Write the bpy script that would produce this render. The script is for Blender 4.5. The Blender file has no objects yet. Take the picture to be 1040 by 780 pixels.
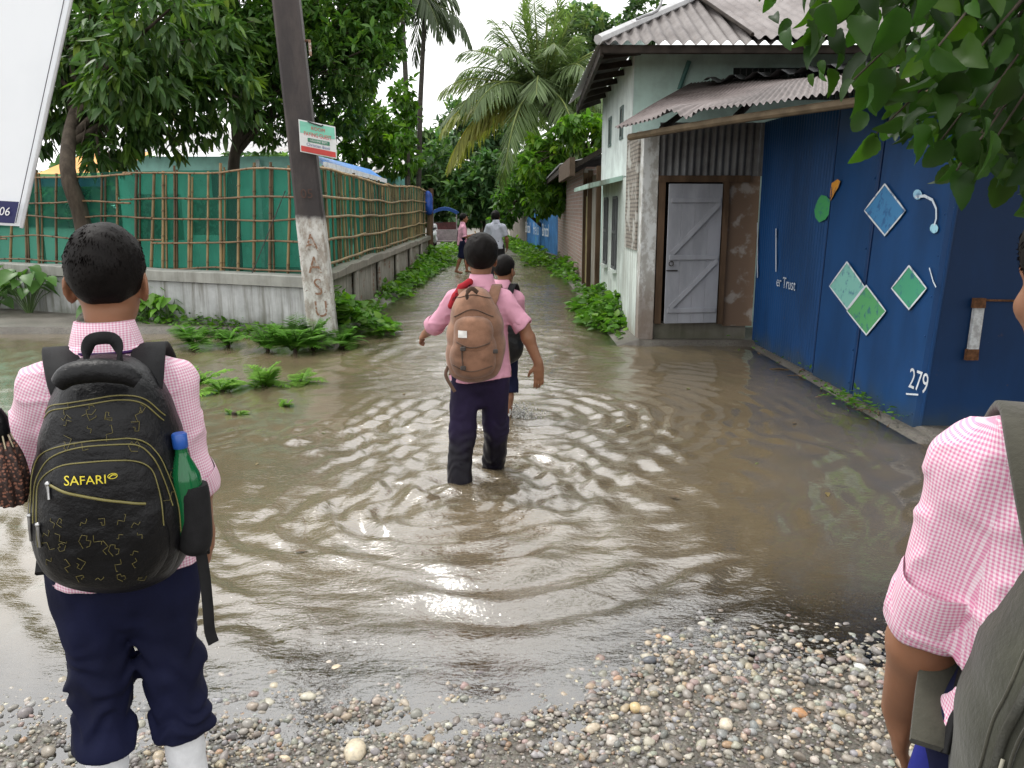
import bpy, math, random
import numpy as np
from mathutils import Vector, Matrix
R = math.radians
rng = np.random.default_rng(7)
random.seed(7)
sc = bpy.context.scene
COL = sc.collection

# ---------------------------------------------------------------- camera
PITCH = R(11.9); FPX = 840.0; CAMZ = 1.5
cam = bpy.data.objects.new('camera', bpy.data.cameras.new('camera'))
COL.objects.link(cam); sc.camera = cam
cam.location = (0, 0, CAMZ); cam.rotation_euler = (math.pi/2 - PITCH, 0, 0)
cam.data.sensor_width = 36.0; cam.data.lens = 36.0*FPX/1040.0
cam.data.clip_start = 0.05; cam.data.clip_end = 2000
ca, sa = math.cos(PITCH), math.sin(PITCH)
def PX(x, y, Y):
    """real place of something seen in the photograph at (x, y) and standing Y metres away"""
    dx = (x-520)/FPX; dy = -(y-390)/FPX
    t = Y/(ca + dy*sa)
    return np.array([dx*t, Y, CAMZ + t*(-sa + dy*ca)])
def GR(x, y, z=0.0):
    dx = (x-520)/FPX; dy = -(y-390)/FPX
    t = (z-CAMZ)/(-sa + dy*ca)
    return np.array([dx*t, t*(ca+dy*sa), z])

# ---------------------------------------------------------------- world and sun
SUN_EL, SUN_AZ = R(58), R(-50)      # azimuth from +Y towards +X
w = bpy.data.worlds.new('World'); sc.world = w; w.use_nodes = True
nt = w.node_tree; nt.nodes.clear()
out = nt.nodes.new('ShaderNodeOutputWorld'); bg = nt.nodes.new('ShaderNodeBackground')
sky = nt.nodes.new('ShaderNodeTexSky'); sky.sky_type = 'NISHITA'; sky.sun_disc = False
sky.sun_elevation = SUN_EL; sky.sun_rotation = SUN_AZ
sky.air_density = 1.0; sky.dust_density = 4.0
hs = nt.nodes.new('ShaderNodeHueSaturation'); hs.inputs['Saturation'].default_value = 0.12
tc = nt.nodes.new('ShaderNodeTexCoord')
nz = nt.nodes.new('ShaderNodeTexNoise'); nz.inputs['Scale'].default_value = 2.2; nz.inputs['Detail'].default_value = 5
rp = nt.nodes.new('ShaderNodeMapRange'); rp.inputs[1].default_value = .3; rp.inputs[2].default_value = .7
rp.inputs[3].default_value = 12.5; rp.inputs[4].default_value = 17.0
mx = nt.nodes.new('ShaderNodeMix'); mx.data_type = 'RGBA'; mx.inputs[0].default_value = 0.8
cb = nt.nodes.new('ShaderNodeCombineColor')
nt.links.new(tc.outputs['Generated'], nz.inputs['Vector'])
nt.links.new(nz.outputs['Fac'], rp.inputs[0])
for k in range(3): nt.links.new(rp.outputs[0], cb.inputs[k])
nt.links.new(sky.outputs[0], hs.inputs['Color'])
nt.links.new(hs.outputs[0], mx.inputs[6]); nt.links.new(cb.outputs[0], mx.inputs[7])
nt.links.new(mx.outputs[2], bg.inputs['Color']); bg.inputs['Strength'].default_value = 0.15
nt.links.new(bg.outputs[0], out.inputs[0])
sun = bpy.data.objects.new('sun', bpy.data.lights.new('sun', 'SUN')); COL.objects.link(sun)
sun.data.energy = 1.5; sun.data.angle = R(14); sun.data.color = (1, .965, .91)
sd = Vector((math.sin(SUN_AZ)*math.cos(SUN_EL), math.cos(SUN_AZ)*math.cos(SUN_EL), math.sin(SUN_EL)))
sun.rotation_euler = sd.to_track_quat('Z', 'Y').to_euler()
sun.location = (-6, 8, 14)
sc.view_settings.view_transform = 'Standard'; sc.view_settings.look = 'None'; sc.view_settings.exposure = 0
sc.cycles.max_bounces = 8; sc.cycles.transparent_max_bounces = 16
sc.cycles.caustics_reflective = False; sc.cycles.caustics_refractive = False

# ---------------------------------------------------------------- tagging
def tag(o, label=None, cat=None, group=None, kind=None):
    if label: o['label'] = label
    if cat: o['category'] = cat
    if group: o['group'] = group
    if kind: o['kind'] = kind
    return o
def empty(name, loc, label, cat, group=None):
    o = bpy.data.objects.new(name, None); COL.objects.link(o); o.location = loc
    o.empty_display_size = .1
    return tag(o, label, cat, group)
def root_loc(o):
    v = np.zeros(3)
    while o is not None:
        v += np.array(o.location); o = o.parent
    return v

# ---------------------------------------------------------------- mesh building
def rotz(a): c, s = math.cos(a), math.sin(a); return np.array([[c,-s,0],[s,c,0],[0,0,1.]])
def rotx(a): c, s = math.cos(a), math.sin(a); return np.array([[1.,0,0],[0,c,-s],[0,s,c]])
def roty(a): c, s = math.cos(a), math.sin(a); return np.array([[c,0,s],[0,1.,0],[-s,0,c]])
class G:
    def __init__(s): s.v=[]; s.f=[]; s.n=0
    def add(s, v, f, m=0, c=None):
        """v (n,3); f list/array of faces; c colour per face (3,) or (nf,3)"""
        v = np.asarray(v, float).reshape(-1,3)
        if isinstance(f, np.ndarray): groups=[f]
        else:
            d={}
            for q in f: d.setdefault(len(q),[]).append(q)
            groups=[np.array(x) for x in d.values()]
        for q in groups:
            nf=len(q)
            mm = np.broadcast_to(np.asarray(m), (nf,))
            cc = np.ones((nf,3)) if c is None else np.broadcast_to(np.asarray(c,float), (nf,3))
            s.f.append((q+s.n, mm, cc))
        s.v.append(v); s.n += len(v)
        return s
    def box(s, lo, hi, m=0, c=None, M=None, bev=0.0):
        lo=np.array(lo,float); hi=np.array(hi,float)
        if bev>0:
            ctr=(lo+hi)/2; h=(hi-lo)/2; b=min(bev, h.min()*.95)
            vs=[]
            for sx in(-1,1):
                for sy in(-1,1):
                    for sz in(-1,1):
                        sg=np.array([sx,sy,sz])
                        for ax in range(3):
                            k=h-b; k=k.copy(); k[ax]=h[ax]; vs.append(ctr+sg*k)
            idx=lambda sx,sy,sz,ax: (((sx>0)*2+(sy>0))*2+(sz>0))*3+ax
            fs=[]
            for sx in(-1,1):
                fs.append([idx(sx,-1,-1,0),idx(sx,1,-1,0),idx(sx,1,1,0),idx(sx,-1,1,0)][::sx])
                fs.append([idx(-1,sx,-1,1),idx(-1,sx,1,1),idx(1,sx,1,1),idx(1,sx,-1,1)][::sx])
                fs.append([idx(-1,-1,sx,2),idx(1,-1,sx,2),idx(1,1,sx,2),idx(-1,1,sx,2)][::sx])
            for a in(-1,1):
                for b2 in(-1,1):
                    fs.append([idx(a,b2,-1,0),idx(a,b2,1,0),idx(a,b2,1,1),idx(a,b2,-1,1)][::-a*b2])
                    fs.append([idx(a,-1,b2,0),idx(a,-1,b2,2),idx(a,1,b2,2),idx(a,1,b2,0)][::a*b2])
                    fs.append([idx(-1,a,b2,1),idx(-1,a,b2,2),idx(1,a,b2,2),idx(1,a,b2,1)][::-a*b2])
            for sx in(-1,1):
                for sy in(-1,1):
                    for sz in(-1,1):
                        fs.append([idx(sx,sy,sz,0),idx(sx,sy,sz,1),idx(sx,sy,sz,2)][::sx*sy*sz])
            v=np.array(vs)
        else:
            v=np.array([[x,y,z] for x in(lo[0],hi[0]) for y in(lo[1],hi[1]) for z in(lo[2],hi[2])])
            fs=[[0,1,3,2],[4,6,7,5],[0,4,5,1],[2,3,7,6],[0,2,6,4],[1,5,7,3]]
        if M is not None:
            Rm,t=M; v=v@np.asarray(Rm).T+np.asarray(t)
        return s.add(v,fs,m,c)
    def beam(s, a, b, wx, wy, m=0, c=None, up=(0,0,1), bev=0.0):
        """box of section wx*wy from a to b"""
        a=np.array(a,float); b=np.array(b,float); d=b-a; L=np.linalg.norm(d); d/=L
        u=np.array(up,float)
        if abs(u@d)>.95: u=np.array([1.,0,0]) if abs(d[0])<.9 else np.array([0,1.,0])
        x=np.cross(u,d); x/=np.linalg.norm(x); y=np.cross(d,x)
        return s.box((-wx/2,-wy/2,0),(wx/2,wy/2,L),m,c,(np.stack([x,y,d],1),a),bev)
    def tube(s, pts, rad, n=8, m=0, c=None, cap=True, sq=1.0):
        pts=np.asarray(pts,float); k=len(pts)
        rad=np.broadcast_to(np.asarray(rad,float),(k,))
        T=np.gradient(pts,axis=0); T/=np.linalg.norm(T,axis=1)[:,None]+1e-9
        u=np.array([0,0,1.]) if abs(T[0][2])<.9 else np.array([1.,0,0])
        x=np.cross(u,T[0]); x/=np.linalg.norm(x)
        V=[]; an=np.linspace(0,2*math.pi,n,endpoint=False)
        for i in range(k):
            x=x-T[i]*(x@T[i]); x/=np.linalg.norm(x)+1e-9; y=np.cross(T[i],x)
            V.append(pts[i]+rad[i]*(np.cos(an)[:,None]*x+sq*np.sin(an)[:,None]*y))
        V=np.concatenate(V)
        i,j=np.meshgrid(np.arange(k-1),np.arange(n),indexing='ij')
        a=i*n+j; b=i*n+(j+1)%n
        f=np.stack([a,b,b+n,a+n],-1).reshape(-1,4)
        s.add(V,f,m,c)
        if cap: s.add(np.concatenate([V[:n],V[-n:]]),[list(range(n))[::-1],list(range(n,2*n))],m,c)
        return s
    def grid(s, P, m=0, c=None, closeu=False, flip=False):
        """P (a,b,3)"""
        a,b=P.shape[:2]
        i,j=np.meshgrid(np.arange(a if closeu else a-1),np.arange(b-1),indexing='ij')
        i2=(i+1)%a
        f=np.stack([i*b+j,i2*b+j,i2*b+j+1,i*b+j+1],-1).reshape(-1,4)
        if flip: f=f[:,::-1]
        return s.add(P.reshape(-1,3),f,m,c)
    def quad(s,a,b,c_,d,m=0,c=None): return s.add([a,b,c_,d],[[0,1,2,3]],m,c)
    def scatter(s, tv, tf, mats, pos, col=None, m=0):
        N=len(pos); n=len(tv); k=tf.shape[1]
        V=np.einsum('nij,vj->nvi',mats,tv)+pos[:,None,:]
        F=(tf[None]+ (np.arange(N)*n)[:,None,None]).reshape(-1,k)
        cc=None if col is None else np.repeat(col,len(tf),0)
        return s.add(V.reshape(-1,3),F,m,cc)
    def build(s, name, mats, parent=None, smooth=False, origin=None):
        V=np.concatenate(s.v); me=bpy.data.meshes.new(name)
        if parent is not None: o0=root_loc(parent)
        elif origin is None: o0=np.zeros(3)
        else: o0=np.array(origin,float)
        V=V-o0
        me.vertices.add(len(V)); me.vertices.foreach_set('co',V.astype(np.float32).ravel())
        lv=np.concatenate([q.ravel() for q,_,_ in s.f]); tot=np.concatenate([np.full(len(q),q.shape[1]) for q,_,_ in s.f])
        st=np.concatenate([[0],np.cumsum(tot)[:-1]])
        me.loops.add(len(lv)); me.loops.foreach_set('vertex_index',lv.astype(np.int32))
        me.polygons.add(len(tot)); me.polygons.foreach_set('loop_start',st.astype(np.int32))
        try: me.polygons.foreach_set('loop_total',tot.astype(np.int32))
        except Exception: pass
        mi=np.concatenate([mm for _,mm,_ in s.f]); me.polygons.foreach_set('material_index',mi.astype(np.int32))
        cc=np.concatenate([c for _,_,c in s.f])
        if not np.all(cc==1):
            at=me.attributes.new('Col','FLOAT_COLOR','CORNER')
            lc=np.repeat(np.concatenate([cc,np.ones((len(cc),1))],1),tot,0)
            at.data.foreach_set('color',lc.astype(np.float32).ravel())
        me.update(calc_edges=True); me.validate()
        me.polygons.foreach_set('use_smooth',np.ones(len(tot),bool))
        if not smooth and np.all(cc==1): me.set_sharp_from_angle(angle=R(38))
        if not isinstance(mats,(list,tuple)): mats=[mats]
        for m_ in mats: me.materials.append(m_)
        o=bpy.data.objects.new(name,me); COL.objects.link(o); o.location=o0 if parent is None else (0,0,0)
        if parent is not None: o.parent=parent
        return o

def text_mesh(txt, size=1.0):
    cu=bpy.data.curves.new('t','FONT'); cu.body=txt; cu.size=size; cu.align_x='CENTER'; cu.align_y='CENTER'
    cu.resolution_u=3; cu.fill_mode='FRONT'
    ob=bpy.data.objects.new('t',cu); COL.objects.link(ob)
    dg=bpy.context.evaluated_depsgraph_get(); me=bpy.data.meshes.new_from_object(ob.evaluated_get(dg))
    v=np.array([x.co[:] for x in me.vertices]); f=[list(p.vertices) for p in me.polygons]
    bpy.data.objects.remove(ob); bpy.data.curves.remove(cu); bpy.data.meshes.remove(me)
    return v,f

# ---------------------------------------------------------------- value noise
class VN:
    def __init__(s, seed, n=32):
        s.n=n; s.g=np.random.default_rng(seed).random((n,n,n))*2-1
    def __call__(s,P):
        n=s.n; i=np.floor(P).astype(int); f=P-i; f=f*f*(3-2*f); i%=n; j=(i+1)%n
        g=s.g; x0,y0,z0=i[...,0],i[...,1],i[...,2]; x1,y1,z1=j[...,0],j[...,1],j[...,2]
        fx,fy,fz=f[...,0],f[...,1],f[...,2]
        a=g[x0,y0,z0]*(1-fx)+g[x1,y0,z0]*fx; b=g[x0,y1,z0]*(1-fx)+g[x1,y1,z0]*fx
        c=g[x0,y0,z1]*(1-fx)+g[x1,y0,z1]*fx; d=g[x0,y1,z1]*(1-fx)+g[x1,y1,z1]*fx
        return (a*(1-fy)+b*fy)*(1-fz)+(c*(1-fy)+d*fy)*fz
vn=VN(3); vn2=VN(11)
def n2(x,y,s=1.,seed=0.):
    x,y=np.broadcast_arrays(np.asarray(x,float),np.asarray(y,float)); return vn(np.stack([np.asarray(x)*s,np.asarray(y)*s,np.full(np.shape(x),seed+.37)],-1))

# ---------------------------------------------------------------- signed distance modelling
class SD:
    def __init__(s, lo, hi, vox):
        s.lo=np.array(lo,float); s.vox=vox
        s.sh=np.ceil((np.array(hi)-s.lo)/vox).astype(int)+1
        s.D=np.full(s.sh,1.0,np.float32)
    def _blk(s,lo,hi):
        a=np.clip(np.floor((np.array(lo)-s.lo)/s.vox).astype(int),0,s.sh); b=np.clip(np.ceil((np.array(hi)-s.lo)/s.vox).astype(int)+1,0,s.sh)
        if np.any(b<=a): return None,None
        ax=[s.lo[k]+s.vox*np.arange(a[k],b[k]) for k in range(3)]
        P=np.stack(np.meshgrid(*ax,indexing='ij'),-1)
        return (slice(a[0],b[0]),slice(a[1],b[1]),slice(a[2],b[2])),P
    def add(s, prim, k=0.02):
        fn,lo,hi=prim; pad=k*1.5+.03
        sl,P=s._blk(np.array(lo)-pad,np.array(hi)+pad)
        if sl is None: return
        d=fn(P); D=s.D[sl]
        h=np.maximum(k-np.abs(D-d),0)/k if k>0 else 0
        s.D[sl]=np.minimum(D,d)-h*h*k*.25
    def sub(s, prim, k=0.005):
        fn,lo,hi=prim
        sl,P=s._blk(np.array(lo)-.03,np.array(hi)+.03)
        if sl is None: return
        d=-fn(P); D=s.D[sl]
        h=np.maximum(k-np.abs(D-d),0)/k
        s.D[sl]=np.maximum(D,d)+h*h*k*.25
    def warp(s, fn):
        k=np.argwhere(np.abs(s.D)<.05); t=tuple(k.T); s.D[t]+=fn(s.lo+k*s.vox)
    def mesh(s):
        D=np.pad(s.D,1,constant_values=1.0); I=D<0
        nx,ny,nz=D.shape
        def c(a,x,y,z): return a[x:nx-1+x,y:ny-1+y,z:nz-1+z]
        cnt=sum(c(I,x,y,z).astype(np.int8) for x in(0,1) for y in(0,1) for z in(0,1))
        act=(cnt>0)&(cnt<8); idx=np.argwhere(act); vid=np.full(act.shape,-1,np.int64); vid[act]=np.arange(len(idx))
        S=np.zeros((len(idx),3)); N=np.zeros(len(idx))
        X,Y,Z=idx.T
        cs=[(x,y,z) for x in(0,1) for y in(0,1) for z in(0,1)]
        for p in cs:
            for ax in range(3):
                if p[ax]: continue
                q=list(p); q[ax]=1
                a=D[X+p[0],Y+p[1],Z+p[2]]; b=D[X+q[0],Y+q[1],Z+q[2]]
                m=(a<0)!=(b<0); t=np.where(m,a/(a-b+1e-12),0)
                pt=np.tile(np.array(p,float),(len(idx),1)); pt[:,ax]+=t
                S+=np.where(m[:,None],pt,0); N+=m
        V=(idx+S/N[:,None]-1)*s.vox+s.lo
        F=[]
        for ax in range(3):
            sl0=[slice(1,-1)]*3; sl0[ax]=slice(0,-1)
            sl1=[slice(1,-1)]*3; sl1[ax]=slice(1,None)
            a=I[tuple(sl0)]; b=I[tuple(sl1)]
            e=np.argwhere(a!=b)
            off=np.array([1,1,1]); off[ax]=0; e2=e+off
            sgn=a[tuple(e.T)]
            o1,o2=[k for k in range(3) if k!=ax]
            def g(d1,d2):
                q=e2.copy(); q[:,o1]-=d1; q[:,o2]-=d2; return vid[q[:,0],q[:,1],q[:,2]]
            f=np.stack([g(1,1),g(0,1),g(0,0),g(1,0)],1)
            fl=sgn if ax!=1 else ~sgn
            f[~fl]=f[~fl][:,::-1]
            F.append(f[(f>=0).all(1)])
        return V,np.concatenate(F)
def cone(a,b,r1,r2=None):
    a=np.array(a,float); b=np.array(b,float); r2=r1 if r2 is None else r2
    ba=b-a; L=max(ba@ba,1e-12); r=max(r1,r2)
    def fn(P):
        pa=P-a; h=np.clip((pa@ba)/L,0,1); return np.linalg.norm(pa-h[...,None]*ba,axis=-1)-(r1+h*(r2-r1))
    return fn,np.minimum(a,b)-r,np.maximum(a,b)+r
def ell(c,rad,Rm=None):
    c=np.array(c,float); rad=np.array(rad,float); Rm=np.eye(3) if Rm is None else Rm
    def fn(P):
        q=(P-c)@Rm; k0=np.linalg.norm(q/rad,axis=-1); k1=np.linalg.norm(q/rad**2,axis=-1)+1e-9
        return k0*(k0-1)/k1
    r=np.sqrt(((Rm*rad)**2).sum(1))
    return fn,c-r,c+r
def stack(tab):
    """vertical stack of ellipses: rows z, cx, cy, half-width, half-depth"""
    t=np.array(sorted(tab)); z=t[:,0]
    def fn(P):
        zz=P[...,2]; zc=np.clip(zz,z[0],z[-1])
        cx,cy,w_,d_=[np.interp(zc,z,t[:,k]) for k in(1,2,3,4)]
        x=P[...,0]-cx; y=P[...,1]-cy
        k0=np.sqrt((x/w_)**2+(y/d_)**2); k1=np.sqrt((x/w_**2)**2+(y/d_**2)**2)+1e-6
        d=np.where(k0<.05,-np.minimum(w_,d_),k0*(k0-1)/k1)
        dz=np.abs(zz-zc); return np.where(dz>0,np.hypot(np.maximum(d,0),dz)+np.minimum(d,0)*0,d)
    m=np.max(t[:,3:],0)
    return fn,np.array([t[:,1].min()-m[0],t[:,2].min()-m[1],z[0]]),np.array([t[:,1].max()+m[0],t[:,2].max()+m[1],z[-1]])
def rbox(c,h,r,Rm=None):
    c=np.array(c,float); h=np.array(h,float); Rm=np.eye(3) if Rm is None else Rm
    def fn(P):
        q=np.abs((P-c)@Rm)-h+r; return np.linalg.norm(np.maximum(q,0),axis=-1)+np.minimum(q.max(-1),0)-r
    e=np.abs(Rm)@h; return fn,c-e,c+e
def half(p,n,lo,hi):
    p=np.array(p,float); n=np.array(n,float)/np.linalg.norm(n)
    return (lambda P:(P-p)@n),lo,hi     # inside where (P-p).n<0

# ---------------------------------------------------------------- materials
def newmat(name):
    m=bpy.data.materials.new(name); m.use_nodes=True; nt=m.node_tree; b=nt.nodes['Principled BSDF']
    return m,nt,b
def N(nt,t,**k):
    n=nt.nodes.new('ShaderNode'+t)
    for a,v in k.items():
        if a.startswith('i_'): n.inputs[int(a[2:]) if a[2:].isdigit() else a[2:].replace('_',' ')].default_value=v
        else: setattr(n,a,v)
    return n
def c4(c): return (c[0],c[1],c[2],1)
def mixc(nt,fac,a,b,blend='MIX'):
    n=nt.nodes.new('ShaderNodeMix'); n.data_type='RGBA'; n.blend_type=blend
    for s,i in((fac,0),(a,6),(b,7)):
        if isinstance(s,(int,float)): n.inputs[i].default_value=s
        elif isinstance(s,tuple): n.inputs[i].default_value=c4(s)
        else: nt.links.new(s,n.inputs[i])
    return n.outputs[2]
def noise(nt,scale,detail=4,rough=.55,sc3=None,coord='Object',dist=0.):
    tc=nt.nodes.new('ShaderNodeTexCoord'); mp=nt.nodes.new('ShaderNodeMapping')
    if sc3: mp.inputs['Scale'].default_value=sc3
    nt.links.new(tc.outputs[coord],mp.inputs[0])
    n=N(nt,'TexNoise'); n.inputs['Scale'].default_value=scale; n.inputs['Detail'].default_value=detail; n.inputs['Roughness'].default_value=rough
    n.inputs['Distortion'].default_value=dist
    nt.links.new(mp.outputs[0],n.inputs['Vector']); return n.outputs['Fac']
def ramp(nt,fac,a,b,lo=0.,hi=1.):
    n=N(nt,'MapRange',interpolation_type='SMOOTHSTEP'); n.inputs[1].default_value=a; n.inputs[2].default_value=b; n.inputs[3].default_value=lo; n.inputs[4].default_value=hi
    nt.links.new(fac,n.inputs[0]); return n.outputs[0]
def bump(nt,b,h,strength=.4,dist=.01):
    n=N(nt,'Bump'); n.inputs['Strength'].default_value=strength; n.inputs['Distance'].default_value=dist
    nt.links.new(h,n.inputs['Height']); nt.links.new(n.outputs[0],b.inputs['Normal']); return n
def mth(nt,op,a,b=None,c=None):
    n=N(nt,'Math',operation=op)
    for i,s in enumerate((a,b,c)):
        if s is None: continue
        if isinstance(s,(int,float)): n.inputs[i].default_value=s
        else: nt.links.new(s,n.inputs[i])
    return n.outputs[0]
def simple(name,c,rough=.6,var=.25,scale=8,bmp=.0,bscale=60,metal=0,spec=.5,c2=None,lo=.35,hi=.65,sc3=None,sheen=0,bdist=.004,usecol=False):
    """mottled surface: colour drifts between c and c2"""
    m,nt,b=newmat(name); c2=c2 or tuple(x*(1-var) for x in c)
    col=mixc(nt,ramp(nt,noise(nt,scale,6,.6,sc3),lo,hi),c,c2)
    if usecol:
        at=N(nt,'Attribute',attribute_name='Col'); col=mixc(nt,1.,col,at.outputs['Color'],'MULTIPLY')
    nt.links.new(col,b.inputs['Base Color']); b.inputs['Roughness'].default_value=rough; b.inputs['Metallic'].default_value=metal
    b.inputs['Specular IOR Level'].default_value=spec if rough<.65 else min(spec,.18)
    if sheen: b.inputs['Sheen Weight'].default_value=sheen
    if bmp: bump(nt,b,noise(nt,bscale,5,.6,sc3),bmp,bdist)
    return m
def leafmat(name,c=(.06,.13,.025),trans=.35,rough=.45,spec=.26):
    m,nt,b=newmat(name)
    at=N(nt,'Attribute',attribute_name='Col')
    col=mixc(nt,1.,at.outputs['Color'],c,'MULTIPLY')
    col=mixc(nt,ramp(nt,noise(nt,3.0,3),.3,.7,0,.35),col,tuple(x*.45 for x in c))
    nt.links.new(col,b.inputs['Base Color']); b.inputs['Roughness'].default_value=rough; b.inputs['Specular IOR Level'].default_value=spec
    tr=N(nt,'BsdfTranslucent'); tcx=mixc(nt,1.,col,(1.25,1.5,.55),'MULTIPLY'); nt.links.new(tcx,tr.inputs[0])
    ms=N(nt,'MixShader'); ms.inputs[0].default_value=trans
    nt.links.new(b.outputs[0],ms.inputs[1]); nt.links.new(tr.outputs[0],ms.inputs[2])
    nt.links.new(ms.outputs[0],nt.nodes['Material Output'].inputs[0])
    return m
def interp(pts,t):
    pts=np.asarray(pts,float); s=np.concatenate([[0],np.cumsum(np.linalg.norm(np.diff(pts,axis=0),axis=1))]); s/=s[-1]
    return np.stack([np.interp(t,s,pts[:,k]) for k in range(pts.shape[1])],-1)
def smoothpath(pts,n=24):
    """Catmull-Rom through pts"""
    p=np.asarray(pts,float); p=np.concatenate([[2*p[0]-p[1]],p,[2*p[-1]-p[-2]]]); o=[]
    m=len(p)-3
    for t in np.linspace(0,m-1e-6,n):
        i=int(t); f=t-i; a,b,c,d=p[i:i+4]
        o.append(.5*((2*b)+(c-a)*f+(2*a-5*b+4*c-d)*f*f+(3*b-a-3*c+d)*f**3))
    return np.array(o)
# ================================================================= ground, water, gravel
def shore(x): return 2.16+.47/(1+np.exp(-(x-.42)*9))+n2(x,0*x,1.7,3.1)*.10+n2(x,0*x,5.,1.)*.04
LANE_L=-2.25; LANE_R=1.42
def wallfront(x): return 9.9+(-2.2-x)*.464      # left compound wall line for x<-2.2
def gz(x,y):
    x=np.asarray(x,float); y=np.asarray(y,float)
    s=shore(x)-y
    z=np.where(s>0,.05*s+.01*n2(x,y,6.,2.),.05*s+.09*np.minimum(s+.35,0)); z=np.maximum(z,-.17)
    z=np.minimum(z,.10)
    z=z+np.where(s>-1,.010*n2(x,y,11.,5.)*np.clip(1+s*1.5,0,1),0)
    # foot of the left compound wall and of the lane walls: silt banks
    dl=wallfront(x)-y; bank=lambda d,w_,h: np.clip(1-d/w_,0,1)*h
    z=np.where((x<-2.2),np.maximum(z,-.17+bank(np.abs(dl),.5,.175)),z)
    z=np.where((x<-2.2)&(dl<0),.08,z)
    z=np.where((x>=-2.2)&(y>9.6),np.maximum(z,-.17+bank(x-LANE_L,.75,.25)),z)
    z=np.where((x<LANE_L)&(y>10.1),.08,z)
    z=np.where((y>9.2)&(x<1.6),np.maximum(z,-.17+bank(LANE_R-x,.8,.24)),z)
    z=np.where((y>9.2)&(x>LANE_R+.02),.06,z)
    z=np.where((y>5.2)&(y<9.4),np.maximum(z,-.17+bank(2.72-x,.40,.20)),z)
    z=np.where((y>2.5)&(y<=5.6),np.maximum(z,-.17+bank(np.hypot(2.9-x,np.maximum(5.4-y,0)*.3),.5,.22)),z)
    z=np.where((x>2.78)&(y>3.),.05,z)
    far=np.clip((y-23)/6,0,1); z=z*(1-far)+far*(.012+.035*n2(x,y,.35,9.))
    far2=np.clip((y-45)/20,0,1); z=z*(1-far2)+far2*.03
    return z
def spaced(*segs):
    o=[]
    for a,b,n in segs: o.append(np.linspace(a,b,n,endpoint=False))
    return np.concatenate(o+[[segs[-1][1]]])
xs=spaced((-400,-40,12),(-40,-10,20),(-10,-2.6,60),(-2.6,3.2,260),(3.2,10,40),(10,40,20),(40,400,12))
ys=spaced((-60,-4,10),(-4,1.4,30),(1.4,3.6,150),(3.6,12,150),(12,30,90),(30,80,40),(80,700,20))
XX,YY=np.meshgrid(xs,ys,indexing='ij')
m,nt,b=newmat('silt_and_grit')
vo=N(nt,'TexVoronoi'); vo.inputs['Scale'].default_value=95
tcg=nt.nodes.new('ShaderNodeTexCoord'); nt.links.new(tcg.outputs['Object'],vo.inputs['Vector'])
g1=mixc(nt,ramp(nt,noise(nt,2.2,6),.35,.7),(.115,.105,.088),(.062,.055,.044))
hv=N(nt,'HueSaturation'); hv.inputs['Saturation'].default_value=.12; nt.links.new(vo.outputs['Color'],hv.inputs['Color'])
g2=mixc(nt,.6,g1,hv.outputs[0],'SOFT_LIGHT')
g3=mixc(nt,ramp(nt,noise(nt,40,4),.5,.75,0,.6),g2,(.12,.105,.085))
nt.links.new(g3,b.inputs['Base Color']); b.inputs['Roughness'].default_value=.5
hb=mth(nt,'MULTIPLY_ADD',vo.outputs['Distance'],-1.,noise(nt,60,5)); bump(nt,b,hb,.7,.006)
gr=G().grid(np.stack([XX,YY,gz(XX,YY)],-1)).build('ground',m,smooth=True); tag(gr,kind='structure')

# water sheet with the wading boys' ring waves as real relief
xs=spaced((-11,-3.0,160),(-3.0,3.0,430),(3.0,5,40))
yl=[1.9]
while yl[-1]<44: yl.append(yl[-1]+max(.010,.0042*yl[-1]**1.15))
ys=np.array(yl)
XX,YY=np.meshgrid(xs,ys,indexing='ij')
def wave(X,Y):
    h=np.zeros_like(X); jit=n2(X,Y,1.6,21.)*.16+n2(X,Y,4.,22.)*.04
    for (sx,sy,am,wl,ph,r0,dec) in [(-.27,4.35,.0078,.25,0,.15,1.25),(-.05,4.75,.0046,.17,1.,.12,1.1),(.08,6.0,.006,.19,2.,.15,1.5),(-.25,4.1,.0030,.105,.4,.1,.7),
                                    (-.12,3.7,.0060,.31,.5,.4,1.2),(-.45,8.5,.005,.3,.2,.3,3.),(-1.0,2.7,.0012,.12,0,.1,.6),(.5,4.6,.0016,.19,1.7,.2,1.3),(-.8,19.,.006,.5,0,.4,6.)]:
        r=np.hypot(X-sx,Y-sy)+jit
        h+=am*np.sin(2*np.pi*r/wl+ph)*np.exp(-np.maximum(r-r0,0)/dec)*np.clip(r/r0,0,1)
    # activity: ruffled down the middle of the lane, calm to both sides
    act=np.exp(-((X+.1+ (Y-5)*.02)/(.75+.05*Y))**2)*np.clip((Y-2.2)/.8,0,1)
    act=act*(.45+.55*np.clip(n2(X,Y,.7,31.)+.6,0,1))+.10
    q=np.stack([X*3.2+n2(X,Y,2.,4.)*.5,Y*6.5,np.full_like(X,.5)],-1)
    n=vn(q)*.0056+vn2(q*2.3)*.0040+vn(q*4.7+7)*.0022
    rag=.35+.85*np.clip(n2(X,Y,1.3,91.)*1.3+.55,0,1)
    return (h*1.8*rag+n*act*1.3)*np.clip(1-(Y-16)/20,.25,1),np.clip(act*(1+np.clip(Y-7,0,14)/7),0,3)
ZZ,ACT=wave(XX,YY)
GZ=gz(XX,YY); dep=np.clip(-GZ,0,1)
ZZ=ZZ*np.clip(dep/.05,.12,1)
m,nt,b=newmat('flood_water'); nt.nodes.remove(b)
at=N(nt,'Attribute',attribute_name='depth')
fac=mth(nt,'SUBTRACT',1.,mth(nt,'EXPONENT',mth(nt,'MULTIPLY',at.outputs['Fac'],-15.)))
murk=mixc(nt,ramp(nt,noise(nt,.55,5,.6),.35,.7),(.178,.140,.086),(.122,.098,.062))
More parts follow.
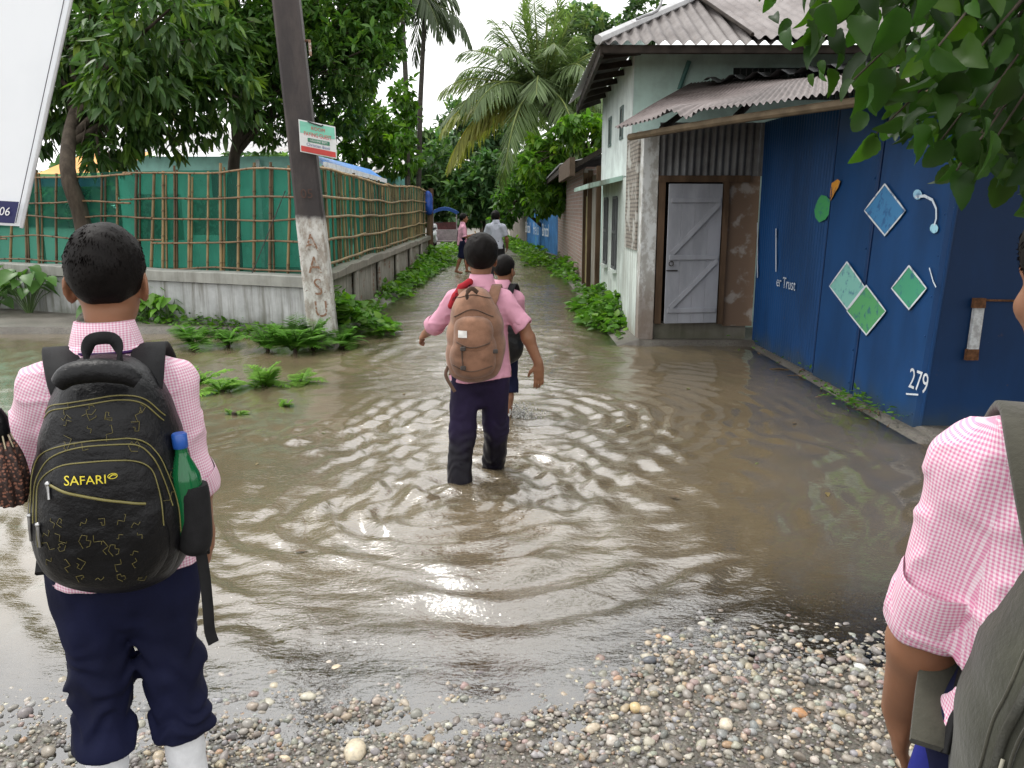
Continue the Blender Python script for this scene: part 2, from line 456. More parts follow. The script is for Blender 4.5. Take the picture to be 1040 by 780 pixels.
murk=mixc(nt,ramp(nt,noise(nt,1.7,4,.6,dist=1.),.55,.8,0,.5),murk,(.10,.10,.050))
di=N(nt,'BsdfDiffuse'); nt.links.new(murk,di.inputs[0])
tp=N(nt,'BsdfTransparent'); tp.inputs[0].default_value=(.86,.80,.66,1)
m1=N(nt,'MixShader'); nt.links.new(fac,m1.inputs[0]); nt.links.new(tp.outputs[0],m1.inputs[1]); nt.links.new(di.outputs[0],m1.inputs[2])
gl=N(nt,'BsdfGlossy'); gl.inputs['Roughness'].default_value=.035; gl.inputs[0].default_value=(1,1,1,1)
fr=N(nt,'Fresnel'); fr.inputs[0].default_value=2.6
bp=N(nt,'Bump'); bp.inputs['Strength'].default_value=.60; bp.inputs['Distance'].default_value=.018
hh=mth(nt,'ADD',noise(nt,7,3,.5,(1,1.8,1)),mth(nt,'MULTIPLY',noise(nt,34,3,.55,(1,1.8,1),dist=.8),.40))
hh=mth(nt,'MULTIPLY',hh,N(nt,'Attribute',attribute_name='ruffle').outputs['Fac']); nt.links.new(hh,bp.inputs['Height'])
for n_ in (gl,fr): nt.links.new(bp.outputs[0],n_.inputs['Normal'])
m2=N(nt,'MixShader'); nt.links.new(fr.outputs[0],m2.inputs[0]); nt.links.new(m1.outputs[0],m2.inputs[1]); nt.links.new(gl.outputs[0],m2.inputs[2])
nt.links.new(m2.outputs[0],nt.nodes['Material Output'].inputs[0])
wo=G().grid(np.stack([XX,YY,ZZ],-1)).build('water',m,smooth=True); tag(wo,kind='structure')
a_=wo.data.attributes.new('ruffle','FLOAT','POINT'); a_.data.foreach_set('value',(.12+.88*ACT).astype(np.float32).ravel())
a_=wo.data.attributes.new('depth','FLOAT','POINT'); a_.data.foreach_set('value',dep.astype(np.float32).ravel())

# gravel: thousands of rounded stones lying on the shore (uncountable)
def ico(sub):
    import bmesh
    bm=bmesh.new(); bmesh.ops.create_icosphere(bm,subdivisions=sub,radius=1.0)
    v=np.array([x.co[:] for x in bm.verts]); f=np.array([[q.index for q in p.verts] for p in bm.faces]); bm.free(); return v,f
IV1,IF1=ico(1); IV2,IF2=ico(2)
PAL=np.array([(.34,.33,.31),(.22,.22,.22),(.46,.43,.37),(.15,.15,.16),(.40,.34,.26),(.28,.25,.22),(.52,.50,.46),(.30,.31,.33),(.36,.25,.17),(.26,.28,.25),(.33,.25,.24),(.55,.48,.36)])
PW=np.array([18,14,10,9,8,12,6,10,3,6,5,3.]); PW/=PW.sum()
def randrot(n):
    q=rng.normal(size=(n,4)); q/=np.linalg.norm(q,axis=1)[:,None]; a,b,c,d=q.T
    return np.stack([1-2*(c*c+d*d),2*(b*c-a*d),2*(b*d+a*c),2*(b*c+a*d),1-2*(b*b+d*d),2*(c*d-a*b),2*(b*d-a*c),2*(c*d+a*b),1-2*(b*b+c*c)],1).reshape(-1,3,3)
def pebbles(g,n,r0,r1,IV,IF,ylo,yhi_off,xr=(-2.1,2.2),pw=1.):
    x=rng.uniform(*xr,n); y=ylo+(shore(x)+yhi_off-ylo)*rng.random(n)**pw
    keep=(rng.random(n)<np.clip(.55+.9*n2(x,y,2.3,41.)+.25*(x>.2),.5,1)); x,y=x[keep],y[keep]; n=len(x)
    r=r0*(r1/r0)**(rng.random(n)**1.8)
    R3=np.einsum('ij,njk->nik',np.diag([1,1,.72]),randrot(n))
    sc_=np.stack([rng.uniform(.8,1.35,n),rng.uniform(.75,1.1,n),rng.uniform(.6,.95,n)],1)*r[:,None]
    M=R3*sc_[:,None,:]
    z=gz(x,y)+r*.28
    col=PAL[rng.choice(len(PAL),n,p=PW)]*np.array([1.05,1.,.92])*rng.uniform(.60,1.15,(n,1))*rng.uniform(.95,1.05,(n,3))
    pos=np.stack([x,y,z],1); ch=6
    for k in range(ch):
        tv=IV*(1+.34*vn(IV*1.5+k*5.3)[:,None])
        g.scatter(tv,IF,M[k::ch],pos[k::ch],col[k::ch])
m,nt,b=newmat('river_stone')
at=N(nt,'Attribute',attribute_name='Col')
cc=mixc(nt,ramp(nt,noise(nt,90,4),.4,.7,0,.45),at.outputs['Color'],(.20,.18,.15))
nt.links.new(cc,b.inputs['Base Color']); b.inputs['Roughness'].default_value=.33; bump(nt,b,noise(nt,160,4),.25,.002)
STONE=m
g=G(); pebbles(g,27000,.0035,.009,IV1,IF1,1.45,.60); pebbles(g,12000,.007,.015,IV1,IF1,1.45,.60); pebbles(g,1100,.013,.022,IV2,IF2,1.5,.35)
pebbles(g,3600,.007,.019,IV2,IF2,2.0,.30,(.15,1.7))
tag(g.build('gravel',STONE,smooth=True),'wet rounded river gravel along the edge of the flood water','gravel',kind='stuff')
for (px,py,r,c,lab) in [(360,762,.034,(.60,.52,.38),'large cream stone at the bottom of the picture, left of centre'),
                        (645,716,.020,(.62,.47,.24),'yellow rounded stone among the grey gravel'),
                        (737,737,.022,(.62,.54,.42),'pale cream oval stone in the middle of the gravel'),
                        (812,727,.019,(.46,.24,.11),'orange brown stone on the gravel'),
                        (660,666,.021,(.10,.11,.13),'dark slate coloured stone at the water line'),
                        (602,737,.019,(.55,.46,.34),'tan stone lying left of the yellow stone in the gravel'),
                        (874,675,.018,(.66,.66,.64),'whitish flat stone near the right edge of the gravel')]:
    p=GR(px,py,.02); p[2]=float(gz(p[0],p[1]))+r*.35
    tv=IV2*(1+.22*vn(IV2*1.3+px)[:,None])*np.array([1.25,.9,.75])*r
    o=G().add(tv@rotz(px*.1).T+p,IF2,0,c).build('stone',STONE,smooth=True,origin=p-np.array([0,0,r*.6]))
    tag(o,lab,'stone')
# ================================================================= left side: compound wall, bamboo fence, pole
def wall_mat(name,base,stain,moss,streak=1.,brick=False):
    m,nt,b=newmat(name)
    st=ramp(nt,noise(nt,1.,6,.65,(9,9,.7)),.42,.72,0,streak)
    col=mixc(nt,ramp(nt,noise(nt,2.4,8,.65),.35,.68),base,tuple(x*.72 for x in base))
    col=mixc(nt,st,col,stain)
    tcn=nt.nodes.new('ShaderNodeTexCoord'); sp=N(nt,'SeparateXYZ'); nt.links.new(tcn.outputs['Object'],sp.inputs[0])
    zz=mth(nt,'ADD',sp.outputs[2],mth(nt,'MULTIPLY',noise(nt,4,5),.5))
    low=ramp(nt,zz,.22,.62,1,0)
    col=mixc(nt,mth(nt,'MULTIPLY',low,.75),col,moss)
    if brick:
        br=N(nt,'TexBrick'); br.inputs['Scale'].default_value=1.0
        br.inputs['Brick Width'].default_value=.24; br.inputs['Row Height'].default_value=.08; br.inputs['Mortar Size'].default_value=.012
        br.inputs[1].default_value=(.22,.10,.065,1); br.inputs[2].default_value=(.15,.085,.06,1); br.inputs[3].default_value=(.22,.20,.17,1)
        cb=N(nt,'CombineXYZ'); nt.links.new(mth(nt,'ADD',sp.outputs[0],sp.outputs[1]),cb.inputs[0]); nt.links.new(sp.outputs[2],cb.inputs[1]); nt.links.new(cb.outputs[0],br.inputs['Vector'])
        col=mixc(nt,ramp(nt,noise(nt,3.1,7,.7),.55,.62),col,br.outputs[0])
    nt.links.new(col,b.inputs['Base Color']); b.inputs['Roughness'].default_value=.85; b.inputs['Specular IOR Level'].default_value=.25
    bump(nt,b,noise(nt,22,8,.7),.45,.012); return m
M_wallL=wall_mat('stained_whitewash',(.50,.51,.51),(.17,.165,.14),(.07,.08,.05),1.0)
M_cap=wall_mat('grey_coping',(.36,.36,.33),(.17,.165,.14),(.2,.2,.17),.6)
M_wallLane=wall_mat('mottled_lane_wall',(.36,.34,.30),(.13,.12,.10),(.10,.10,.06),.8,True)
def along(a,b,t): return np.array(a)+(np.array(b)-np.array(a))*np.asarray(t)[...,None]
A=np.array([-2.26,9.93]); B=np.array([-12.,14.45]); C=np.array([-2.42,24.2])
def wallbox(g,a,b,off0,off1,z0,z1,n=24,rag=0.,seed=1.):
    a=np.array(a);b=np.array(b); d=(b-a)/np.linalg.norm(b-a); nn=np.array([-d[1],d[0]])
    t=np.linspace(0,1,n+1); base=along(a,b,t)
    zt=z1+rag*n2(t*30,t*0,1.,seed)
    P=[]
    for o,z in((off0,np.full(n+1,z0)),(off0,zt-.01),(off0+.012*np.sign(off1-off0),zt),(off1-.012*np.sign(off1-off0),zt),(off1,zt-.01),(off1,np.full(n+1,z0))):
        q=base+nn*(o+ (rag*.35*n2(t*24,t*0+o*9,1.,seed+2))[:,None]); P.append(np.column_stack([q,z]))
    P=np.stack(P,0); g.grid(P); 
    for e in(0,-1): g.add(P[:,e],[list(range(6))])
    return g
dirL=(B-A)/np.linalg.norm(B-A)
cw=empty('boundary_wall',(A[0],A[1],0),'long low whitewashed compound wall under the front of the green bamboo fence','wall')
g=G(); wallbox(g,A,B,.02,.20,-.3,.60,40,.01,4.); g.build('wall',M_wallL,cw)
g=G(); wallbox(g,A,B,-.03,.25,.603,.74,40,.012,9.); g.build('coping',M_cap,cw)
# the crack
g=G(); 
cp=[PX(x,y,10.45) for x,y in((226,281),(229,292),(244,300),(246,318),(258,330),(262,345))]
t_=[(p[0]-A[0])/dirL[0] for p in cp]
q=[np.array([A[0]+dirL[0]*s-.0*dirL[1],A[1]+dirL[1]*s-.003+(-.02 if k>1 else -.055)*0+( .0),p[2]]) for k,(s,p) in enumerate(zip(t_,cp))]
nfront=np.array([dirL[1],-dirL[0]]);  nfront=nfront if nfront[1]<0 else -nfront
q=[np.array([p[0],p[1],p[2]])+np.append(nfront*( .035 if k<2 else -.015),0) for k,p in enumerate(q)]
g.tube(q,[.012,.014,.02,.016,.02,.014],5); g.build('crack',simple('crack_dark',(.03,.028,.024),.9),cw)
lw=empty('lane_wall',(C[0],C[1],0),'mottled old lane wall with bare brick patches and a creeper at its foot','wall')
g=G(); wallbox(g,A+np.array([.0,.02]),C,-.0,.2,-.3,.66,60,.03,14.); g.build('wall',M_wallLane,lw)
g=G(); wallbox(g,A+np.array([.04,-.02]),C+np.array([.04,0]),-.05,.27,.663,.77,60,.03,19.); g.build('coping',wall_mat('lane_coping',(.27,.25,.21),(.12,.11,.09),(.13,.13,.08),.8),lw)
# piers along the lane wall
g=G()
for t in (.14,.30,.47,.64,.82):
    p=A+(C-A)*t; g.box((p[0]+.02,p[1]-.13,-.3),(p[0]+.075,p[1]+.13,.70),bev=.02)
g.build('piers',M_wallLane,lw)

# bamboo fence: shade net, canes, rails
def netmat(name,c):
    m,nt,b=newmat(name)
    wv=noise(nt,1.1,4,.6,(1,1,.35)); col=mixc(nt,ramp(nt,wv,.35,.65),c,tuple(x*.55 for x in c))
    nt.links.new(col,b.inputs['Base Color']); b.inputs['Roughness'].default_value=.6
    tr=N(nt,'BsdfTranslucent'); nt.links.new(mixc(nt,1.,col,(1.3,1.3,1.3),'MULTIPLY'),tr.inputs[0])
    ms=N(nt,'MixShader'); ms.inputs[0].default_value=.55; nt.links.new(b.outputs[0],ms.inputs[1]); nt.links.new(tr.outputs[0],ms.inputs[2])
    tp=N(nt,'BsdfTransparent'); tp.inputs[0].default_value=(.25,.8,.6,1); m3=N(nt,'MixShader'); m3.inputs[0].default_value=.34
    nt.links.new(ms.outputs[0],m3.inputs[1]); nt.links.new(tp.outputs[0],m3.inputs[2]); nt.links.new(m3.outputs[0],nt.nodes['Material Output'].inputs[0])
    bump(nt,b,noise(nt,6,4,.5,(1,1,.4)),.6,.03); return m
M_net=netmat('green_shade_net',(.022,.16,.115))
def canemat(name,c,c2):
    m,nt,b=newmat(name)
    at=N(nt,'Attribute',attribute_name='Col')
    col=mixc(nt,ramp(nt,noise(nt,5,5,.6,(1,1,.5)),.35,.7),c,c2); col=mixc(nt,1.,col,at.outputs['Color'],'MULTIPLY')
    nt.links.new(col,b.inputs['Base Color']); b.inputs['Roughness'].default_value=.5; return m
M_cane=canemat('split_bamboo',(.33,.225,.10),(.17,.105,.05)); M_rail=canemat('bamboo_rail',(.30,.18,.085),(.17,.10,.05))
def cane(g,a,b,r,tint,wob=.02,n=9):
    a=np.array(a);b=np.array(b); t=np.linspace(0,1,n); s=rng.random()*50
    P=a+(b-a)*t[:,None]; L=np.linalg.norm(b-a)
    P[:,0]+=wob*n2(t*L*1.2,t*0+s,1.,1.); P[:,2]+=wob*n2(t*L*1.2,t*0+s,1.,5.)*(abs((b-a)[2])<.5*L); P[:,1]+=wob*.5*n2(t*L*1.2,t*0+s,1.,8.)
    rr=r*(1-.15*t); g.tube(P,rr,6,0,tint)
    for k in np.arange(.12,L,.27+.06*rng.random()):          # nodes
        i=np.array([np.interp(k/L,t,P[:,j]) for j in range(3)]); d=(b-a)/L
        g.tube([i-d*.008,i+d*.008],r*1.22,6,0,np.array(tint)*.6)
ff=empty('bamboo_fence',(A[0],A[1],.74),'front of the green netted bamboo fence, left of the black and white post','fence')
nf=np.append(nfront,0)
def fpt(x,z,off=0.): # point on the front fence line seen at picture column x
    k=(x-520)/FPX; 
    # solve A+dirL*s = k*fwd
    fz=-(z-CAMZ)*sa
    s=(k*(A[1]*ca+fz)-A[0])/(dirL[0]-k*dirL[1]*ca)
    return np.array([A[0]+dirL[0]*s,A[1]+dirL[1]*s,z])+nf*(off-.08)
s0,s1=0.05,10.4
tt=np.linspace(s0,s1,90); zz=np.linspace(.73,2.0,12); T,Zg=np.meshgrid(tt,zz,indexing='ij')
P=np.stack([A[0]+dirL[0]*T,A[1]+dirL[1]*T,Zg-.03*(Zg>1.9)*np.abs(n2(T,T*0,1.3,2.))],-1)-nf*(.08+.0)+nf*(.03*n2(T,Zg*1.5,1.2,3.)[...,None]-.03)
G().grid(P).build('shade_net',M_net,ff,smooth=True)
xsf=[-30,-12,8,22,35,53,72,100,116,135,152,163,174,188,208,221,238,254,271,288,305]
dark={53,72,100,135,174,-12}
for x in xsf:
    a=fpt(x+rng.uniform(-1.5,1.5),.72,.02); b_=fpt(x+rng.uniform(-2,2),1.98+rng.uniform(-.02,.10),.02)
    tint=np.array([.28,.25,.22])*rng.uniform(.8,1.3) if x in dark else np.array([1,1,1])*rng.uniform(.45,1.15)
    g=G(); cane(g,a,b_,.019*rng.uniform(.85,1.2),tint)
    if rng.random()<.45 : cane(g,a+np.array([.045,0,0]),b_+np.array([.03,0,-.05]),.015,tint*.8)
    g.build('bamboo_pole',M_cane,ff)
for z,tn in((1.955,1.),(1.62,.75),(1.40,.7),(1.10,.7),(.775,.55)):
    g=G(); s=s0
    while s<10.2:
        L=min(2.6+rng.random(),10.4-s); q=lambda u,dz:np.array([A[0]+dirL[0]*u,A[1]+dirL[1]*u,z+dz])+nf*(-.035)
        cane(g,q(s,rng.uniform(-.025,.025)),q(s+L,rng.uniform(-.025,.025)),.014,np.array([1,1,1])*tn*rng.uniform(.8,1.1),.035,14); s+=L-.2
    g.build('bamboo_rail',M_rail,ff)
fl=empty('bamboo_fence',(A[0],A[1],.76),'side stretch of the bamboo pole fence with green net running down the lane','fence')
nL=np.array([1.,.01,0]); dC=(C-A)/np.linalg.norm(C-A); LC=np.linalg.norm(C-A)
tt=np.linspace(.03,LC,110); T,Zg=np.meshgrid(tt,np.linspace(.75,2.0,10),indexing='ij')
P=np.stack([A[0]+dC[0]*T-.10+.02*n2(T,Zg,1.,5.),A[1]+dC[1]*T,Zg+.07*n2(T,T*0,.33,5.)*(Zg-.7)],-1)
G().grid(P).build('shade_net',M_net,fl,smooth=True)
s=.14
while s<LC:
    sag=.08*float(n2(s,0*s,.33,5.))
    a=np.array([A[0]+dC[0]*s-.07,A[1]+dC[1]*s,.70]); b_=a+np.array([rng.uniform(-.02,.02),rng.uniform(-.09,.09),1.30+sag+rng.uniform(-.03,.06)])
    g=G(); cane(g,a,b_,.018*rng.uniform(.8,1.2),np.array([1,1,1])*rng.uniform(.5,1.15),.025); g.build('bamboo_pole',M_cane,fl); s+=.24+rng.uniform(-.06,.09)
for z,tn in((2.0,1.15),(1.68,.95),(1.42,.95),(1.12,1.),(.84,.9)):
    g=G(); s=0
    while s<LC-.4:
        L=min(2.7+rng.random(),LC-s); 
        def q(u,dz): return np.array([A[0]+dC[0]*u-.045,A[1]+dC[1]*u,z+dz+.07*float(n2(u,0*u,.33,5.))*(z-.7)])
        k=[q(s+L*v,rng.uniform(-.02,.02)) for v in(0,.33,.66,1)]
        g.tube(smoothpath(k,14),.020,6,0,np.array([1,1,1])*tn*rng.uniform(.85,1.15)); s+=L-.25
    g.build('bamboo_rail',M_cane,fl)
# posters hanging behind the net
g=G()
for (xa,ya,xb,yb) in((118,196,166,246),(172,200,206,240)):
    a=fpt(xa,1.62,-.22); b_=fpt(xb,1.62,-.22)
    z0=1.5-(yb-213)/56*.68; z1=1.5-(ya-213)/56*.68
    g.quad((a[0],a[1],z0),(b_[0],b_[1],z0),(b_[0],b_[1],z1),(a[0],a[1],z1))
ps=g.build('poster',simple('faded_poster',(.62,.66,.62),.7,.45,14,lo=.45,hi=.55),origin=fpt(160,1.0,-.22)); tag(ps,'faded white poster sheets hanging behind the green net of the front fence','poster')

# ---- utility post
m,nt,b=newmat('tarred_and_limed_post')
tcn=nt.nodes.new('ShaderNodeTexCoord'); sp=N(nt,'SeparateXYZ'); nt.links.new(tcn.outputs['Object'],sp.inputs[0])
lime=ramp(nt,mth(nt,'ADD',sp.outputs[2],mth(nt,'MULTIPLY',noise(nt,9,5),.16)),1.66,1.78,1,0)
dirt=ramp(nt,noise(nt,11,8,.7,(1,1,.5)),.42,.62)
wh=mixc(nt,dirt,(.60,.59,.56),(.33,.29,.25)); wh=mixc(nt,ramp(nt,noise(nt,30,5,.7),.60,.68),wh,(.17,.085,.05))
bk=mixc(nt,ramp(nt,noise(nt,5,6,.6,(1,1,.3)),.4,.7),(.028,.022,.022),(.06,.047,.043))
nt.links.new(mixc(nt,lime,bk,wh),b.inputs['Base Color']); b.inputs['Roughness'].default_value=.7; bump(nt,b,noise(nt,25,6,.7),.35,.01)
PB=np.array([-2.19,9.62,-.25]); lean=np.array([-.062,-.004,1.0])
up_=empty('utility_post',PB,'leaning square post, tarred black above and limewashed white below, at the fence corner','post')
g=G()
V=[]
for z,wd in((0,.165),(1.7,.155),(1.75,.150),(4.5,.14),(7.6,.12)):
    c=PB+lean*z; a_=.12
    for sx,sy in((-1,-1),(1,-1),(1,1),(-1,1)):
        for (bx,by) in (((1,.82),(.82,1)) if sx*sy>0 else ((.82,1),(1,.82))):
            V.append(c+np.array([sx*bx*wd*math.cos(a_)-sy*by*wd*math.sin(a_),sx*bx*wd*math.sin(a_)+sy*by*wd*math.cos(a_),0]))
V=np.array(V).reshape(5,8,3); g.grid(np.swapaxes(V,0,1),closeu=True); g.add(V[-1],[list(range(8))])
g.build('post',m,up_)
def plane_text(g,txt,size,C0,ux,uy,m=0,c=None,sx=1.):
    v,f=text_mesh(txt,size); ux=np.array(ux,float);uy=np.array(uy,float); ux/=np.linalg.norm(ux); uy/=np.linalg.norm(uy)
    g.add(np.array(C0)+v[:,:1]*sx*ux+v[:,1:2]*uy,f,m,c)
M_rust=simple('rust_red_paint',(.26,.15,.10),.8,.5,22,c2=(.50,.46,.42),lo=.48,hi=.6)
for k,ch in enumerate('AASU'):
    zc=1.13-.25*k+.25; g=G(); c=PB+lean*zc+np.array([.02+.01*k,-.193,0])
    plane_text(g,ch,.27,c,(math.cos(.12),math.sin(.12),0),lean,sx=.85); g.build('painted_letter',M_rust,up_)
g=G(); plane_text(g,'05',.14,PB+lean*1.92+np.array([.03,-.186,0]),(math.cos(.12),math.sin(.12),0),lean); g.build('painted_number',simple('dull_red_figures',(.10,.06,.05),.8),up_)
g=G(); c=PB+lean*3.55+np.array([.16,-.02,0]); g.tube([c,c+np.array([.05,-.03,.0]),c+np.array([.055,-.03,-.16])],.016,6); g.build('bracket',M_rust,up_)
# guy wire
g=G(); a=fpt(292,1.72,.12); b_=PX(226,343,10.4); g.tube([a,(a+b_)/2-np.array([0,0,.05]),b_],.006,5); tag(g.build('guy_wire',simple('dark_wire',(.04,.04,.04),.5)),'thin dark wire slanting down across the front fence to the wall foot','wire')
# sign board on the post
sb=empty('signboard',PX(321,142,9.35),'small green, white and red painted board tied to the black post','sign')
c0,c1,c2_,c3=[PX(x,y,9.36+.0) for x,y in((303,121),(339,128),(341,160),(305,154))]
c1[1]+=.08; c2_[1]+=.08
ux=(c1-c0)/np.linalg.norm(c1-c0); Wd=np.linalg.norm(c1-c0); uy=(c0-c3); Hh=np.linalg.norm(uy); uy/=Hh; nn=np.cross(ux,uy); nn=-nn if nn[1]>0 else nn
def SB(u,v,o=0.): return c3+ux*u*Wd+uy*v*Hh+nn*o
def rect(g,u0,v0,u1,v1,o,m=0,c=None,f=SB): g.quad(f(u0,v0,o),f(u1,v0,o),f(u1,v1,o),f(u0,v1,o),m,c)
g=G(); 
P8=[SB(u,v,o) for o in(0,-.02) for u,v in((0,0),(1,0),(1,1),(0,1))]; g.add(P8,[[0,1,2,3],[7,6,5,4],[0,4,5,1],[1,5,6,2],[2,6,7,3],[3,7,4,0]])
g.build('board',simple('board_white',(.74,.75,.74),.5,.1),sb)
g=G(); rect(g,.03,.60,.97,.96,.004); g.build('green_band',simple('board_green',(.22,.60,.45),.5,.2),sb)
g=G(); rect(g,.03,.03,.97,.20,.004); g.build('red_band',simple('board_red',(.62,.06,.05),.5,.2),sb)
g=G(); rect(g,.22,.36,.82,.485,.004); g.build('green_strip',simple('board_darkgreen',(.05,.22,.13),.5,.2),sb)
g=G(); plane_text(g,'PAYING GUEST',.062,SB(.5,.60,.008),ux,uy,sx=.70); plane_text(g,'ROOM',.05,SB(.52,.80,.008),ux,uy,sx=1.); g.build('red_lettering',simple('sign_red',(.62,.08,.08),.5),sb)
g=G(); plane_text(g,'GIRLS AND BOYS',.034,SB(.52,.422,.008),ux,uy,sx=.72); g.build('white_lettering',simple('sign_white',(.8,.8,.8),.5),sb)
g=G(); plane_text(g,'Christian Basti',.045,SB(.5,.275,.008),ux,uy,sx=.95); g.build('blue_lettering',simple('sign_blue',(.05,.08,.30),.5),sb)
g=G(); g.tube([SB(.25,1.0,.01),SB(.3,.97,.015),SB(.62,.93,.015),SB(.66,.97,.01)],.008,5); g.build('wire_tie',simple('tie_wire',(.03,.03,.03),.5),sb)

# ---- leaning white flex hoarding in the upper left corner
bn=empty('hoarding',PX(18,230,2.35),'big white flex hoarding with a navy strip, cut off in the upper left corner','hoarding')
Y0=2.35; TR=PX(77,-22,Y0); BR=PX(22,230,Y0); 
e=(TR-BR); He=np.linalg.norm(e)*1.12; e/=np.linalg.norm(e); sx_=np.array([-1,-.10,.06]); sx_/=np.linalg.norm(sx_)
def HB(u,v,o=0.): # u metres left of the right edge, v metres up the edge
    return BR+sx_*u+e*v+np.array([0,-o,0])
us=np.linspace(0,1.3,40); vs=np.linspace(0,He,40); U,Vv=np.meshgrid(us,vs,indexing='ij')
P=BR+sx_*U[...,None]+e*Vv[...,None]; P[...,1]+=.006*n2(U,Vv,5.,1.)+.012*n2(U,Vv,1.8,2.)
m,nt,b=newmat('white_flex'); nt.links.new(mixc(nt,ramp(nt,noise(nt,3,5),.4,.75),(.80,.82,.85),(.68,.70,.74)),b.inputs['Base Color']); b.inputs['Roughness'].default_value=.35
tr=N(nt,'BsdfTranslucent'); tr.inputs[0].default_value=(.85,.88,.92,1); ms=N(nt,'MixShader'); ms.inputs[0].default_value=.45
nt.links.new(b.outputs[0],ms.inputs[1]); nt.links.new(tr.outputs[0],ms.inputs[2]); nt.links.new(ms.outputs[0],nt.nodes['Material Output'].inputs[0])
G().grid(P).build('flex_sheet',m,bn,smooth=True)
g=G(); g.quad(HB(.014,.008,.012),HB(1.2,.008,.012),HB(1.2,.070,.012),HB(.014,.070,.012)); g.build('navy_strip',simple('navy_print',(.018,.02,.10),.4,.2),bn)
g=G(); plane_text(g,'2005/06',.034,HB(.074,.040,.020),-sx_,e,sx=.85); g.build('lettering',simple('white_print',(.85,.85,.85),.5),bn)
g=G(); g.tube([HB(.012,.01,.010),HB(.012,He,.010)],.0013,4); g.build('stitched_hem',simple('hem_thread',(.10,.10,.13),.6),bn)
g=G(); g.tube([HB(.0,-.004,.0),HB(.0,He,.0)],.005,6); g.build('edge_batten',simple('pale_batten',(.62,.63,.64),.5),bn)
# ================================================================= right side: house, lean-to, painted booth, far lane buildings
M_turq=wall_mat('turquoise_limewash',(.58,.77,.71),(.43,.60,.54),(.30,.40,.34),.45)
M_mint=wall_mat('pale_mint_plaster',(.72,.79,.75),(.36,.37,.33),(.20,.16,.11),.8)
M_tin=None
def tinmat(name,c,c2,rust=.15):
    m,nt,b=newmat(name)
    col=mixc(nt,ramp(nt,noise(nt,2.2,7,.65),.35,.7),c,c2)
    col=mixc(nt,ramp(nt,noise(nt,5,7,.7),.62,.75,0,rust*3),col,(.16,.085,.05))
    nt.links.new(col,b.inputs['Base Color']); b.inputs['Roughness'].default_value=.6; b.inputs['Metallic'].default_value=.12; bump(nt,b,noise(nt,30,5),.15,.006); return m
M_tin=tinmat('weathered_roof_sheet',(.20,.18,.172),(.095,.08,.075),.28); M_tin2=tinmat('lean_to_sheet',(.215,.18,.172),(.09,.07,.063),.32); M_tinw=tinmat('old_zinc_sheet',(.17,.175,.18),(.075,.072,.07),.3)
M_wood=simple('old_brown_wood',(.13,.082,.05),.75,.5,6,.4,40,sc3=(1,1,.2)); M_dwood=simple('dark_soffit_wood',(.045,.036,.03),.85,.5,4,.3,30)
M_bamb=simple('grey_bamboo_beam',(.19,.145,.095),.7,.4,5)
def corr(g,TL,TR,BR,BL,pitch=.075,amp=.017,nv=6,rag=.0,seed=0.,m=0,thick=True):
    """corrugated sheet; ridges run from the top edge to the bottom edge"""
    TL,TR,BR,BL=[np.array(p,float) for p in(TL,TR,BR,BL)]
    W_=max(np.linalg.norm(TR-TL),np.linalg.norm(BR-BL)); nu=int(W_/pitch*6)+1
    u=np.linspace(0,1,nu)[:,None,None]; v=np.linspace(0,1,nv)[None,:,None]
    n=np.cross(TR-TL,BL-TL); n/=np.linalg.norm(n); n=n if n[2]>0 or abs(n[2])<.05 else -n
    vv=v*(1+rag*n2(np.floor(u*W_/.6),u*0,1.7,seed))*np.ones_like(u)
    P=(TL+(TR-TL)*u)*(1-vv)+(BL+(BR-BL)*u)*vv
    P=P+n*(amp*np.sin(2*np.pi*u*W_/pitch)+.25*amp*n2(u*W_,v*2+0*u,1.5,seed)+ .012*np.floor((u*W_/.75))%2*0)
    g.grid(P,m); return g
# --- upper house
hs_=empty('house',(1.45,10.35,0),'two storey turquoise house with a hipped corrugated roof on the right of the lane','house')
X0,XE=1.45,7.5; Yf,Yb=10.35,13.75; ZT=3.32
g=G(); g.box((X0,Yf,-.3),(XE,Yb,ZT),0); 
g.build('wall',M_turq,hs_)
g=G()  # lighter lane-side face, sheet just proud of the block, with thick painted edges
g.box((X0-.012,Yf+.004,1.92),(X0-.002,Yb-.004,ZT-.02),0); g.build('side_wall',wall_mat('pale_side_wall',(.80,.87,.85),(.64,.70,.67),(.5,.55,.5),.35),hs_)
def window_hole(name,par,lo,hi,M_f,bars=0,axis='y'):
    g=G(); g.box(lo,hi,0); w_=g.build(name,simple('window_dark',(.018,.022,.022),.25,.2),par); return w_
for (ya,yb,za,zb) in((11.15,11.40,2.42,2.80),(12.45,12.72,2.42,2.80)):
    w_=window_hole('window',hs_,(X0-.016,ya,za),(X0-.009,yb,zb),None)
    g=G(); 
    for z in(za,zb): g.box((X0-.03,ya-.03,z-.018),(X0-.0125,yb+.03,z+.018))
    for y in(ya,yb): g.box((X0-.029,y-.018,za+.02),(X0-.0127,y+.018,zb-.02))
    g.build('frame',simple('grey_green_frame',(.16,.21,.20),.7),w_)
w_=window_hole('window',hs_,(2.62,Yf-.012,2.78),(4.3,Yf-.003,3.14),None)
g=G(); 
for x in np.linspace(2.7,4.2,22): g.tube([(x,Yf-.02,2.78),(x,Yf-.02,3.14)],.007,5)
g.build('bars',simple('bar_iron',(.03,.03,.03),.5),w_)
# roof: hip
e0=np.array([.93,9.52,3.27]); e1=np.array([1.03,14.25,3.20]); ER=np.array([8.2,9.52,3.27]); pk=np.array([2.75,11.75,4.35]); pkR=np.array([8.2,11.75,4.35]); eB=np.array([8.2,14.25,3.2])
g=G()
def hip_front(x): return np.clip((x-e0[0])/(pk[0]-e0[0]),0,1)
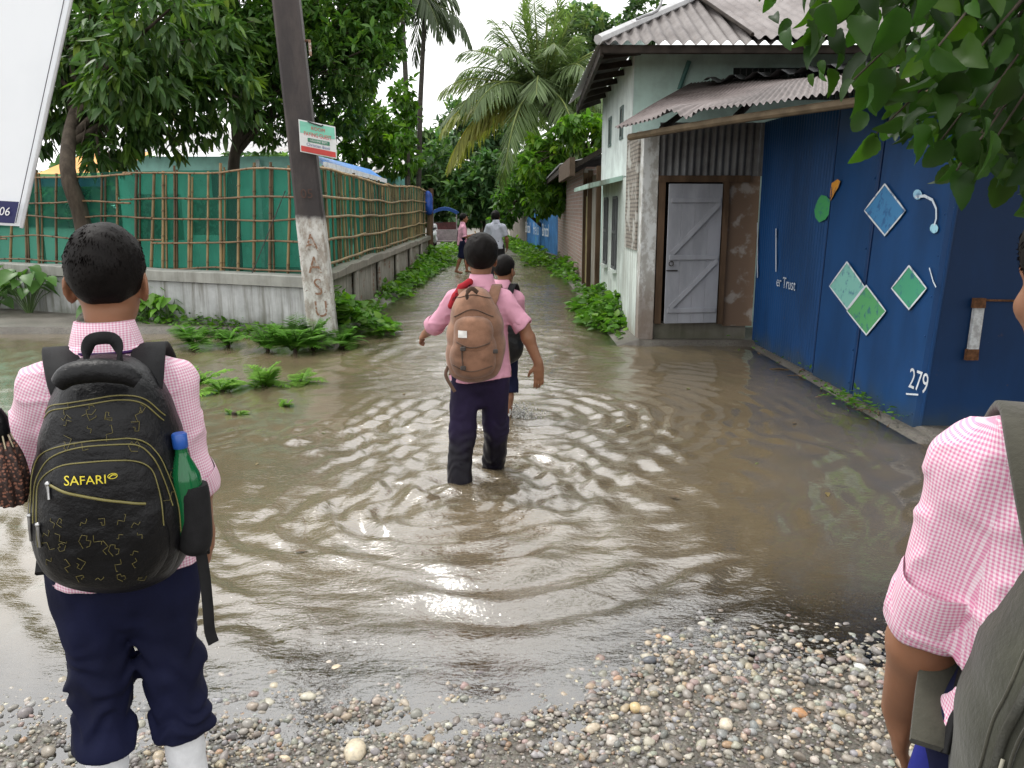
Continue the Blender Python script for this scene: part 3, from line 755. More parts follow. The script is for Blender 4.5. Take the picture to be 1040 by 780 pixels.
# front slope as corrugated strip cut by the hip line
pitch=.135; nu=int((ER[0]-e0[0])/pitch*8); u=np.linspace(e0[0],ER[0],nu); nv=9
V_=np.linspace(0,1,nv); Uq,Vq=np.meshgrid(u,V_,indexing='ij')
top=hip_front(Uq)*1.0; s=Vq*top
slope=(pk-e0); 
P=np.stack([Uq,e0[1]+(pk[1]-e0[1])*s,e0[2]+(pk[2]-e0[2])*s+.024*np.sin(2*np.pi*Uq/pitch)],-1)
g.grid(P); rf=g.build('roof',M_tin,hs_,smooth=True)
# lane-side slope (sky reflection put into a near-white colour)
g=G(); v=np.linspace(0,1,60); yy=e0[1]+(e1[1]-e0[1])*v
cutt=np.minimum(np.clip((yy-e0[1])/(pk[1]-e0[1]),0,1),np.clip((e1[1]-yy)/(e1[1]-pk[1]),0,1))
S_,K=np.meshgrid(np.linspace(0,1,6),np.arange(60),indexing='ij'); s=S_*cutt[K]
P=np.stack([e0[0]+(pk[0]-e0[0])*s,yy[K]+0*s,3.27+(pk[2]-3.27)*s+.012*np.sin(yy[K]*46)-.07*v[K]*(1-s)],-1)
m_,nt_,b_=newmat('sky_bright_side_sheets'); b_.inputs['Base Color'].default_value=(.80,.81,.82,1); b_.inputs['Roughness'].default_value=.32
g.grid(P,flip=True); g.build('side_slope',m_,hs_,smooth=True)
g=G(); g.tube([e0+np.array([0,0,.03]),pk+np.array([0,0,.04])],.055,7); g.build('hip_cap',tinmat('hip_cap_tin',(.62,.62,.63),(.5,.5,.5)),hs_)
# big second sheet overlapping the front slope, with its dark seam
g=G(); sx0=2.62
P=np.stack([Uq,e0[1]+(pk[1]-e0[1])*Vq*1.35,e0[2]+(pk[2]-e0[2])*Vq*1.35+.05+.022*np.sin(2*np.pi*Uq/pitch)],-1)[u>2.62]
P[...,0]-=.42*(Vq[u>2.62]*1.35); P[...,1]-=.02
g.grid(P); g.build('overlapping_sheet',tinmat('paler_roof_sheet',(.24,.215,.21),(.13,.11,.105),.25),hs_,smooth=True)
g=G(); g.tube([P[0,0]+np.array([-.03,0,.02]),P[0,-1]+np.array([-.03,0,.02])],.022,6); g.build('seam_batten',M_dwood,hs_)
g=G(); q=e0+np.array([.75,.5,.42]); g.tube(smoothpath([q+np.array([-.28,-.1,-.1]),q+np.array([-.2,0,-.05]),q+np.array([.0,.1,.06]),q+np.array([.1,.35,.45]),q+np.array([.22,.6,.8])],14),.016,6)
g.build('roof_pipe',simple('grey_pipe',(.30,.30,.31),.5),hs_)
# soffit, rafters, fascia
g=G(); g.quad(e0+np.array([.04,.03,-.10]),e1+np.array([.04,0,-.12]),(X0-.02,Yb+.3,3.33),(X0-.02,Yf-.02,3.33)); g.quad(e0+np.array([.04,.03,-.10]),(X0-.02,Yf-.02,3.33),(8.2,Yf-.02,3.33),(8.2,9.55,3.17)); g.build('soffit',M_dwood,hs_)
g=G(); g.beam(e0+np.array([.05,.05,-.07]),e1+np.array([.05,0,-.09]),.04,.12); g.beam(e0+np.array([.06,.06,-.06]),ER+np.array([0,.06,-.06]),.04,.09)
for t in np.linspace(.05,.95,7): p=e0+(e1-e0)*t; g.beam(p+np.array([.05,0,-.10]),(X0-.02,p[1],3.22),.05,.07)
g.build('fascia',M_dwood,hs_)
g=G(); q=PX(700,62,Yf-.05); g.tube([q,PX(690,90,Yf-.04),PX(704,88,Yf-.04)],.03,6); g.build('bracket_strut',simple('teal_strut',(.10,.22,.20),.7),hs_)

# --- ground floor annex along the lane, flush below
an=empty('annex',(1.42,9.3,0),'weathered white ground floor of the turquoise house with barred windows','annex')
g=G(); g.box((1.42,9.495,-.3),(1.44,13.3,1.90)); g.build('wall',M_mint,an)
m_,nt_,b_=newmat('peeling_pillar')
c_=mixc(nt_,ramp(nt_,noise(nt_,6,7,.7,(1,1,.6)),.42,.55),(.70,.72,.71),(.42,.41,.38)); c_=mixc(nt_,ramp(nt_,noise(nt_,2.6,8,.75,(1.6,1.6,.8)),.66,.72),c_,(.16,.14,.12))
tcn=nt_.nodes.new('ShaderNodeTexCoord'); sp=N(nt_,'SeparateXYZ'); nt_.links.new(tcn.outputs['Object'],sp.inputs[0])
c_=mixc(nt_,ramp(nt_,mth(nt_,'ADD',sp.outputs[2],mth(nt_,'MULTIPLY',noise(nt_,3,5),.6)),.55,1.25,.85,0),c_,(.20,.15,.115))
nt_.links.new(c_,b_.inputs['Base Color']); b_.inputs['Roughness'].default_value=.9; bump(nt_,b_,noise(nt_,18,8,.7),.6,.02)
M_pill=m_
g=G(); g.box((1.425,9.30,-.3),(1.60,9.49,2.30),bev=.006); g.build('corner_pillar',M_pill,an)
# woven panel strip beside the pillar (lane side)
m_,nt_,b_=newmat('woven_mud_panel')
br=N(nt_,'TexBrick'); br.inputs['Scale'].default_value=1; br.inputs['Brick Width'].default_value=.16; br.inputs['Row Height'].default_value=.045; br.inputs['Mortar Size'].default_value=.010
br.inputs[1].default_value=(.33,.30,.26,1); br.inputs[2].default_value=(.24,.21,.18,1); br.inputs[3].default_value=(.15,.135,.115,1)
tcn=nt_.nodes.new('ShaderNodeTexCoord'); sp=N(nt_,'SeparateXYZ'); nt_.links.new(tcn.outputs['Object'],sp.inputs[0]); cbx=N(nt_,'CombineXYZ'); nt_.links.new(sp.outputs[1],cbx.inputs[0]); nt_.links.new(sp.outputs[2],cbx.inputs[1]); nt_.links.new(cbx.outputs[0],br.inputs['Vector'])
nt_.links.new(mixc(nt_,ramp(nt_,noise(nt_,4,6),.5,.6),br.outputs[0],(.45,.45,.42)),b_.inputs['Base Color']); b_.inputs['Roughness'].default_value=.9; bump(nt_,b_,br.outputs['Fac'],.5,.01)
g=G(); g.box((1.40,9.50,1.05),(1.4385,10.45,2.35)); g.build('woven_panel',m_,an)
for (ya,yb) in((11.35,11.72),(12.45,12.80)):
    w_=window_hole('window',an,(1.412,ya,.72),(1.4185,yb,1.66),None)
    g=G()
    for y in(ya,yb,(ya+yb)/2): g.box((1.39,y-.022,.71),(1.411,y+.022,1.67))
    for z in(.72,1.2,1.66): g.box((1.388,ya-.0,z-.02),(1.4095,yb,z+.02))
    g.build('frame',simple('slate_window_frame',(.10,.105,.11),.6),w_)
    g=G(); g.box((1.36,ya-.05,.655),(1.416,yb+.05,.70)); g.build('sill',M_mint,w_)
g=G(); P_=[(.98,10.9,1.83),(1.42,10.9,1.93),(1.42,13.4,1.93),(.98,13.4,1.83)]
g.add(P_+[(x,y,z-.06) for x,y,z in P_],[[0,1,2,3],[7,6,5,4],[0,4,5,1],[1,5,6,2],[2,6,7,3],[3,7,4,0]]); g.build('window_canopy',wall_mat('mint_canopy',(.42,.60,.52),(.15,.14,.11),(.2,.25,.2),.9),an)
# moss and exposed plaster at the base is in the wall material
# --- door bay facing the photographer
db=empty('door_bay',(2.05,9.3,0),'recessed entrance bay with old wooden posts and corrugated strip above the grey door','doorway')
g=G(); g.box((1.61,9.36,-.3),(2.66,9.75,.235)); g.build('plinth',wall_mat('wet_plinth',(.22,.20,.17),(.11,.10,.08),(.07,.075,.045),.8),db)
g=G(); corr(g,(1.60,9.30,2.42),(2.74,9.30,2.42),(2.74,9.33,1.86),(1.60,9.33,1.86),.078,.016,4,0,3.); g.build('corrugated_strip',M_tinw,db,smooth=True)
g=G(); g.beam((1.60,9.30,1.83),(2.6,9.30,1.83),.06,.07); g.beam((1.645,9.31,.24),(1.645,9.31,1.80),.05,.07); g.beam((2.345,9.31,.24),(2.345,9.31,1.80),.08,.06); g.build('door_frame',M_wood,db)
g=G(); g.box((2.39,9.325,.21),(2.72,9.37,1.86)); g.build('side_board',simple('rotting_brown_board',(.17,.115,.08),.85,.5,5,.5,30,c2=(.30,.27,.24),lo=.52,hi=.64),db)
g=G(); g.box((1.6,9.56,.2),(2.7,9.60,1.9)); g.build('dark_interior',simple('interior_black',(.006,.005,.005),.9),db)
# door leaf, slightly ajar
dr=empty('plank_door',(2.22,9.3,.26),'grey painted plank door with Z bracing, slightly ajar','door')
hg=np.array([2.30,9.285,0]); an_=R(7)
def DP(u,o,z): return np.array([hg[0]-u*math.cos(an_)-o*math.sin(an_)*0,hg[1]-u*math.sin(an_)*1-o,z])
Mg=simple('grey_door_paint',(.37,.38,.415),.65,.3,5,.2,40,sc3=(1,1,.3),c2=(.29,.30,.325)); 
Rm_=np.array([[-math.cos(an_),0,0],[-math.sin(an_),-1,0],[0,0,1.]]).T.T
def dbox(g,u0,u1,o0,o1,z0,z1,bev=.003):
    M_=np.array([[-math.cos(an_),-math.sin(an_)*-1*0,0],[-math.sin(an_),-1.,0],[0,0,1.]]); g.box((u0,o0,z0),(u1,o1,z1),0,None,(M_,hg),bev)
g=G(); W_=.605
for k in range(4): dbox(g,k*W_/4+.0006,(k+1)*W_/4-.0006,0,.025,.255,1.775,.002)
g.build('planks',Mg,dr)
g=G()
for z in(1.60,.985,.40): dbox(g,.02,W_-.03,.026,.046,z-.026,z+.026)
for (za,zb) in((1.03,1.57),(.43,.955)):
    a=DP(.03,.036,zb); b_=DP(W_-.06,.036,za); g.beam(a,b_,.05,.018,up=(0,1,0))
g.build('braces',Mg,dr)
g=G(); c=DP(W_-.05,.05,.92); th=np.linspace(0,2*math.pi,14); g.tube([c+np.array([.025*math.cos(t),-.008,.025*math.sin(t)]) for t in th],.006,6); dbox(g,W_-.13,W_-.0,.027,.038,.835,.850); g.build('latch',simple('latch_iron',(.05,.045,.04),.5,metal=.6),dr)

# --- lean-to roof over the entrance
lt=empty('lean_to_roof',(2.0,9.0,2.3),'bent corrugated lean-to roof over the doorway and the blue booth','roof')
TL=np.array([2.12,10.33,2.97]); TR=np.array([4.7,10.0,3.12]); BL=np.array([1.06,8.92,2.335]); BR=np.array([3.09,4.22,2.30])
g=G(); W_=5.2; pitch=.082; nu=int(W_/pitch*6); u=np.linspace(0,1,nu)[:,None,None]; v=np.linspace(0,1,10)[None,:,None]
P=(TL+(TR-TL)*u)*(1-v)+(BL+(BR-BL)*u)*v
nrm=np.array([-.3,-.35,.88])
P=P+nrm*(.014*np.sin(2*np.pi*u*W_/pitch)+.05*n2(u*4,v*2,1.,3.)+.05*np.exp(-((u-.2)/.03)**2-((v-.95)/.2)**2)-.06*np.exp(-((u-.25)/.025)**2-((v-1)/.15)**2))
P+=(np.array(BL-TL))[None,None]*(.03*np.floor(u*4.8)%2*.3)*v
g.grid(P); g.build('sheets',M_tin2,lt,smooth=True)
g=G(); 
a=BL+np.array([.16,-.02,-.10]); b_=BR+np.array([.0,0,-.08])
g.tube(smoothpath([a,a+(b_-a)*.3+np.array([0,0,.015]),a+(b_-a)*.7,b_],16),.036,9); g.build('front_beam',M_bamb,lt)
g=G()
for t in(.12,.35,.6,.85): g.tube([a+(b_-a)*t+np.array([0,0,.03]),TL+(TR-TL)*t-np.array([0,.1,.08])],.03,6)
g.build('rafters',M_dwood,lt)
g=G(); corr(g,TL+np.array([.15,-.18,-.0]),TR+np.array([0,-.1,.06]),TR+np.array([-.55,-.7,-.06]),TL+np.array([.02,-.5,-.05]),.3,.035,4,0.,8.); g.build('ridge_sheet',M_tinw,lt,smooth=True)

# --- blue painted booth
bo=empty('painted_booth',(2.78,7.3,0),'tall deep blue sheet metal booth with painted shapes and number 279','booth')
def bluemat(name,c):
    m,nt,b=newmat(name)
    col=mixc(nt,ramp(nt,noise(nt,1.6,7,.6,(1,1,.35)),.35,.7),c,tuple(x*.62 for x in c))
    col=mixc(nt,ramp(nt,noise(nt,34,6,.7),.70,.76,0,.55),col,(.34,.42,.5))
    tcn=nt.nodes.new('ShaderNodeTexCoord'); sp=N(nt,'SeparateXYZ'); nt.links.new(tcn.outputs['Object'],sp.inputs[0])
    low=ramp(nt,mth(nt,'ADD',sp.outputs[2],mth(nt,'MULTIPLY',noise(nt,5,5),.35)),.12,.42,.7,0); col=mixc(nt,low,col,(.04,.055,.05))
    nt.links.new(col,b.inputs['Base Color']); b.inputs['Roughness'].default_value=.45; b.inputs['Specular IOR Level'].default_value=.22; rs=ramp(nt,mth(nt,'ADD',noise(nt,13,7,.75),mth(nt,'MULTIPLY',low,.16)),.66,.74,0,.8); nt.links.new(mixc(nt,rs,col,(.10,.055,.035)),b.inputs['Base Color']); bump(nt,b,noise(nt,7,4),.10,.006); return m
M_blue=bluemat('blue_enamel',(.008,.055,.175)); M_blue2=bluemat('blue_enamel_shaded',(.005,.035,.115))  # end panel gets a darker copy: shade under the trees put into its colour
F0=np.array([2.72,9.27,.0]); F1=np.array([2.80,5.50,.0]); T0=np.array([2.72,9.27,2.42]); T1=np.array([2.945,5.50,2.42])
def BF(u,z,o=0.):   # u metres from the door end towards the photographer, z up, o proud of the face
    t=u/3.77; p=F0+(F1-F0)*t; q=T0+(T1-T0)*t; r=p+(q-p)*(z/2.42); return r+np.array([-o,0,0])
g=G()
# profile: fine vertical corrugation on the first half, folded panels on the second
us=np.concatenate([np.linspace(0,1.86,190),[1.862,1.90,1.902,2.68,2.70,2.74,2.76,3.74,3.77]])
of=np.concatenate([.006*np.sin(np.linspace(0,1.86,190)*2*np.pi/.062),[.0,.0,.03,.03,.0,.0,.035,.035,.0]])
P=np.array([[BF(u_,z,o_) for z in(-.3,0.03,1.2,2.42)] for u_,o_ in zip(us,of)]); g.grid(P)
g.build('side_panel',M_blue,bo)
g=G(); E0=BF(3.77,-.3); E0t=BF(3.77,2.42)
g.quad(E0+np.array([0,-.0,0]),E0+np.array([2.6,-.12,0]),E0t+np.array([2.6,-.12,0]),E0t); 
g.build('end_panel',M_blue2,bo)
g=G(); g.tube([BF(3.77,-.2,.0),BF(3.77,2.4,.0)],.012,6); g.build('corner_fold',M_blue,bo)
g=G(); 
for u_ in(1.88,2.72): g.beam(BF(u_,.05,.02),BF(u_,2.4,.02),.012,.02)
g.build('panel_joint',simple('joint_dark_blue',(.006,.03,.11),.5),bo)
for u_ in(1.84,2.66,3.71):
    for k in range(9):
        g=G(); c=BF(u_,.12+.27*k,.034 if u_>2 else .006); g.add(IV1*np.array([.006,.010,.010])+c,IF1); g.build('rivet',M_blue,bo,smooth=True)
# recessed pull plate on the end panel
def EP(u,z,o=0.): return E0+(E0t-E0)*((z+.3)/2.72)+np.array([u,-.046*u-o,0])
zc=lambda y:PX(990,y,5.48)[2]
g=G(); pts=[PX(x,y,5.45) for x,y in((991,306),(1001,306),(993,363),(983,363))]; g.add(pts+[p+np.array([0,.03,0]) for p in pts],[[3,2,1,0],[0,1,5,4],[1,2,6,5],[2,3,7,6],[3,0,4,7]]); pl=g.build('pull_plate',simple('scuffed_white_metal',(.52,.54,.55),.5,.3,30,c2=(.30,.30,.30)),bo)
for ya,yb in((303,313),(355,366)):
    g=G(); pts=[PX(x-(ya-303)*.14,y,5.44) for x,y in((990,ya),(1002,ya),(1001,yb),(988.5,yb))]; g.add(pts+[p+np.array([0,.03,0]) for p in pts],[[3,2,1,0],[0,1,5,4],[1,2,6,5],[2,3,7,6],[3,0,4,7]]); g.build('rusty_end',simple('rusty_iron',(.15,.07,.035),.9,.5,40),pl)
g=G(); g.tube([PX(1001,305,5.45),PX(1060,306,5.42)],.008,5)
g.build('rusty_rod',simple('rusty_rod_iron',(.15,.07,.035),.9,.5,40),pl)
# painted marks that show
def bpx(x,y,o=.010):   # where the ray through a picture point meets the booth's side
    dx=(x-520)/FPX; dy=-(y-390)/FPX; d=np.array([dx,ca+dy*sa,-sa+dy*ca]); 
    Yv=7.5
    for _ in range(30):
        p=np.array([0,0,CAMZ])+d*(Yv/d[1]); u_=np.clip((9.27-p[1]),0,3.77); s_=BF(u_,np.clip(p[2],-.3,2.42),0); Yv=.5*Yv+.5*np.clip(Yv*(s_[0]/p[0]),4,10)
    oo=o+(.036 if u_>1.9 else .008); return BF(u_,p[2],oo)
def mark(pts,name,c,o=.01):
    g=G(); q=[bpx(x,y,o) for x,y in pts]; n=len(q); cen=np.mean(q,0); g.add(q+[cen],[[i,(i+1)%n,n] for i in range(n)]); g.build(name,simple(name+'_paint',c,.5,.2,16,c2=tuple(q*.35+k*.65 for q,k in zip(c,(.007,.058,.20))),lo=.52,hi=.66),bo)
mark([(829,213),(832,204),(836,198),(841,199),(845,203),(847,209),(845,216),(840,223),(834,226),(830,221)],'green_patch',(.05,.32,.10))
mark([(845,197),(846,190),(850,186),(856,182),(859,184),(857,190),(853,196),(850,202),(845,205)],'orange_patch',(.75,.33,.03))
def line(pts,name,c,r=.010,closed=False):
    g=G(); q=np.array([bpx(x,y,.012) for x,y in pts]); 
    if closed: q=np.concatenate([q,q[:1]])
    V=[]
    for i in range(len(q)):
        d=q[min(i+1,len(q)-1)]-q[max(i-1,0)]; d/=np.linalg.norm(d)+1e-9; nn=np.cross(d,(1,0,0)); nn/=np.linalg.norm(nn)+1e-9; V+= [[q[i]-nn*r,q[i]+nn*r]]
    g.grid(np.array(V)); g.build(name,simple(name+'_paint',c,.5,.2,16,c2=tuple(q*.35+k*.65 for q,k in zip(c,(.007,.058,.20))),lo=.52,hi=.66),bo)
def diamond(cx,cy,rx,ry,name,c,sk=.10):
    q=[(cx,cy-ry),(cx+rx,cy-sk*rx+ry*.12),(cx,cy+ry),(cx-rx,cy+sk*rx-ry*.05)]; q=[(a[0]*(1-f)+b2[0]*f,a[1]*(1-f)+b2[1]*f) for a,b2 in zip(q,q[1:]+q[:1]) for f in(0,.25,.5,.75)]
    mark(q,name,c,.008); line(q,'white_outline',(.66,.71,.75),.008,True)
diamond(905,213,21,26,'sky_blue_diamond',(.04,.20,.42)); diamond(886,315,20,25,'leaf_green_diamond',(.08,.33,.12)); diamond(930,292,18,22,'green_diamond',(.05,.30,.17)); diamond(866,290,18,24,'mint_diamond',(.20,.48,.42))
line([(936,200),(946,199),(954,203),(958,212),(958,222),(956,229)],'white_loop',(.62,.70,.78),.010)
mark([(938.5+4.6*math.cos(t),197.5+5.2*math.sin(t)) for t in np.linspace(0,6.0,12)],'pale_disc',(.30,.55,.72)); mark([(955.5+4.4*math.cos(t),232+5*math.sin(t)) for t in np.linspace(0,6.0,12)],'pale_disc',(.35,.65,.78))
line([(951,272),(955,286),(960,292)],'white_arc',(.6,.68,.75),.006)
def btext(txt,size,x,y,name,c,sx=1.):
    C0=bpx(x,y,.013); g=G(); ux=(BF(3.6,1.)-BF(.2,1.)); uy=np.array([.02,0,1.]); plane_text(g,txt,size,C0,ux,uy,sx=sx); g.build(name,simple(name+'_paint',c,.5),bo)
btext('279',.20,940,388,'number',(.72,.76,.80),.85)
line([(927,400),(949,405)],'number_underline',(.7,.74,.78),.006)
btext('er Trust',.155,800,288,'lettering',(.62,.68,.76),1.)
line([(771,226),(771,282)],'lettering_stroke',(.60,.66,.74),.016); line([(790,232),(790,276)],'lettering_stroke',(.60,.66,.74),.014)
# --- debris strip and damp kerb at the foot of the booth
g=G()
for k in range(60):
    u_=rng.uniform(.2,3.7); p=BF(u_,.0)+np.array([-rng.uniform(.02,.35),0,float(gz(2.6,7.))*0+.02]); p[2]=float(gz(p[0],p[1]))+.006
    a=rng.uniform(0,6.3); L=rng.uniform(.04,.22); g.tube([p,p+np.array([math.cos(a)*L*.5,math.sin(a)*L*.5,.012]),p+np.array([math.cos(a)*L,math.sin(a)*L,0])],rng.uniform(.003,.007),4,0,np.array([.16,.11,.07])*rng.uniform(.5,1.6))
tag(g.build('twig_litter',simple('twigs',(1,1,1),.8,usecol=True)),'dead twigs and leaf litter along the foot of the blue booth','litter',kind='stuff')

# --- far buildings on the right of the lane
bk=empty('brick_shed',(1.55,19,0),'pinkish brick shed with a dark tin eave farther down the lane','shed')
m_,nt_,b_=newmat('pink_brickwork')
br=N(nt_,'TexBrick'); br.inputs['Scale'].default_value=1; br.inputs['Brick Width'].default_value=.26; br.inputs['Row Height'].default_value=.085; br.inputs['Mortar Size'].default_value=.011
br.inputs[1].default_value=(.37,.235,.20,1); br.inputs[2].default_value=(.27,.17,.145,1); br.inputs[3].default_value=(.36,.32,.29,1)
tcn=nt_.nodes.new('ShaderNodeTexCoord'); sp=N(nt_,'SeparateXYZ'); nt_.links.new(tcn.outputs['Object'],sp.inputs[0]); cbx=N(nt_,'CombineXYZ'); nt_.links.new(mth(nt_,'ADD',sp.outputs[0],sp.outputs[1]),cbx.inputs[0]); nt_.links.new(sp.outputs[2],cbx.inputs[1]); nt_.links.new(cbx.outputs[0],br.inputs['Vector'])
nt_.links.new(mixc(nt_,ramp(nt_,noise(nt_,1.2,6),.45,.7,0,.6),br.outputs[0],(.30,.25,.22)),b_.inputs['Base Color']); b_.inputs['Roughness'].default_value=.9; bump(nt_,b_,br.outputs['Fac'],.4,.01)
g=G(); g.box((1.50,17.3,-.3),(3.8,27.5,2.35)); g.build('wall',m_,bk)
g=G(); g.box((1.44,17.0,-.3),(1.60,17.28,2.3)); g.build('end_pier',wall_mat('grey_pier',(.30,.27,.24),(.16,.14,.12),(.1,.1,.06)),bk)
g=G(); corr(g,(4.2,17.0,3.1),(4.2,28.2,3.1),(.95,28.2,2.32),(.95,17.0,2.38),.12,.02,5); g.build('roof',M_tinw,bk,smooth=True)
g=G(); g.beam((1.0,17.0,2.28),(1.0,28.,2.24),.05,.1); g.build('eave_board',M_dwood,bk)
wb=empty('timber_porch',(1.6,15,0),'dark timber porch roof on pale planks between the white house and the brick shed','porch')
g=G(); g.box((1.46,13.8,-.3),(2.0,16.95,2.1)); g.build('plank_wall',simple('bleached_planks',(.44,.42,.37),.85,.5,3,.4,20,sc3=(6,6,.4),c2=(.16,.13,.10)),wb)
g=G(); g.box((1.435,15.6,.1),(1.458,16.4,1.75)); g.build('door',simple('ochre_door',(.33,.27,.13),.8,.4,4),wb)
for y in(13.95,15.5,16.5):
    g=G(); g.beam((1.43,y,-.2),(1.43,y,2.2),.08,.09); g.build('post',M_wood,wb)
g=G(); P_=[(.98,14.2,2.22),(1.9,14.2,2.75),(1.9,17.4,2.75),(.98,17.4,2.22)]; g.add(P_+[(x,y,z-.08) for x,y,z in P_],[[0,1,2,3],[7,6,5,4],[0,4,5,1],[1,5,6,2],[2,6,7,3],[3,7,4,0]]); g.build('roof',M_dwood,wb)
g=G(); g.beam((1.0,14.15,2.2),(1.0,17.4,2.2),.09,.3); g.build('fascia_board',simple('brown_fascia',(.12,.085,.06),.8),wb)
bl=empty('painted_wall',(1.2,30,0),'low blue painted advertising wall beside the far part of the lane','wall')
g=G(); a=np.array([1.50,27.6]); b2=np.array([.63,35.5]); wallbox(g,a,b2,-.15,.0,-.2,1.52,12); bl_m=simple('advert_blue',(.055,.20,.46),.7,.35,3); g.build('wall',bl_m,bl)
nb=np.array([b2[1]-a[1],-(b2[0]-a[0])]); nb/=np.linalg.norm(nb); nb=nb if nb[0]<0 else -nb
ubl=np.append(a-b2,0); 
for t,tx,sz in((.20,'Bricol',.62),(.50,'Hello',.66),(.80,'Bricol',.62)):
    p=a+(b2-a)*(1-t); g=G(); plane_text(g,tx,sz,(p[0]+nb[0]*.17,p[1]+nb[1]*.17,.78+.0*t),ubl,(0,0,1),sx=1.05); g.build('lettering',simple('advert_white',(.72,.75,.78),.6),bl)
g=G(); p=a+(b2-a)*.5; 
for k in range(5): q=np.append(p+nb*.165,0.15+.08*k)+ubl/np.linalg.norm(ubl)*(.15*(k%2)-.1); g.quad(q+np.array([0,-.12,-.05]),q+np.array([0,.2,-.05]),q+np.array([0,.2,.1]),q+np.array([0,-.12,.1]))
g.build('green_emblem',simple('advert_green',(.10,.42,.25),.6),bl)
gw=G(); wallbox(gw,(.63,35.6),(-.05,40.),-.15,.05,-.2,1.62,8,.02,3.); tag(gw.build('grey_wall',wall_mat('far_grey_wall',(.33,.29,.26),(.2,.18,.16),(.13,.13,.08)),origin=(.3,37,0)),'plain grey brown wall beyond the blue advertising wall','wall')

# --- buildings behind the left fence
tb=empty('turquoise_cottage',(-6.5,20,0),'turquoise plaster cottage under a tin roof behind the green fence','cottage')
def bpt(x,y,Y): return PX(x,y,Y)
a=bpt(120,178,21); b_=bpt(312,178,21)
g=G(); g.box((a[0],21.0,0),(b_[0],26.,2.78)); g.build('wall',simple('bright_turquoise',(.42,.78,.70),.8,.25,2,.2,20),tb)
g=G(); corr(g,(a[0]-.3,24.5,3.7),(b_[0]+.6,24.5,3.7),(b_[0]+.6,20.4,2.85),(a[0]-.3,20.4,2.85),.16,.02,5); g.build('roof',tinmat('pale_tin',(.55,.55,.56),(.38,.36,.35)),tb,smooth=True)
g=G(); g.box((bpt(214,170,20.98)[0],20.97,1.6),(bpt(222,170,20.98)[0],20.995,2.4)); g.build('window',simple('cottage_window',(.03,.04,.04),.4),tb)
g=G(); g.beam((bpt(262,170,20.9)[0],20.9,0),(bpt(262,170,20.9)[0],20.9,2.7),.09,.09); g.build('post',simple('pale_post',(.6,.68,.66),.7),tb)
ob=empty('tarpaulin_stall',(-7.8,17,0),'orange tarpaulin awning with a blue printed edge behind the left end of the fence','stall')
o0,o1=bpt(28,175,16.5),bpt(96,172,16.5)
def sheet(g,c,drop=.1,n=10,m=0):
    c=[np.array(q,float) for q in c]; u=np.linspace(0,1,n)[:,None,None]; v=np.linspace(0,1,n)[None,:,None]
    P=(c[0]*(1-u)+c[1]*u)*(1-v)+(c[3]*(1-u)+c[2]*u)*v; P=P+np.array([0,0,-drop])*(np.sin(np.pi*u)*np.sin(np.pi*v)); g.grid(P,m)
g=G(); sheet(g,[(o0[0],16.5,2.12),(o1[0]+.2,16.5,2.12),(o1[0]+.1,19.,2.75),(o0[0],19.,2.75)],.12); g.build('tarpaulin',simple('orange_tarp',(.80,.33,.02),.5,.2,3),ob,smooth=True)
g=G(); g.quad((o0[0],16.49,1.94),(o1[0]+.2,16.49,1.94),(o1[0]+.2,16.49,2.11),(o0[0],16.49,2.11)); g.build('printed_edge',simple('blue_edge',(.05,.09,.28),.5),ob)
for x in(o0[0]+.1,o1[0]+.1):
    g=G(); g.tube([(x,16.55,0),(x,16.55,2.1)],.04,6); g.build('post',M_bamb,ob)
bt=empty('blue_roof_shed',(-3.6,20,0),'shed with a sloping bright blue and white tin roof behind the lane fence','shed')
q=[bpt(322,158,16.5),bpt(330,166,13.5),bpt(392,183,19),bpt(376,172,21)]
g=G(); g.add(q+[p-np.array([0,0,.07]) for p in q],[[0,1,2,3],[7,6,5,4],[0,4,5,1],[1,5,6,2],[2,6,7,3],[3,7,4,0]]); g.build('roof',simple('blue_tin',(.06,.24,.62),.45,.2,4),bt)
g=G(); g.beam(q[1]-np.array([0,.02,.02]),q[2]-np.array([0,.02,.02]),.05,.09); g.build('white_edge',simple('white_edge_tin',(.72,.74,.76),.5),bt)
g=G(); 
for p in q: g.beam((p[0]-.05,p[1]+.02,0),p-np.array([.05,-.02,.1]),.07,.07)
g.build('posts',M_wood,bt)
gt=empty('tin_shed',(-4.6,26,0),'turquoise walled shed with a flat rusty white tin front beyond the lane fence','shed')
a=bpt(358,190,26); b_=bpt(402,190,26)
g=G(); g.box((a[0],26,0),(b_[0],29.5,bpt(380,178,26)[2])); g.build('wall',simple('teal_wall',(.16,.42,.38),.8,.3,2),gt)
g=G(); corr(g,(a[0]-.2,27.2,bpt(380,160,26)[2]+.06),(b_[0]+.25,27.2,bpt(380,160,26)[2]+.06),(b_[0]+.25,25.75,bpt(380,176,26)[2]),(a[0]-.2,25.75,bpt(380,176,26)[2]),.12,.015,4); g.build('roof',tinmat('rusty_white_tin',(.60,.60,.60),(.42,.37,.34),.2),gt,smooth=True)
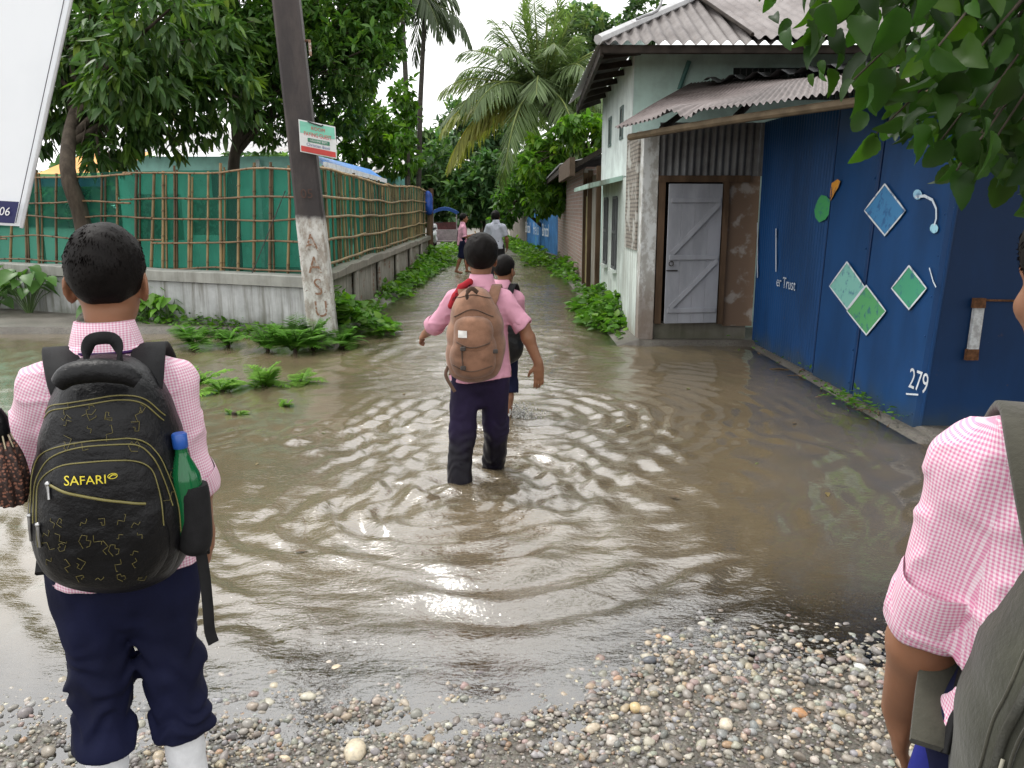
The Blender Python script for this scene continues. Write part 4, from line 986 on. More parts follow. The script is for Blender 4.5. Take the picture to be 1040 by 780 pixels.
# ================================================================= vegetation
def leaf_t(L=1.,W_=.3,fold=.12,curl=.12,kind='lance'):
    """leaf along +Y, face +Z"""
    if kind=='lance': pr=[(0,.0),(.2,.75),(.45,1.),(.75,.62),(1,0)]
    elif kind=='broad': pr=[(0,.0),(.1,.72),(.32,1.),(.62,.72),(.85,.28),(1,0)]
    elif kind=='heart': pr=[(y,(1.62*(y+.004)**.42*(1-y)**.78*(1+.05*math.sin(y*34)))) for y in np.linspace(0,1,17)]
    else: pr=[(0,0),(.06,.55),(.16,.92),(.30,1.),(.40,.86),(.5,.95),(.62,.66),(.75,.60),(.88,.25),(1,0)]
    V=[];F=[]
    for y,w_ in pr:
        z=-curl*y*y; V+=[[-w_*W_/2,y*L,(z+fold*w_)*W_*1.5],[0,y*L,z*W_*1.5],[w_*W_/2,y*L,(z+fold*w_)*W_*1.5]]
    n=len(pr)
    for i in range(n-1):
        a=3*i; F+=[[a,a+1,a+4,a+3],[a+1,a+2,a+5,a+4]]
    return np.array(V),np.array(F)
def frames(d,roll=None,up=None):
    """frame matrices whose Y axis is d; Z roughly up"""
    d=d/np.linalg.norm(d,axis=1)[:,None]; u=np.array([0,0,1.]) if up is None else up
    x=np.cross(d,np.broadcast_to(u,d.shape)); nn=np.linalg.norm(x,axis=1); bad=nn<.05; x[bad]=[1,0,0]; x/=np.linalg.norm(x,axis=1)[:,None]
    z=np.cross(x,d)
    if roll is not None: c,s=np.cos(roll)[:,None],np.sin(roll)[:,None]; x,z=x*c+z*s,z*c-x*s
    return np.stack([x,d,z],2)
def sph(n):
    q=rng.normal(size=(n,3)); return q/np.linalg.norm(q,axis=1)[:,None]
GREENS=np.array([(1,1,1),(.75,.85,.8),(.55,.65,.65),(1.2,1.1,.8),(.85,.95,1.)])
def leafcloud(g,lobes,dens,L,W_,kind='lance',ros=7,droop=.5,tint=(1,1,1),young=.06,spread=1.0,inner=.35,lt=None,lens=(.7,1.2)):
    """rosettes of leaves at twig tips spread through the volume of the lobes"""
    tv,tf=leaf_t(1.,W_/L,kind=kind)
    for (c,r) in lobes:
        c=np.array(c,float); r=np.broadcast_to(np.array(r,float),(3,))
        n=int(dens*4.2*(np.prod(r)**(2/3)))
        d=sph(n); rad=(inner+(1-inner)*rng.random(n)**.55)
        q=d*rad[:,None]; lump=vn(q*2.1+c*1.7); keep=lump>-.28-.2*(rad<.7); q,d,rad=q[keep],d[keep],rad[keep]; n=len(q)
        p=c+q*r*(1+.22*vn(q*1.7+c)[:,None])
        ax=d*.8+np.array([0,0,-droop*.4])+sph(n)*.5
        # leaves of each rosette
        P=np.repeat(p,ros,0); AX=np.repeat(ax/np.linalg.norm(ax,axis=1)[:,None],ros,0); N_=n*ros
        dirs=AX*.55+sph(N_)*spread+np.array([0,0,-droop]); M=frames(dirs,rng.normal(0,.5,N_))
        ln=L*rng.uniform(*lens,N_); M=M*ln[:,None,None]
        P=P+sph(N_)*L*.22
        t=np.array(tint)*(GREENS[rng.integers(0,len(GREENS),N_)]*rng.uniform(.6,1.25,(N_,1)))
        sh=np.repeat(.55+.45*np.clip((q[:,2]*.6+rad*.6),0,1),ros)[:,None]; t=t*sh  # inner and lower leaves darker: the crown's own shade put into the tint
        yg=np.repeat(rng.random(n)<young,ros); t[yg]*=np.array([2.0,1.7,1.1])
        g.scatter(tv,tf,M,P,t)
def trunk(g,pts,r0,r1,n=9,c=None):
    P=smoothpath(pts,18); t=np.linspace(0,1,18); P=P+.03*np.stack([n2(t*6,t*0,1.,float(P[0,0])),n2(t*6,t*0,1.,3.+float(P[0,1])),t*0],1); g.tube(P,r0+(r1-r0)*t**.8,n,0,c)
M_bark=simple('rough_bark',(.085,.068,.052),.9,.5,7,.7,26,sc3=(1,1,.35),bdist=.02); M_bark2=simple('grey_palm_bark',(.20,.18,.155),.9,.4,5,.5,14,sc3=(1,1,2.5),bdist=.02)
L_mango=leafmat('mango_leaf',(.125,.23,.065),.30,.36); L_fine=leafmat('glossy_small_leaf',(.105,.215,.045),.35,.38); L_dark=leafmat('dark_bush_leaf',(.10,.19,.065),.3); L_lime=leafmat('lime_leaf',(.15,.30,.04),.42)
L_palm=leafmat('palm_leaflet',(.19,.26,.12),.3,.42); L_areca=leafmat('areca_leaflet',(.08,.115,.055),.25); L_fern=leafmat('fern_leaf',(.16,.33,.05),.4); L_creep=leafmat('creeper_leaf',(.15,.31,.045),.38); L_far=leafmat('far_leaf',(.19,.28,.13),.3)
def lob(lst,Y,dy=0.):
    o=[]
    for (x,y,r,*k) in lst:
        YY=Y+(k[0] if k else rng.uniform(-.6,.6)); p=PX(x,y,YY); o.append((p,r/FPX*YY*np.array([1,1.1,.95])))
    return o
def tree(name,label,cat,lobes,trunkpts,r0,leaf,kw,limbs=True,group=None,bark=None):
    base=trunkpts[0]; e=empty(name,base,label,cat,group)
    g=G(); trunk(g,trunkpts,r0,r0*.45)
    top=np.array(trunkpts[-1])
    if limbs:
        for c,r in lobes:
            st=interp(trunkpts,[rng.uniform(.55,1.)])[0]; mid=(st+c)/2+np.array([0,0,.15]); trunk(g,[st,mid,c+(c-st)*.15],r0*.38,r0*.08,6)
            for k in range(4):
                a=c+sph(1)[0]*r*.9; trunk(g,[mid,(mid+a)/2+np.array([0,0,.08]),a],r0*.12,r0*.03,5)
    g.build('trunk',bark or M_bark,e,smooth=True)
    g=G(); leafcloud(g,lobes,**kw); g.build('crown',leaf,e); return e
Yt=13.6
lobes=lob([(110,55,62),(172,108,46),(70,100,42),(196,48,55),(120,128,38),(226,96,40),(150,-15,75),(70,15,60),(100,150,18,-1.2),(20,40,60),(30,110,40),(165,20,50,-1.5),(130,80,45,-1.6),(210,10,50,1.)],Yt)
b0=fpt(90,.0,.03); TQ=lambda x,z:fpt(x,z,.03)
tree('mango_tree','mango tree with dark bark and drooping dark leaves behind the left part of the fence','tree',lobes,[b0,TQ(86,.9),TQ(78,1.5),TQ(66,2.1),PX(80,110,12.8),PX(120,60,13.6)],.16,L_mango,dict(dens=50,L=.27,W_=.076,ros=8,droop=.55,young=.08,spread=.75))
lobes=lob([(255,55,60),(310,45,62),(355,60,42),(285,105,45),(338,108,36),(372,28,34),(240,-15,70),(330,-25,75),(345,12,50),(225,40,50),(388,50,22),(385,5,28)],15.8)
b0=PX(236,245,15.5); b0[2]=0
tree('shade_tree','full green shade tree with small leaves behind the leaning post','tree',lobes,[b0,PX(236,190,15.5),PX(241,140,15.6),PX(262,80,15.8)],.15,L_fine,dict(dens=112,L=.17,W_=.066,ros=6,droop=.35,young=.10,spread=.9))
# slim light tree beyond the fence
lobes=lob([(365,150,26),(388,130,24),(350,128,18),(402,160,20),(372,118,18),(345,160,16)],25.)
b0=PX(372,230,25); b0[2]=0
tree('young_tree','slim light green tree between the shade tree and the tall areca palms','tree',lobes,[b0,PX(371,180,25),PX(372,130,25)],.10,L_lime,dict(dens=40,L=.30,W_=.10,ros=6,droop=.4,tint=(.8,.8,.8)))
# ---- palms
def frond(g,base,az,el,L,droop,leafL,tint,nl=46,hang=.55,w_=.035,twist=0.):
    d=np.array([math.cos(az)*math.cos(el),math.sin(az)*math.cos(el),math.sin(el)]); t=np.linspace(0,1,14)
    P=base+d*L*t[:,None]; P[:,2]-=droop*L*t**2.2; hz=np.array([math.cos(az),math.sin(az),0]); P-=hz*(droop*.28*L*t[:,None]**3)
    g.tube(P,L*.0085*(1.15-t)+.004,5,0,np.array(tint)*np.array([1.5,1.3,.9]))
    tl=np.linspace(.14,.99,nl); B_=interp(P,tl); T=np.gradient(B_,axis=0); T/=np.linalg.norm(T,axis=1)[:,None]
    side=np.cross(T,[0,0,1.]); side/=np.linalg.norm(side,axis=1)[:,None]+1e-9
    tv,tf=leaf_t(1.,.07,fold=.05,curl=.5)
    for s in(-1,1):
        dd=side*s*(1-.35*tl[:,None])+T*(.45+.5*tl[:,None])+np.array([0,0,-hang])*rng.uniform(.6,1.4,(nl,1))+rng.normal(0,.10,(nl,3))
        M=frames(dd); ln=leafL*np.sin(np.pi*np.clip(.16+.80*tl,0,1))**.6*rng.uniform(.85,1.1,nl); M=M*ln[:,None,None]; M[:,:,0]*=w_/.07/ln[:,None]*1.0
        g.scatter(tv,tf,M,B_,np.array(tint)*rng.uniform(.65,1.25,(nl,1)))
cY=27.; cc=PX(549,100,cY); e=empty('coconut_palm',(3.3,cY+1.2,0),'large coconut palm with arching grey green fronds above the end of the lane','palm')
g=G(); trunk(g,[(3.3,cY+1.2,0),(2.5,cY+.8,2.4),(1.5,cY+.3,4.2),cc-np.array([0,0,.2])],.22,.15,10); g.build('trunk',M_bark2,e,smooth=True)
fr_=[]
for k in range(42):
    az=k*2.399+.3; lay=k/42; el=R(82-lay*92)+rng.normal(0,.06); fr_.append((az,el,lay))
for az,el,lay in fr_:
    tint=np.array([1,1,1])*(1.05-.15*lay); 
    if lay>.8 and rng.random()<.4: tint=np.array([1.9,1.35,.75])
    g=G(); frond(g,cc+np.array([0,0,.1]),az,el,rng.uniform(3.6,4.4),.30+.32*lay+rng.uniform(-.05,.05),1.05,tint,58,.5+.4*lay,.050)
    g.build('frond',L_palm,e)
for (x,y,az,el,L,dr,tn) in((540,125,R(196),R(14),3.8,.5,(1.7,1.35,.7)),(535,120,R(185),R(30),4.2,.45,(1.2,1.1,.8)),(540,130,R(200),R(0),2.6,.4,(2.0,1.3,.8)),(550,120,R(172),R(42),4.4,.5,(1,1,1)),(552,120,R(20),R(30),3.6,.6,(1.1,1.05,.9)),(549,100,R(185),R(62),4.6,.45,(.9,1,1)),(549,100,R(10),R(64),4.2,.5,(.9,1,1))):
    g=G(); frond(g,cc+np.array([0,-.05,-.1]),az,el,L,dr,1.0,np.array(tn),56,.75,.05); g.build('frond',L_palm,e)
for (xb,xt,yt,Y,lab) in((415,409,14,24.,'left one of the two slender areca palms, its crown cut off above'),(424,431,30,25.5,'right one of the two slender areca palms, with shorter hanging fronds')):
    b0=PX(xb,230,Y); b0[2]=0; tp_=PX(xt,yt,Y); e=empty('areca_palm',b0,lab,'palm','areca palms beyond the fence')
    g=G(); trunk(g,[b0,PX((xb*.6+xt*.4),110,Y),tp_],.085,.065,8); g.tube([tp_-np.array([0,0,.1]),tp_+np.array([0,0,.7])],[.075,.05],8,0); g.build('trunk',simple('areca_bark',(.075,.068,.058),.85,.4,6,.4,12,sc3=(1,1,3)),e,smooth=True)
    for k in range(11):
        az=k*2.4+xb; el=R(72-k*7.5); g=G(); frond(g,tp_+np.array([0,0,.6]),az,el,rng.uniform(1.7,2.2),.62+.05*k/11,.75,np.array([1,1,1])*rng.uniform(.7,1.1),34,1.5,.055); g.build('frond',L_areca,e)
e=empty('climbing_vine',PX(413,175,23.7),'pale leafy vine wrapped round the trunk of the left areca palm','vine')
g=G(); leafcloud(g,lob([(413,95,14),(416,120,12),(410,140,13),(414,165,14),(408,108,10),(405,92,10)],23.8),45,.22,.12,'broad',5,.6,(.9,.95,.8)); g.build('leaves',L_lime,e)
g=G(); g.tube([PX(414,y,23.85) for y in range(80,190,12)],.02,5); g.build('stem',M_bark,e)
# ---- bushes and far trees closing the lane
def bush(label,lst,Y,leaf,kw,name='bush',base=None,group=None):
    lobes=lob(lst,Y); x=np.mean([l[0] for l in lst]); b0=PX(x,240,Y); b0[2]=0
    if base is not None: b0=np.array(base,float)
    return tree(name,label,'tree' if name!='bush' else 'bush',lobes,[b0,(b0+lobes[0][0])/2,lobes[0][0]],.10,leaf,kw,group=group)
bush('dense round dark green tree at the end of the lane, right of the fence end',[(438,170,30),(425,192,22),(452,190,24),(440,208,18),(418,178,16)],37,L_dark,dict(dens=30,L=.36,W_=.16,kind='broad',ros=6,droop=.4))
bush('low dark green bush in the middle of the lane end, below the coconut palm',[(486,186,28),(505,205,20),(470,200,20),(482,215,15),(520,195,24),(500,170,18)],36,L_dark,dict(dens=32,L=.34,W_=.15,kind='broad',ros=6,droop=.4,tint=(.9,1,.95)))
bush('tangled mid green bush overhanging the grey wall and the blue wall',[(520,205,20),(545,190,26),(560,205,16),(535,175,22),(575,195,18),(572,170,22),(512,222,10)],31,L_creep,dict(dens=36,L=.26,W_=.12,kind='broad',ros=6,droop=.5,tint=(.72,.78,.8)),base=(2.3,31.5,0))
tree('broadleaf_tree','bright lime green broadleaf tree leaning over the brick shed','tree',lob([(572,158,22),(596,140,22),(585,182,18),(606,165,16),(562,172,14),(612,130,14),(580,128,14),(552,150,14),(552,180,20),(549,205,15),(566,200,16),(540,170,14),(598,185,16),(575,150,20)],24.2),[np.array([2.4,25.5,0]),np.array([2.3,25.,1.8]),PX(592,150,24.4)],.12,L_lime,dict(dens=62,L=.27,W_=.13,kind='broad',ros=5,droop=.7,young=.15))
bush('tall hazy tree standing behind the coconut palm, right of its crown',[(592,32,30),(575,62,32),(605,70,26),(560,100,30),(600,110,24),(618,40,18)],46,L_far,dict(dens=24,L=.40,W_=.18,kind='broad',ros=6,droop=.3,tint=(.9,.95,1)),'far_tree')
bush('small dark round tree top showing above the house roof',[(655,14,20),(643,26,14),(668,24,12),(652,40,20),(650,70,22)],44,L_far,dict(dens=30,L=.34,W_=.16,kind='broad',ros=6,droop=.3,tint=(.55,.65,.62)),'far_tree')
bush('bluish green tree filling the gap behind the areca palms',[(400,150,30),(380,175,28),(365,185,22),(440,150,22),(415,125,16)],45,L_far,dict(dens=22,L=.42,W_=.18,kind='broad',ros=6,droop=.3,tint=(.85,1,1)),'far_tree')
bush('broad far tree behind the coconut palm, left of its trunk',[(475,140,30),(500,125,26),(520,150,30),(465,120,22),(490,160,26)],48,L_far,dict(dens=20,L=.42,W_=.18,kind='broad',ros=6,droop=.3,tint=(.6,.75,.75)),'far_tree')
# distant belt of foliage (one mass)
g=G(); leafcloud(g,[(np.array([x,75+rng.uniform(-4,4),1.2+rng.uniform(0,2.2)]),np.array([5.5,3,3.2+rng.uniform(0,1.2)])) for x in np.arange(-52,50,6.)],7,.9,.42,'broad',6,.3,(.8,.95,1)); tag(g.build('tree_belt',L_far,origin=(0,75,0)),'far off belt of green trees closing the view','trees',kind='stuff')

# ---- creepers along the feet of the walls (uncountable ground cover)
def carpet(g,n,fx,L,W_,kind='broad',tint=(1,1,1)):
    tv,tf=leaf_t(1.,W_/L,fold=.1,curl=.2,kind=kind); p=fx(n); n=len(p)
    d=sph(n); d[:,2]=np.abs(d[:,2])*.35-.05; M=frames(d,rng.normal(0,.45,n))*(L*rng.uniform(.55,1.25,n))[:,None,None]
    g.scatter(tv,tf,M,p,np.array(tint)*GREENS[rng.integers(0,5,n)]*rng.uniform(.55,1.25,(n,1)))
def fx_left(n):
    y=9.75+14.5*rng.random(n)**1.25; cl=np.clip(.42+.9*n2(y,y*0,.9,51.)+.3*np.exp(-((y-10.6)/1.)**2),.05,1.2); a=rng.random(n)**1.4
    x=-2.19-.009*(y-9.9)+a*.78*(.35+.65*cl); z=(.04+(1-a)*.50*cl*rng.random(n)**.6+.05*rng.random(n)); k=rng.random(n)<cl*1.1; return np.stack([x,y,np.maximum(z,.01)],1)[k]
g=G(); carpet(g,5200,fx_left,.135,.10); tag(g.build('creeper_cover',L_creep,origin=(-2.,12,0)),'bright green creeper spilling from the lane wall into the water','creeper',kind='stuff')
def fx_right(n):
    y=9.55+15*rng.random(n)**1.3; cl=np.clip(.10+1.*n2(y,y*0,1.1,61.)+.80*np.exp(-((y-11.0)/.9)**2)+.5*np.exp(-((y-13.6)/.8)**2)-.6*np.exp(-((y-9.4)/.4)**2),.03,1.25); a=rng.random(n)**1.3
    x=1.40-a*.52*(.3+.7*cl); z=.03+(1-a)*.40*cl*rng.random(n)**.6; k=rng.random(n)<cl; return np.stack([x,y,z],1)[k]
g=G(); carpet(g,4200,fx_right,.12,.085); tag(g.build('creeper_cover',L_creep,origin=(1.3,12,0)),'low leafy weeds growing along the foot of the white house and shed','weeds',kind='stuff')
def fx_far(n):
    y=22+18*rng.random(n); x=np.where(rng.random(n)<.5,.9-.075*(y-26)*(y>26)+rng.random(n)*.8-.55,-2.5+rng.random(n)*.9-(y>25)*.2*rng.random(n)); return np.stack([x,y,.03+.25*rng.random(n)**2],1)
g=G(); carpet(g,3000,fx_far,.20,.10,'lance',(1.1,1.05,.8)); tag(g.build('verge_grass',L_creep,origin=(0,28,0)),'grassy green verges at the far end of the lane','grass',kind='stuff')
def fx_booth(n):
    u=3.7*rng.random(n); pts=np.array([BF(q,.0) for q in u]); cl=np.clip(.2+1.1*n2(u,u*0,1.5,71.)+.9*np.exp(-((u-3.05)/.2)**2),.02,1); k=rng.random(n)<cl; pts[:,0]-=.03+.30*rng.random(n); pts[:,2]=.05+.07*rng.random(n); return pts[k]
g=G(); carpet(g,1600,fx_booth,.055,.02,'lance',(.8,.85,.7)); tag(g.build('weed_strip',L_creep,origin=(2.6,7,0)),'small weeds along the foot of the blue booth','weeds',kind='stuff')
# ---- ferns and leafy plants at the compound wall
def fernfrond(g,base,az,el,L,droop,tint):
    d=np.array([math.cos(az)*math.cos(el),math.sin(az)*math.cos(el),math.sin(el)]); t=np.linspace(0,1,9); P=np.array(base)+d*L*t[:,None]; P[:,2]-=droop*L*t**2
    g.tube(P,.004*(1.2-t),4,0,np.array(tint)*.8)
    nl=20; tl=np.linspace(.12,.98,nl); B_=interp(P,tl); T=np.gradient(B_,axis=0); T/=np.linalg.norm(T,axis=1)[:,None]; side=np.cross(T,[0,0,1.]); side/=np.linalg.norm(side,axis=1)[:,None]+1e-9
    tv,tf=leaf_t(1.,.24,fold=.05,curl=.2)
    for s in(-1,1):
        M=frames(side*s+T*.35+rng.normal(0,.07,(nl,3))); M=M*(L*.30*np.sin(np.pi*np.clip(.22+.78*tl,0,1))**.8)[:,None,None]; g.scatter(tv,tf,M,B_,np.array(tint)*rng.uniform(.75,1.2,(nl,1)))
def fern(p,L,n,label,tint=(1,1,1),el=(30,78),azr=None,group=None):
    e=empty('fern',p,label,'fern',group)
    g=G()
    for k in range(n):
        az=k*2.4+rng.uniform(-.4,.4) if azr is None else rng.uniform(*azr)
        fernfrond(g,np.array(p)+np.array([rng.uniform(-.04,.04),rng.uniform(-.04,.04),0]),az,R(rng.uniform(*el)),L*rng.uniform(.7,1.15),rng.uniform(.35,.6),np.array(tint)*rng.uniform(.8,1.15))
    g.build('fronds',L_fern,e)
    g=G(); g.tube([np.array(p)-np.array([0,0,.12]),np.array(p)+np.array([0,0,.04])],[.03,.02],6); g.build('root_stock',M_bark,e); return e
def fx_wall(n):
    x=-2.15-6.2*rng.random(n)**.9; cl=np.clip(.22+1.0*n2(x,x*0,1.1,81.),.03,1.); a=rng.random(n)**1.3; y=wallfront(x)-.03-a*.75*(.3+.7*cl); z=.02+(1-a)*.36*cl*rng.random(n)**.7; k=rng.random(n)<cl; return np.stack([x,y,z],1)[k]
g=G(); carpet(g,2600,fx_wall,.085,.055,'broad',(.75,.80,.75)); carpet(g,2600,fx_wall,.12,.018,'lance',(.8,.85,.7)); tag(g.build('weed_tangle',L_creep,origin=(-4,10.5,0)),'tangled weeds and grass along the foot of the whitewashed compound wall','weeds',kind='stuff')
for (x,y,L,n,lab) in((300,358,.55,16,'thick fern clump growing against the foot of the limewashed post'),(272,356,.45,12,'fern clump just left of the one at the post'),(318,352,.5,12,'fern at the right side of the leaning post'),(196,352,.5,11,'fern rising between the wall crack and the schoolboy on the left'),(232,352,.35,9,'thin fern below the wall crack'),(348,352,.42,12,'fern at the wall corner beside the creeper')):
    p=GR(x,y,.0); p[2]=.02; fern(p,L*1.1,n+2,lab,(.85,.95,.85))
for (x,y,L,n,lab) in((226,397,.34,9,'pale fern standing in the flood water, left of the largest'),(268,392,.46,12,'largest pale fern standing in the flood water'),(306,388,.30,7,'small pale fern in the water near the post'),(238,421,.16,5,'tiny half drowned fern closest to the photographer'),(205,388,.36,8,'pale fern in the water close behind the schoolboy on the left'),(290,412,.15,5,'tiny fern sprig in the water right of the largest water fern')):
    p=GR(x,y,.0); p[2]=-.02; fern(p,L,n,lab,(1.35,1.25,1.1),(25,70))
def bigleaf(label,x,y,Y,n,L,h,tint=(1,1,1),kind='broad'):
    p=PX(x,y,Y); p[2]=.02; e=empty('leafy_plant',p,label,'plant'); gs=G(); gl_=G(); tv,tf=leaf_t(1.,.75,fold=.12,curl=.25,kind=kind)
    for k in range(n):
        az=k*2.4; r=h*rng.uniform(.15,.65); tip=p+np.array([math.cos(az)*r,math.sin(az)*r*.6,h*rng.uniform(.45,1.)]); gs.tube(smoothpath([p,(p+tip)/2+np.array([0,0,.1*h]),tip],7),.006,5,0,(1,1,1))
        d=np.array([[math.cos(az),math.sin(az),-.35]]); gl_.scatter(tv,tf,frames(d,rng.normal(0,.3,1))*L*rng.uniform(.7,1.2),tip[None],np.array([tint])*rng.uniform(.7,1.2))
    gs.build('stems',simple('leaf_stalk',(.08,.14,.04),.6),e); gl_.build('leaves',L_mango if tint[0]<.9 else L_creep,e)
bigleaf('broad leaved plant with dark green leaves by the wall, left of the left schoolboy',34,350,11.6,34,.26,.72,(.8,.95,.8)); bigleaf('low dark broad leaved plant hugging the far left wall foot',0,352,11.9,26,.25,.5,(.75,.9,.8))
bigleaf('broad leaved plant at the wall just right of the left schoolboy',150,345,10.9,30,.24,.55,(1,1,1)); bigleaf('small heart leaved plant at the wall between two ferns',175,350,10.7,16,.2,.4,(.95,1,.9)); bigleaf('leafy plant half hidden behind the neck of the left schoolboy',112,345,11.1,22,.24,.5,(.8,.95,.8))

# ---- overhanging branches, upper right
L_over=leafmat('lobed_leaf',(.068,.16,.030),.36,.42)
e=empty('overhanging_tree',(4.3,3.3,0),'broad lobed leaves of a tree hanging dark into the upper right corner','tree')
g=G(); trunk(g,[(4.3,3.3,-.1),(4.15,3.3,1.5),(3.9,3.3,3.0),(3.3,3.4,4.2)],.17,.10,10)
tips=[]
def inreg(x,y):   # lower edge of the hanging leaves as the photograph shows it
    return y<np.interp(x,[755,775,800,825,850,872,890,905,930,950,970,1000,1045,1150],[2,20,52,92,88,118,170,135,150,176,190,178,205,260])
pts=[]
while len(pts)<1350:
    x=rng.uniform(762,1190); y=rng.uniform(-120,215)
    if not inreg(x,y+12): continue
    if rng.random()>np.clip((x-740)/230,.14,1): continue
    pts.append((x,y,rng.uniform(2.3,3.5)+(rng.random()<.35)*rng.uniform(0,1.2)))
LP=np.array([PX(*q) for q in pts])
for k in range(90):
    q=LP[rng.integers(0,len(LP))]; st=np.array([3.6-rng.random()*.5,3.3+rng.normal(0,.2),3.3+rng.random()*.7]); mid=(q+st)/2+np.array([0,0,.16]); g.tube(smoothpath([st,mid,q],10),np.linspace(.016,.003,10),5)
g.build('trunk',M_bark,e,smooth=True)
tv,tf=leaf_t(1.,.86,fold=.16,curl=.30,kind='heart'); tv[:,2]+=.05*np.sin(tv[:,1]*9+tv[:,0]*5)*np.abs(tv[:,0])*2
g=G(); n=len(LP); d=sph(n)*.75+np.array([-.15,-.15,-.85]); M=frames(d,rng.normal(0,.9,n),np.array([0.,-1,.35]))*(rng.uniform(.05,.135,n))[:,None,None]
col=GREENS[rng.integers(0,5,n)]*rng.uniform(.22,.75,(n,1)); yg=rng.random(n)<.11; col[yg]*=np.array([1.9,1.9,1.1]); g.scatter(tv,tf,M,LP,col)
n=7000; P=np.stack([rng.uniform(1.5,6.8,n),rng.uniform(1.6,7.6,n),rng.uniform(2.9,5.4,n)],1); k=((P[:,2]-2.3)/P[:,1]>.42)|(P[:,0]/P[:,1]>.66); P=P[k]; n=len(P)  # unseen upper leaves, added to block the sky and darken the booth
d=sph(n)*.7+np.array([0,0,-.7]); g.scatter(tv,tf,frames(d,rng.normal(0,.8,n))*(rng.uniform(.14,.25,n))[:,None,None],P,GREENS[rng.integers(0,5,n)]*rng.uniform(.4,.9,(n,1)))
g.build('crown',L_over,e)
# ================================================================= people
def skinmat(name,c):
    m,nt,b=newmat(name); col=mixc(nt,ramp(nt,noise(nt,9,5),.35,.7),c,tuple(x*.8 for x in c)); nt.links.new(col,b.inputs['Base Color'])
    b.inputs['Roughness'].default_value=.48; b.inputs['Specular IOR Level'].default_value=.4; b.inputs['Subsurface Weight'].default_value=.08; b.inputs['Subsurface Radius'].default_value=(.01,.004,.002); b.inputs['Subsurface Scale'].default_value=.5
    bump(nt,b,noise(nt,120,4),.12,.002); return m
SKIN=skinmat('brown_skin',(.27,.125,.068))
def gingham(name,per,a=(.78,.68,.72),b_=(.62,.25,.38)):
    m,nt,b=newmat(name); uv=nt.nodes.new('ShaderNodeTexCoord'); sp=N(nt,'SeparateXYZ'); nt.links.new(uv.outputs['UV'],sp.inputs[0])
    def st(s): 
        f=mth(nt,'FRACT',mth(nt,'MULTIPLY',s,1/per)); return ramp(nt,mth(nt,'ABSOLUTE',mth(nt,'SUBTRACT',f,.5)),.20,.30,1,0)
    k=mth(nt,'MULTIPLY',mth(nt,'ADD',st(sp.outputs[0]),st(sp.outputs[1])),.5)
    col=mixc(nt,k,a,b_); nt.links.new(col,b.inputs['Base Color']); b.inputs['Roughness'].default_value=.8; b.inputs['Specular IOR Level'].default_value=.2; b.inputs['Sheen Weight'].default_value=.15
    bump(nt,b,noise(nt,38,4,.5),.22,.006); return m
GING=gingham('pink_gingham',.0062); PINK=simple('pink_cotton',(.72,.36,.47),.8,.15,6,.2,40)
NAVY=simple('navy_trouser_cloth',(.007,.009,.034),.8,.35,5,.3,60); PURP=simple('purplish_trouser_cloth',(.020,.013,.042),.75,.4,5,.3,60)
nt_=PURP.node_tree; b_=nt_.nodes['Principled BSDF']; tc_=nt_.nodes.new('ShaderNodeTexCoord'); sp_=N(nt_,'SeparateXYZ'); nt_.links.new(tc_.outputs['Object'],sp_.inputs[0]); wet_=ramp(nt_,mth(nt_,'ADD',sp_.outputs[2],mth(nt_,'MULTIPLY',noise(nt_,7,4),.25)),.42,.60,1,0); lk_=b_.inputs['Base Color'].links[0].from_socket; nt_.links.new(mixc(nt_,wet_,lk_,(.004,.003,.007)),b_.inputs['Base Color']); nt_.links.new(mth(nt_,'MULTIPLY_ADD',wet_,-.35,.75),b_.inputs['Roughness'])
HAIR=simple('black_hair',(.007,.0055,.005),.55,.3,40,.3,160,spec=.12); SOCK=simple('white_sock',(.72,.73,.75),.85,.15,20,.4,200,bdist=.002); SHOE=simple('black_shoe',(.015,.014,.014),.35)
class Pers:
    def __init__(s,label,base,yaw,H,cat='person',group=None):
        s.base=np.array(base,float); s.s=H/1.45; s.R=rotz(yaw); s.e=empty('person',s.base,label,cat,group); s.e.rotation_euler=(0,0,0)
    def T(s,V): return (np.asarray(V,float)*s.s)@s.R.T+s.base
    def inv(s,p): return ((np.asarray(p)-s.base)@s.R)/s.s
    def px(s,x,y,yl=0.):
        """local place of something seen at (x,y) of the photo and lying about yl in front of the body's mid plane"""
        dx=(x-520)/FPX; dy=-(y-390)/FPX; d=np.array([dx,ca+dy*sa,-sa+dy*ca]); o=s.inv((0,0,CAMZ)); dl=(d@s.R)/s.s; return o+dl*((yl-o[1])/dl[1])
    def put(s,name,V,F,mat,parent=None,uv=None,smooth=True):
        o=G().add(s.T(V),F).build(name,mat,parent or s.e,smooth)
        if uv is not None:
            l=o.data.uv_layers.new(name='UVMap'); l.data.foreach_set('uv',uv.astype(np.float32).ravel())
        return o
    def g(s,g,name,mat,parent=None,smooth=True):
        g.v=[s.T(v) for v in g.v]; return g.build(name,mat,parent or s.e,smooth)
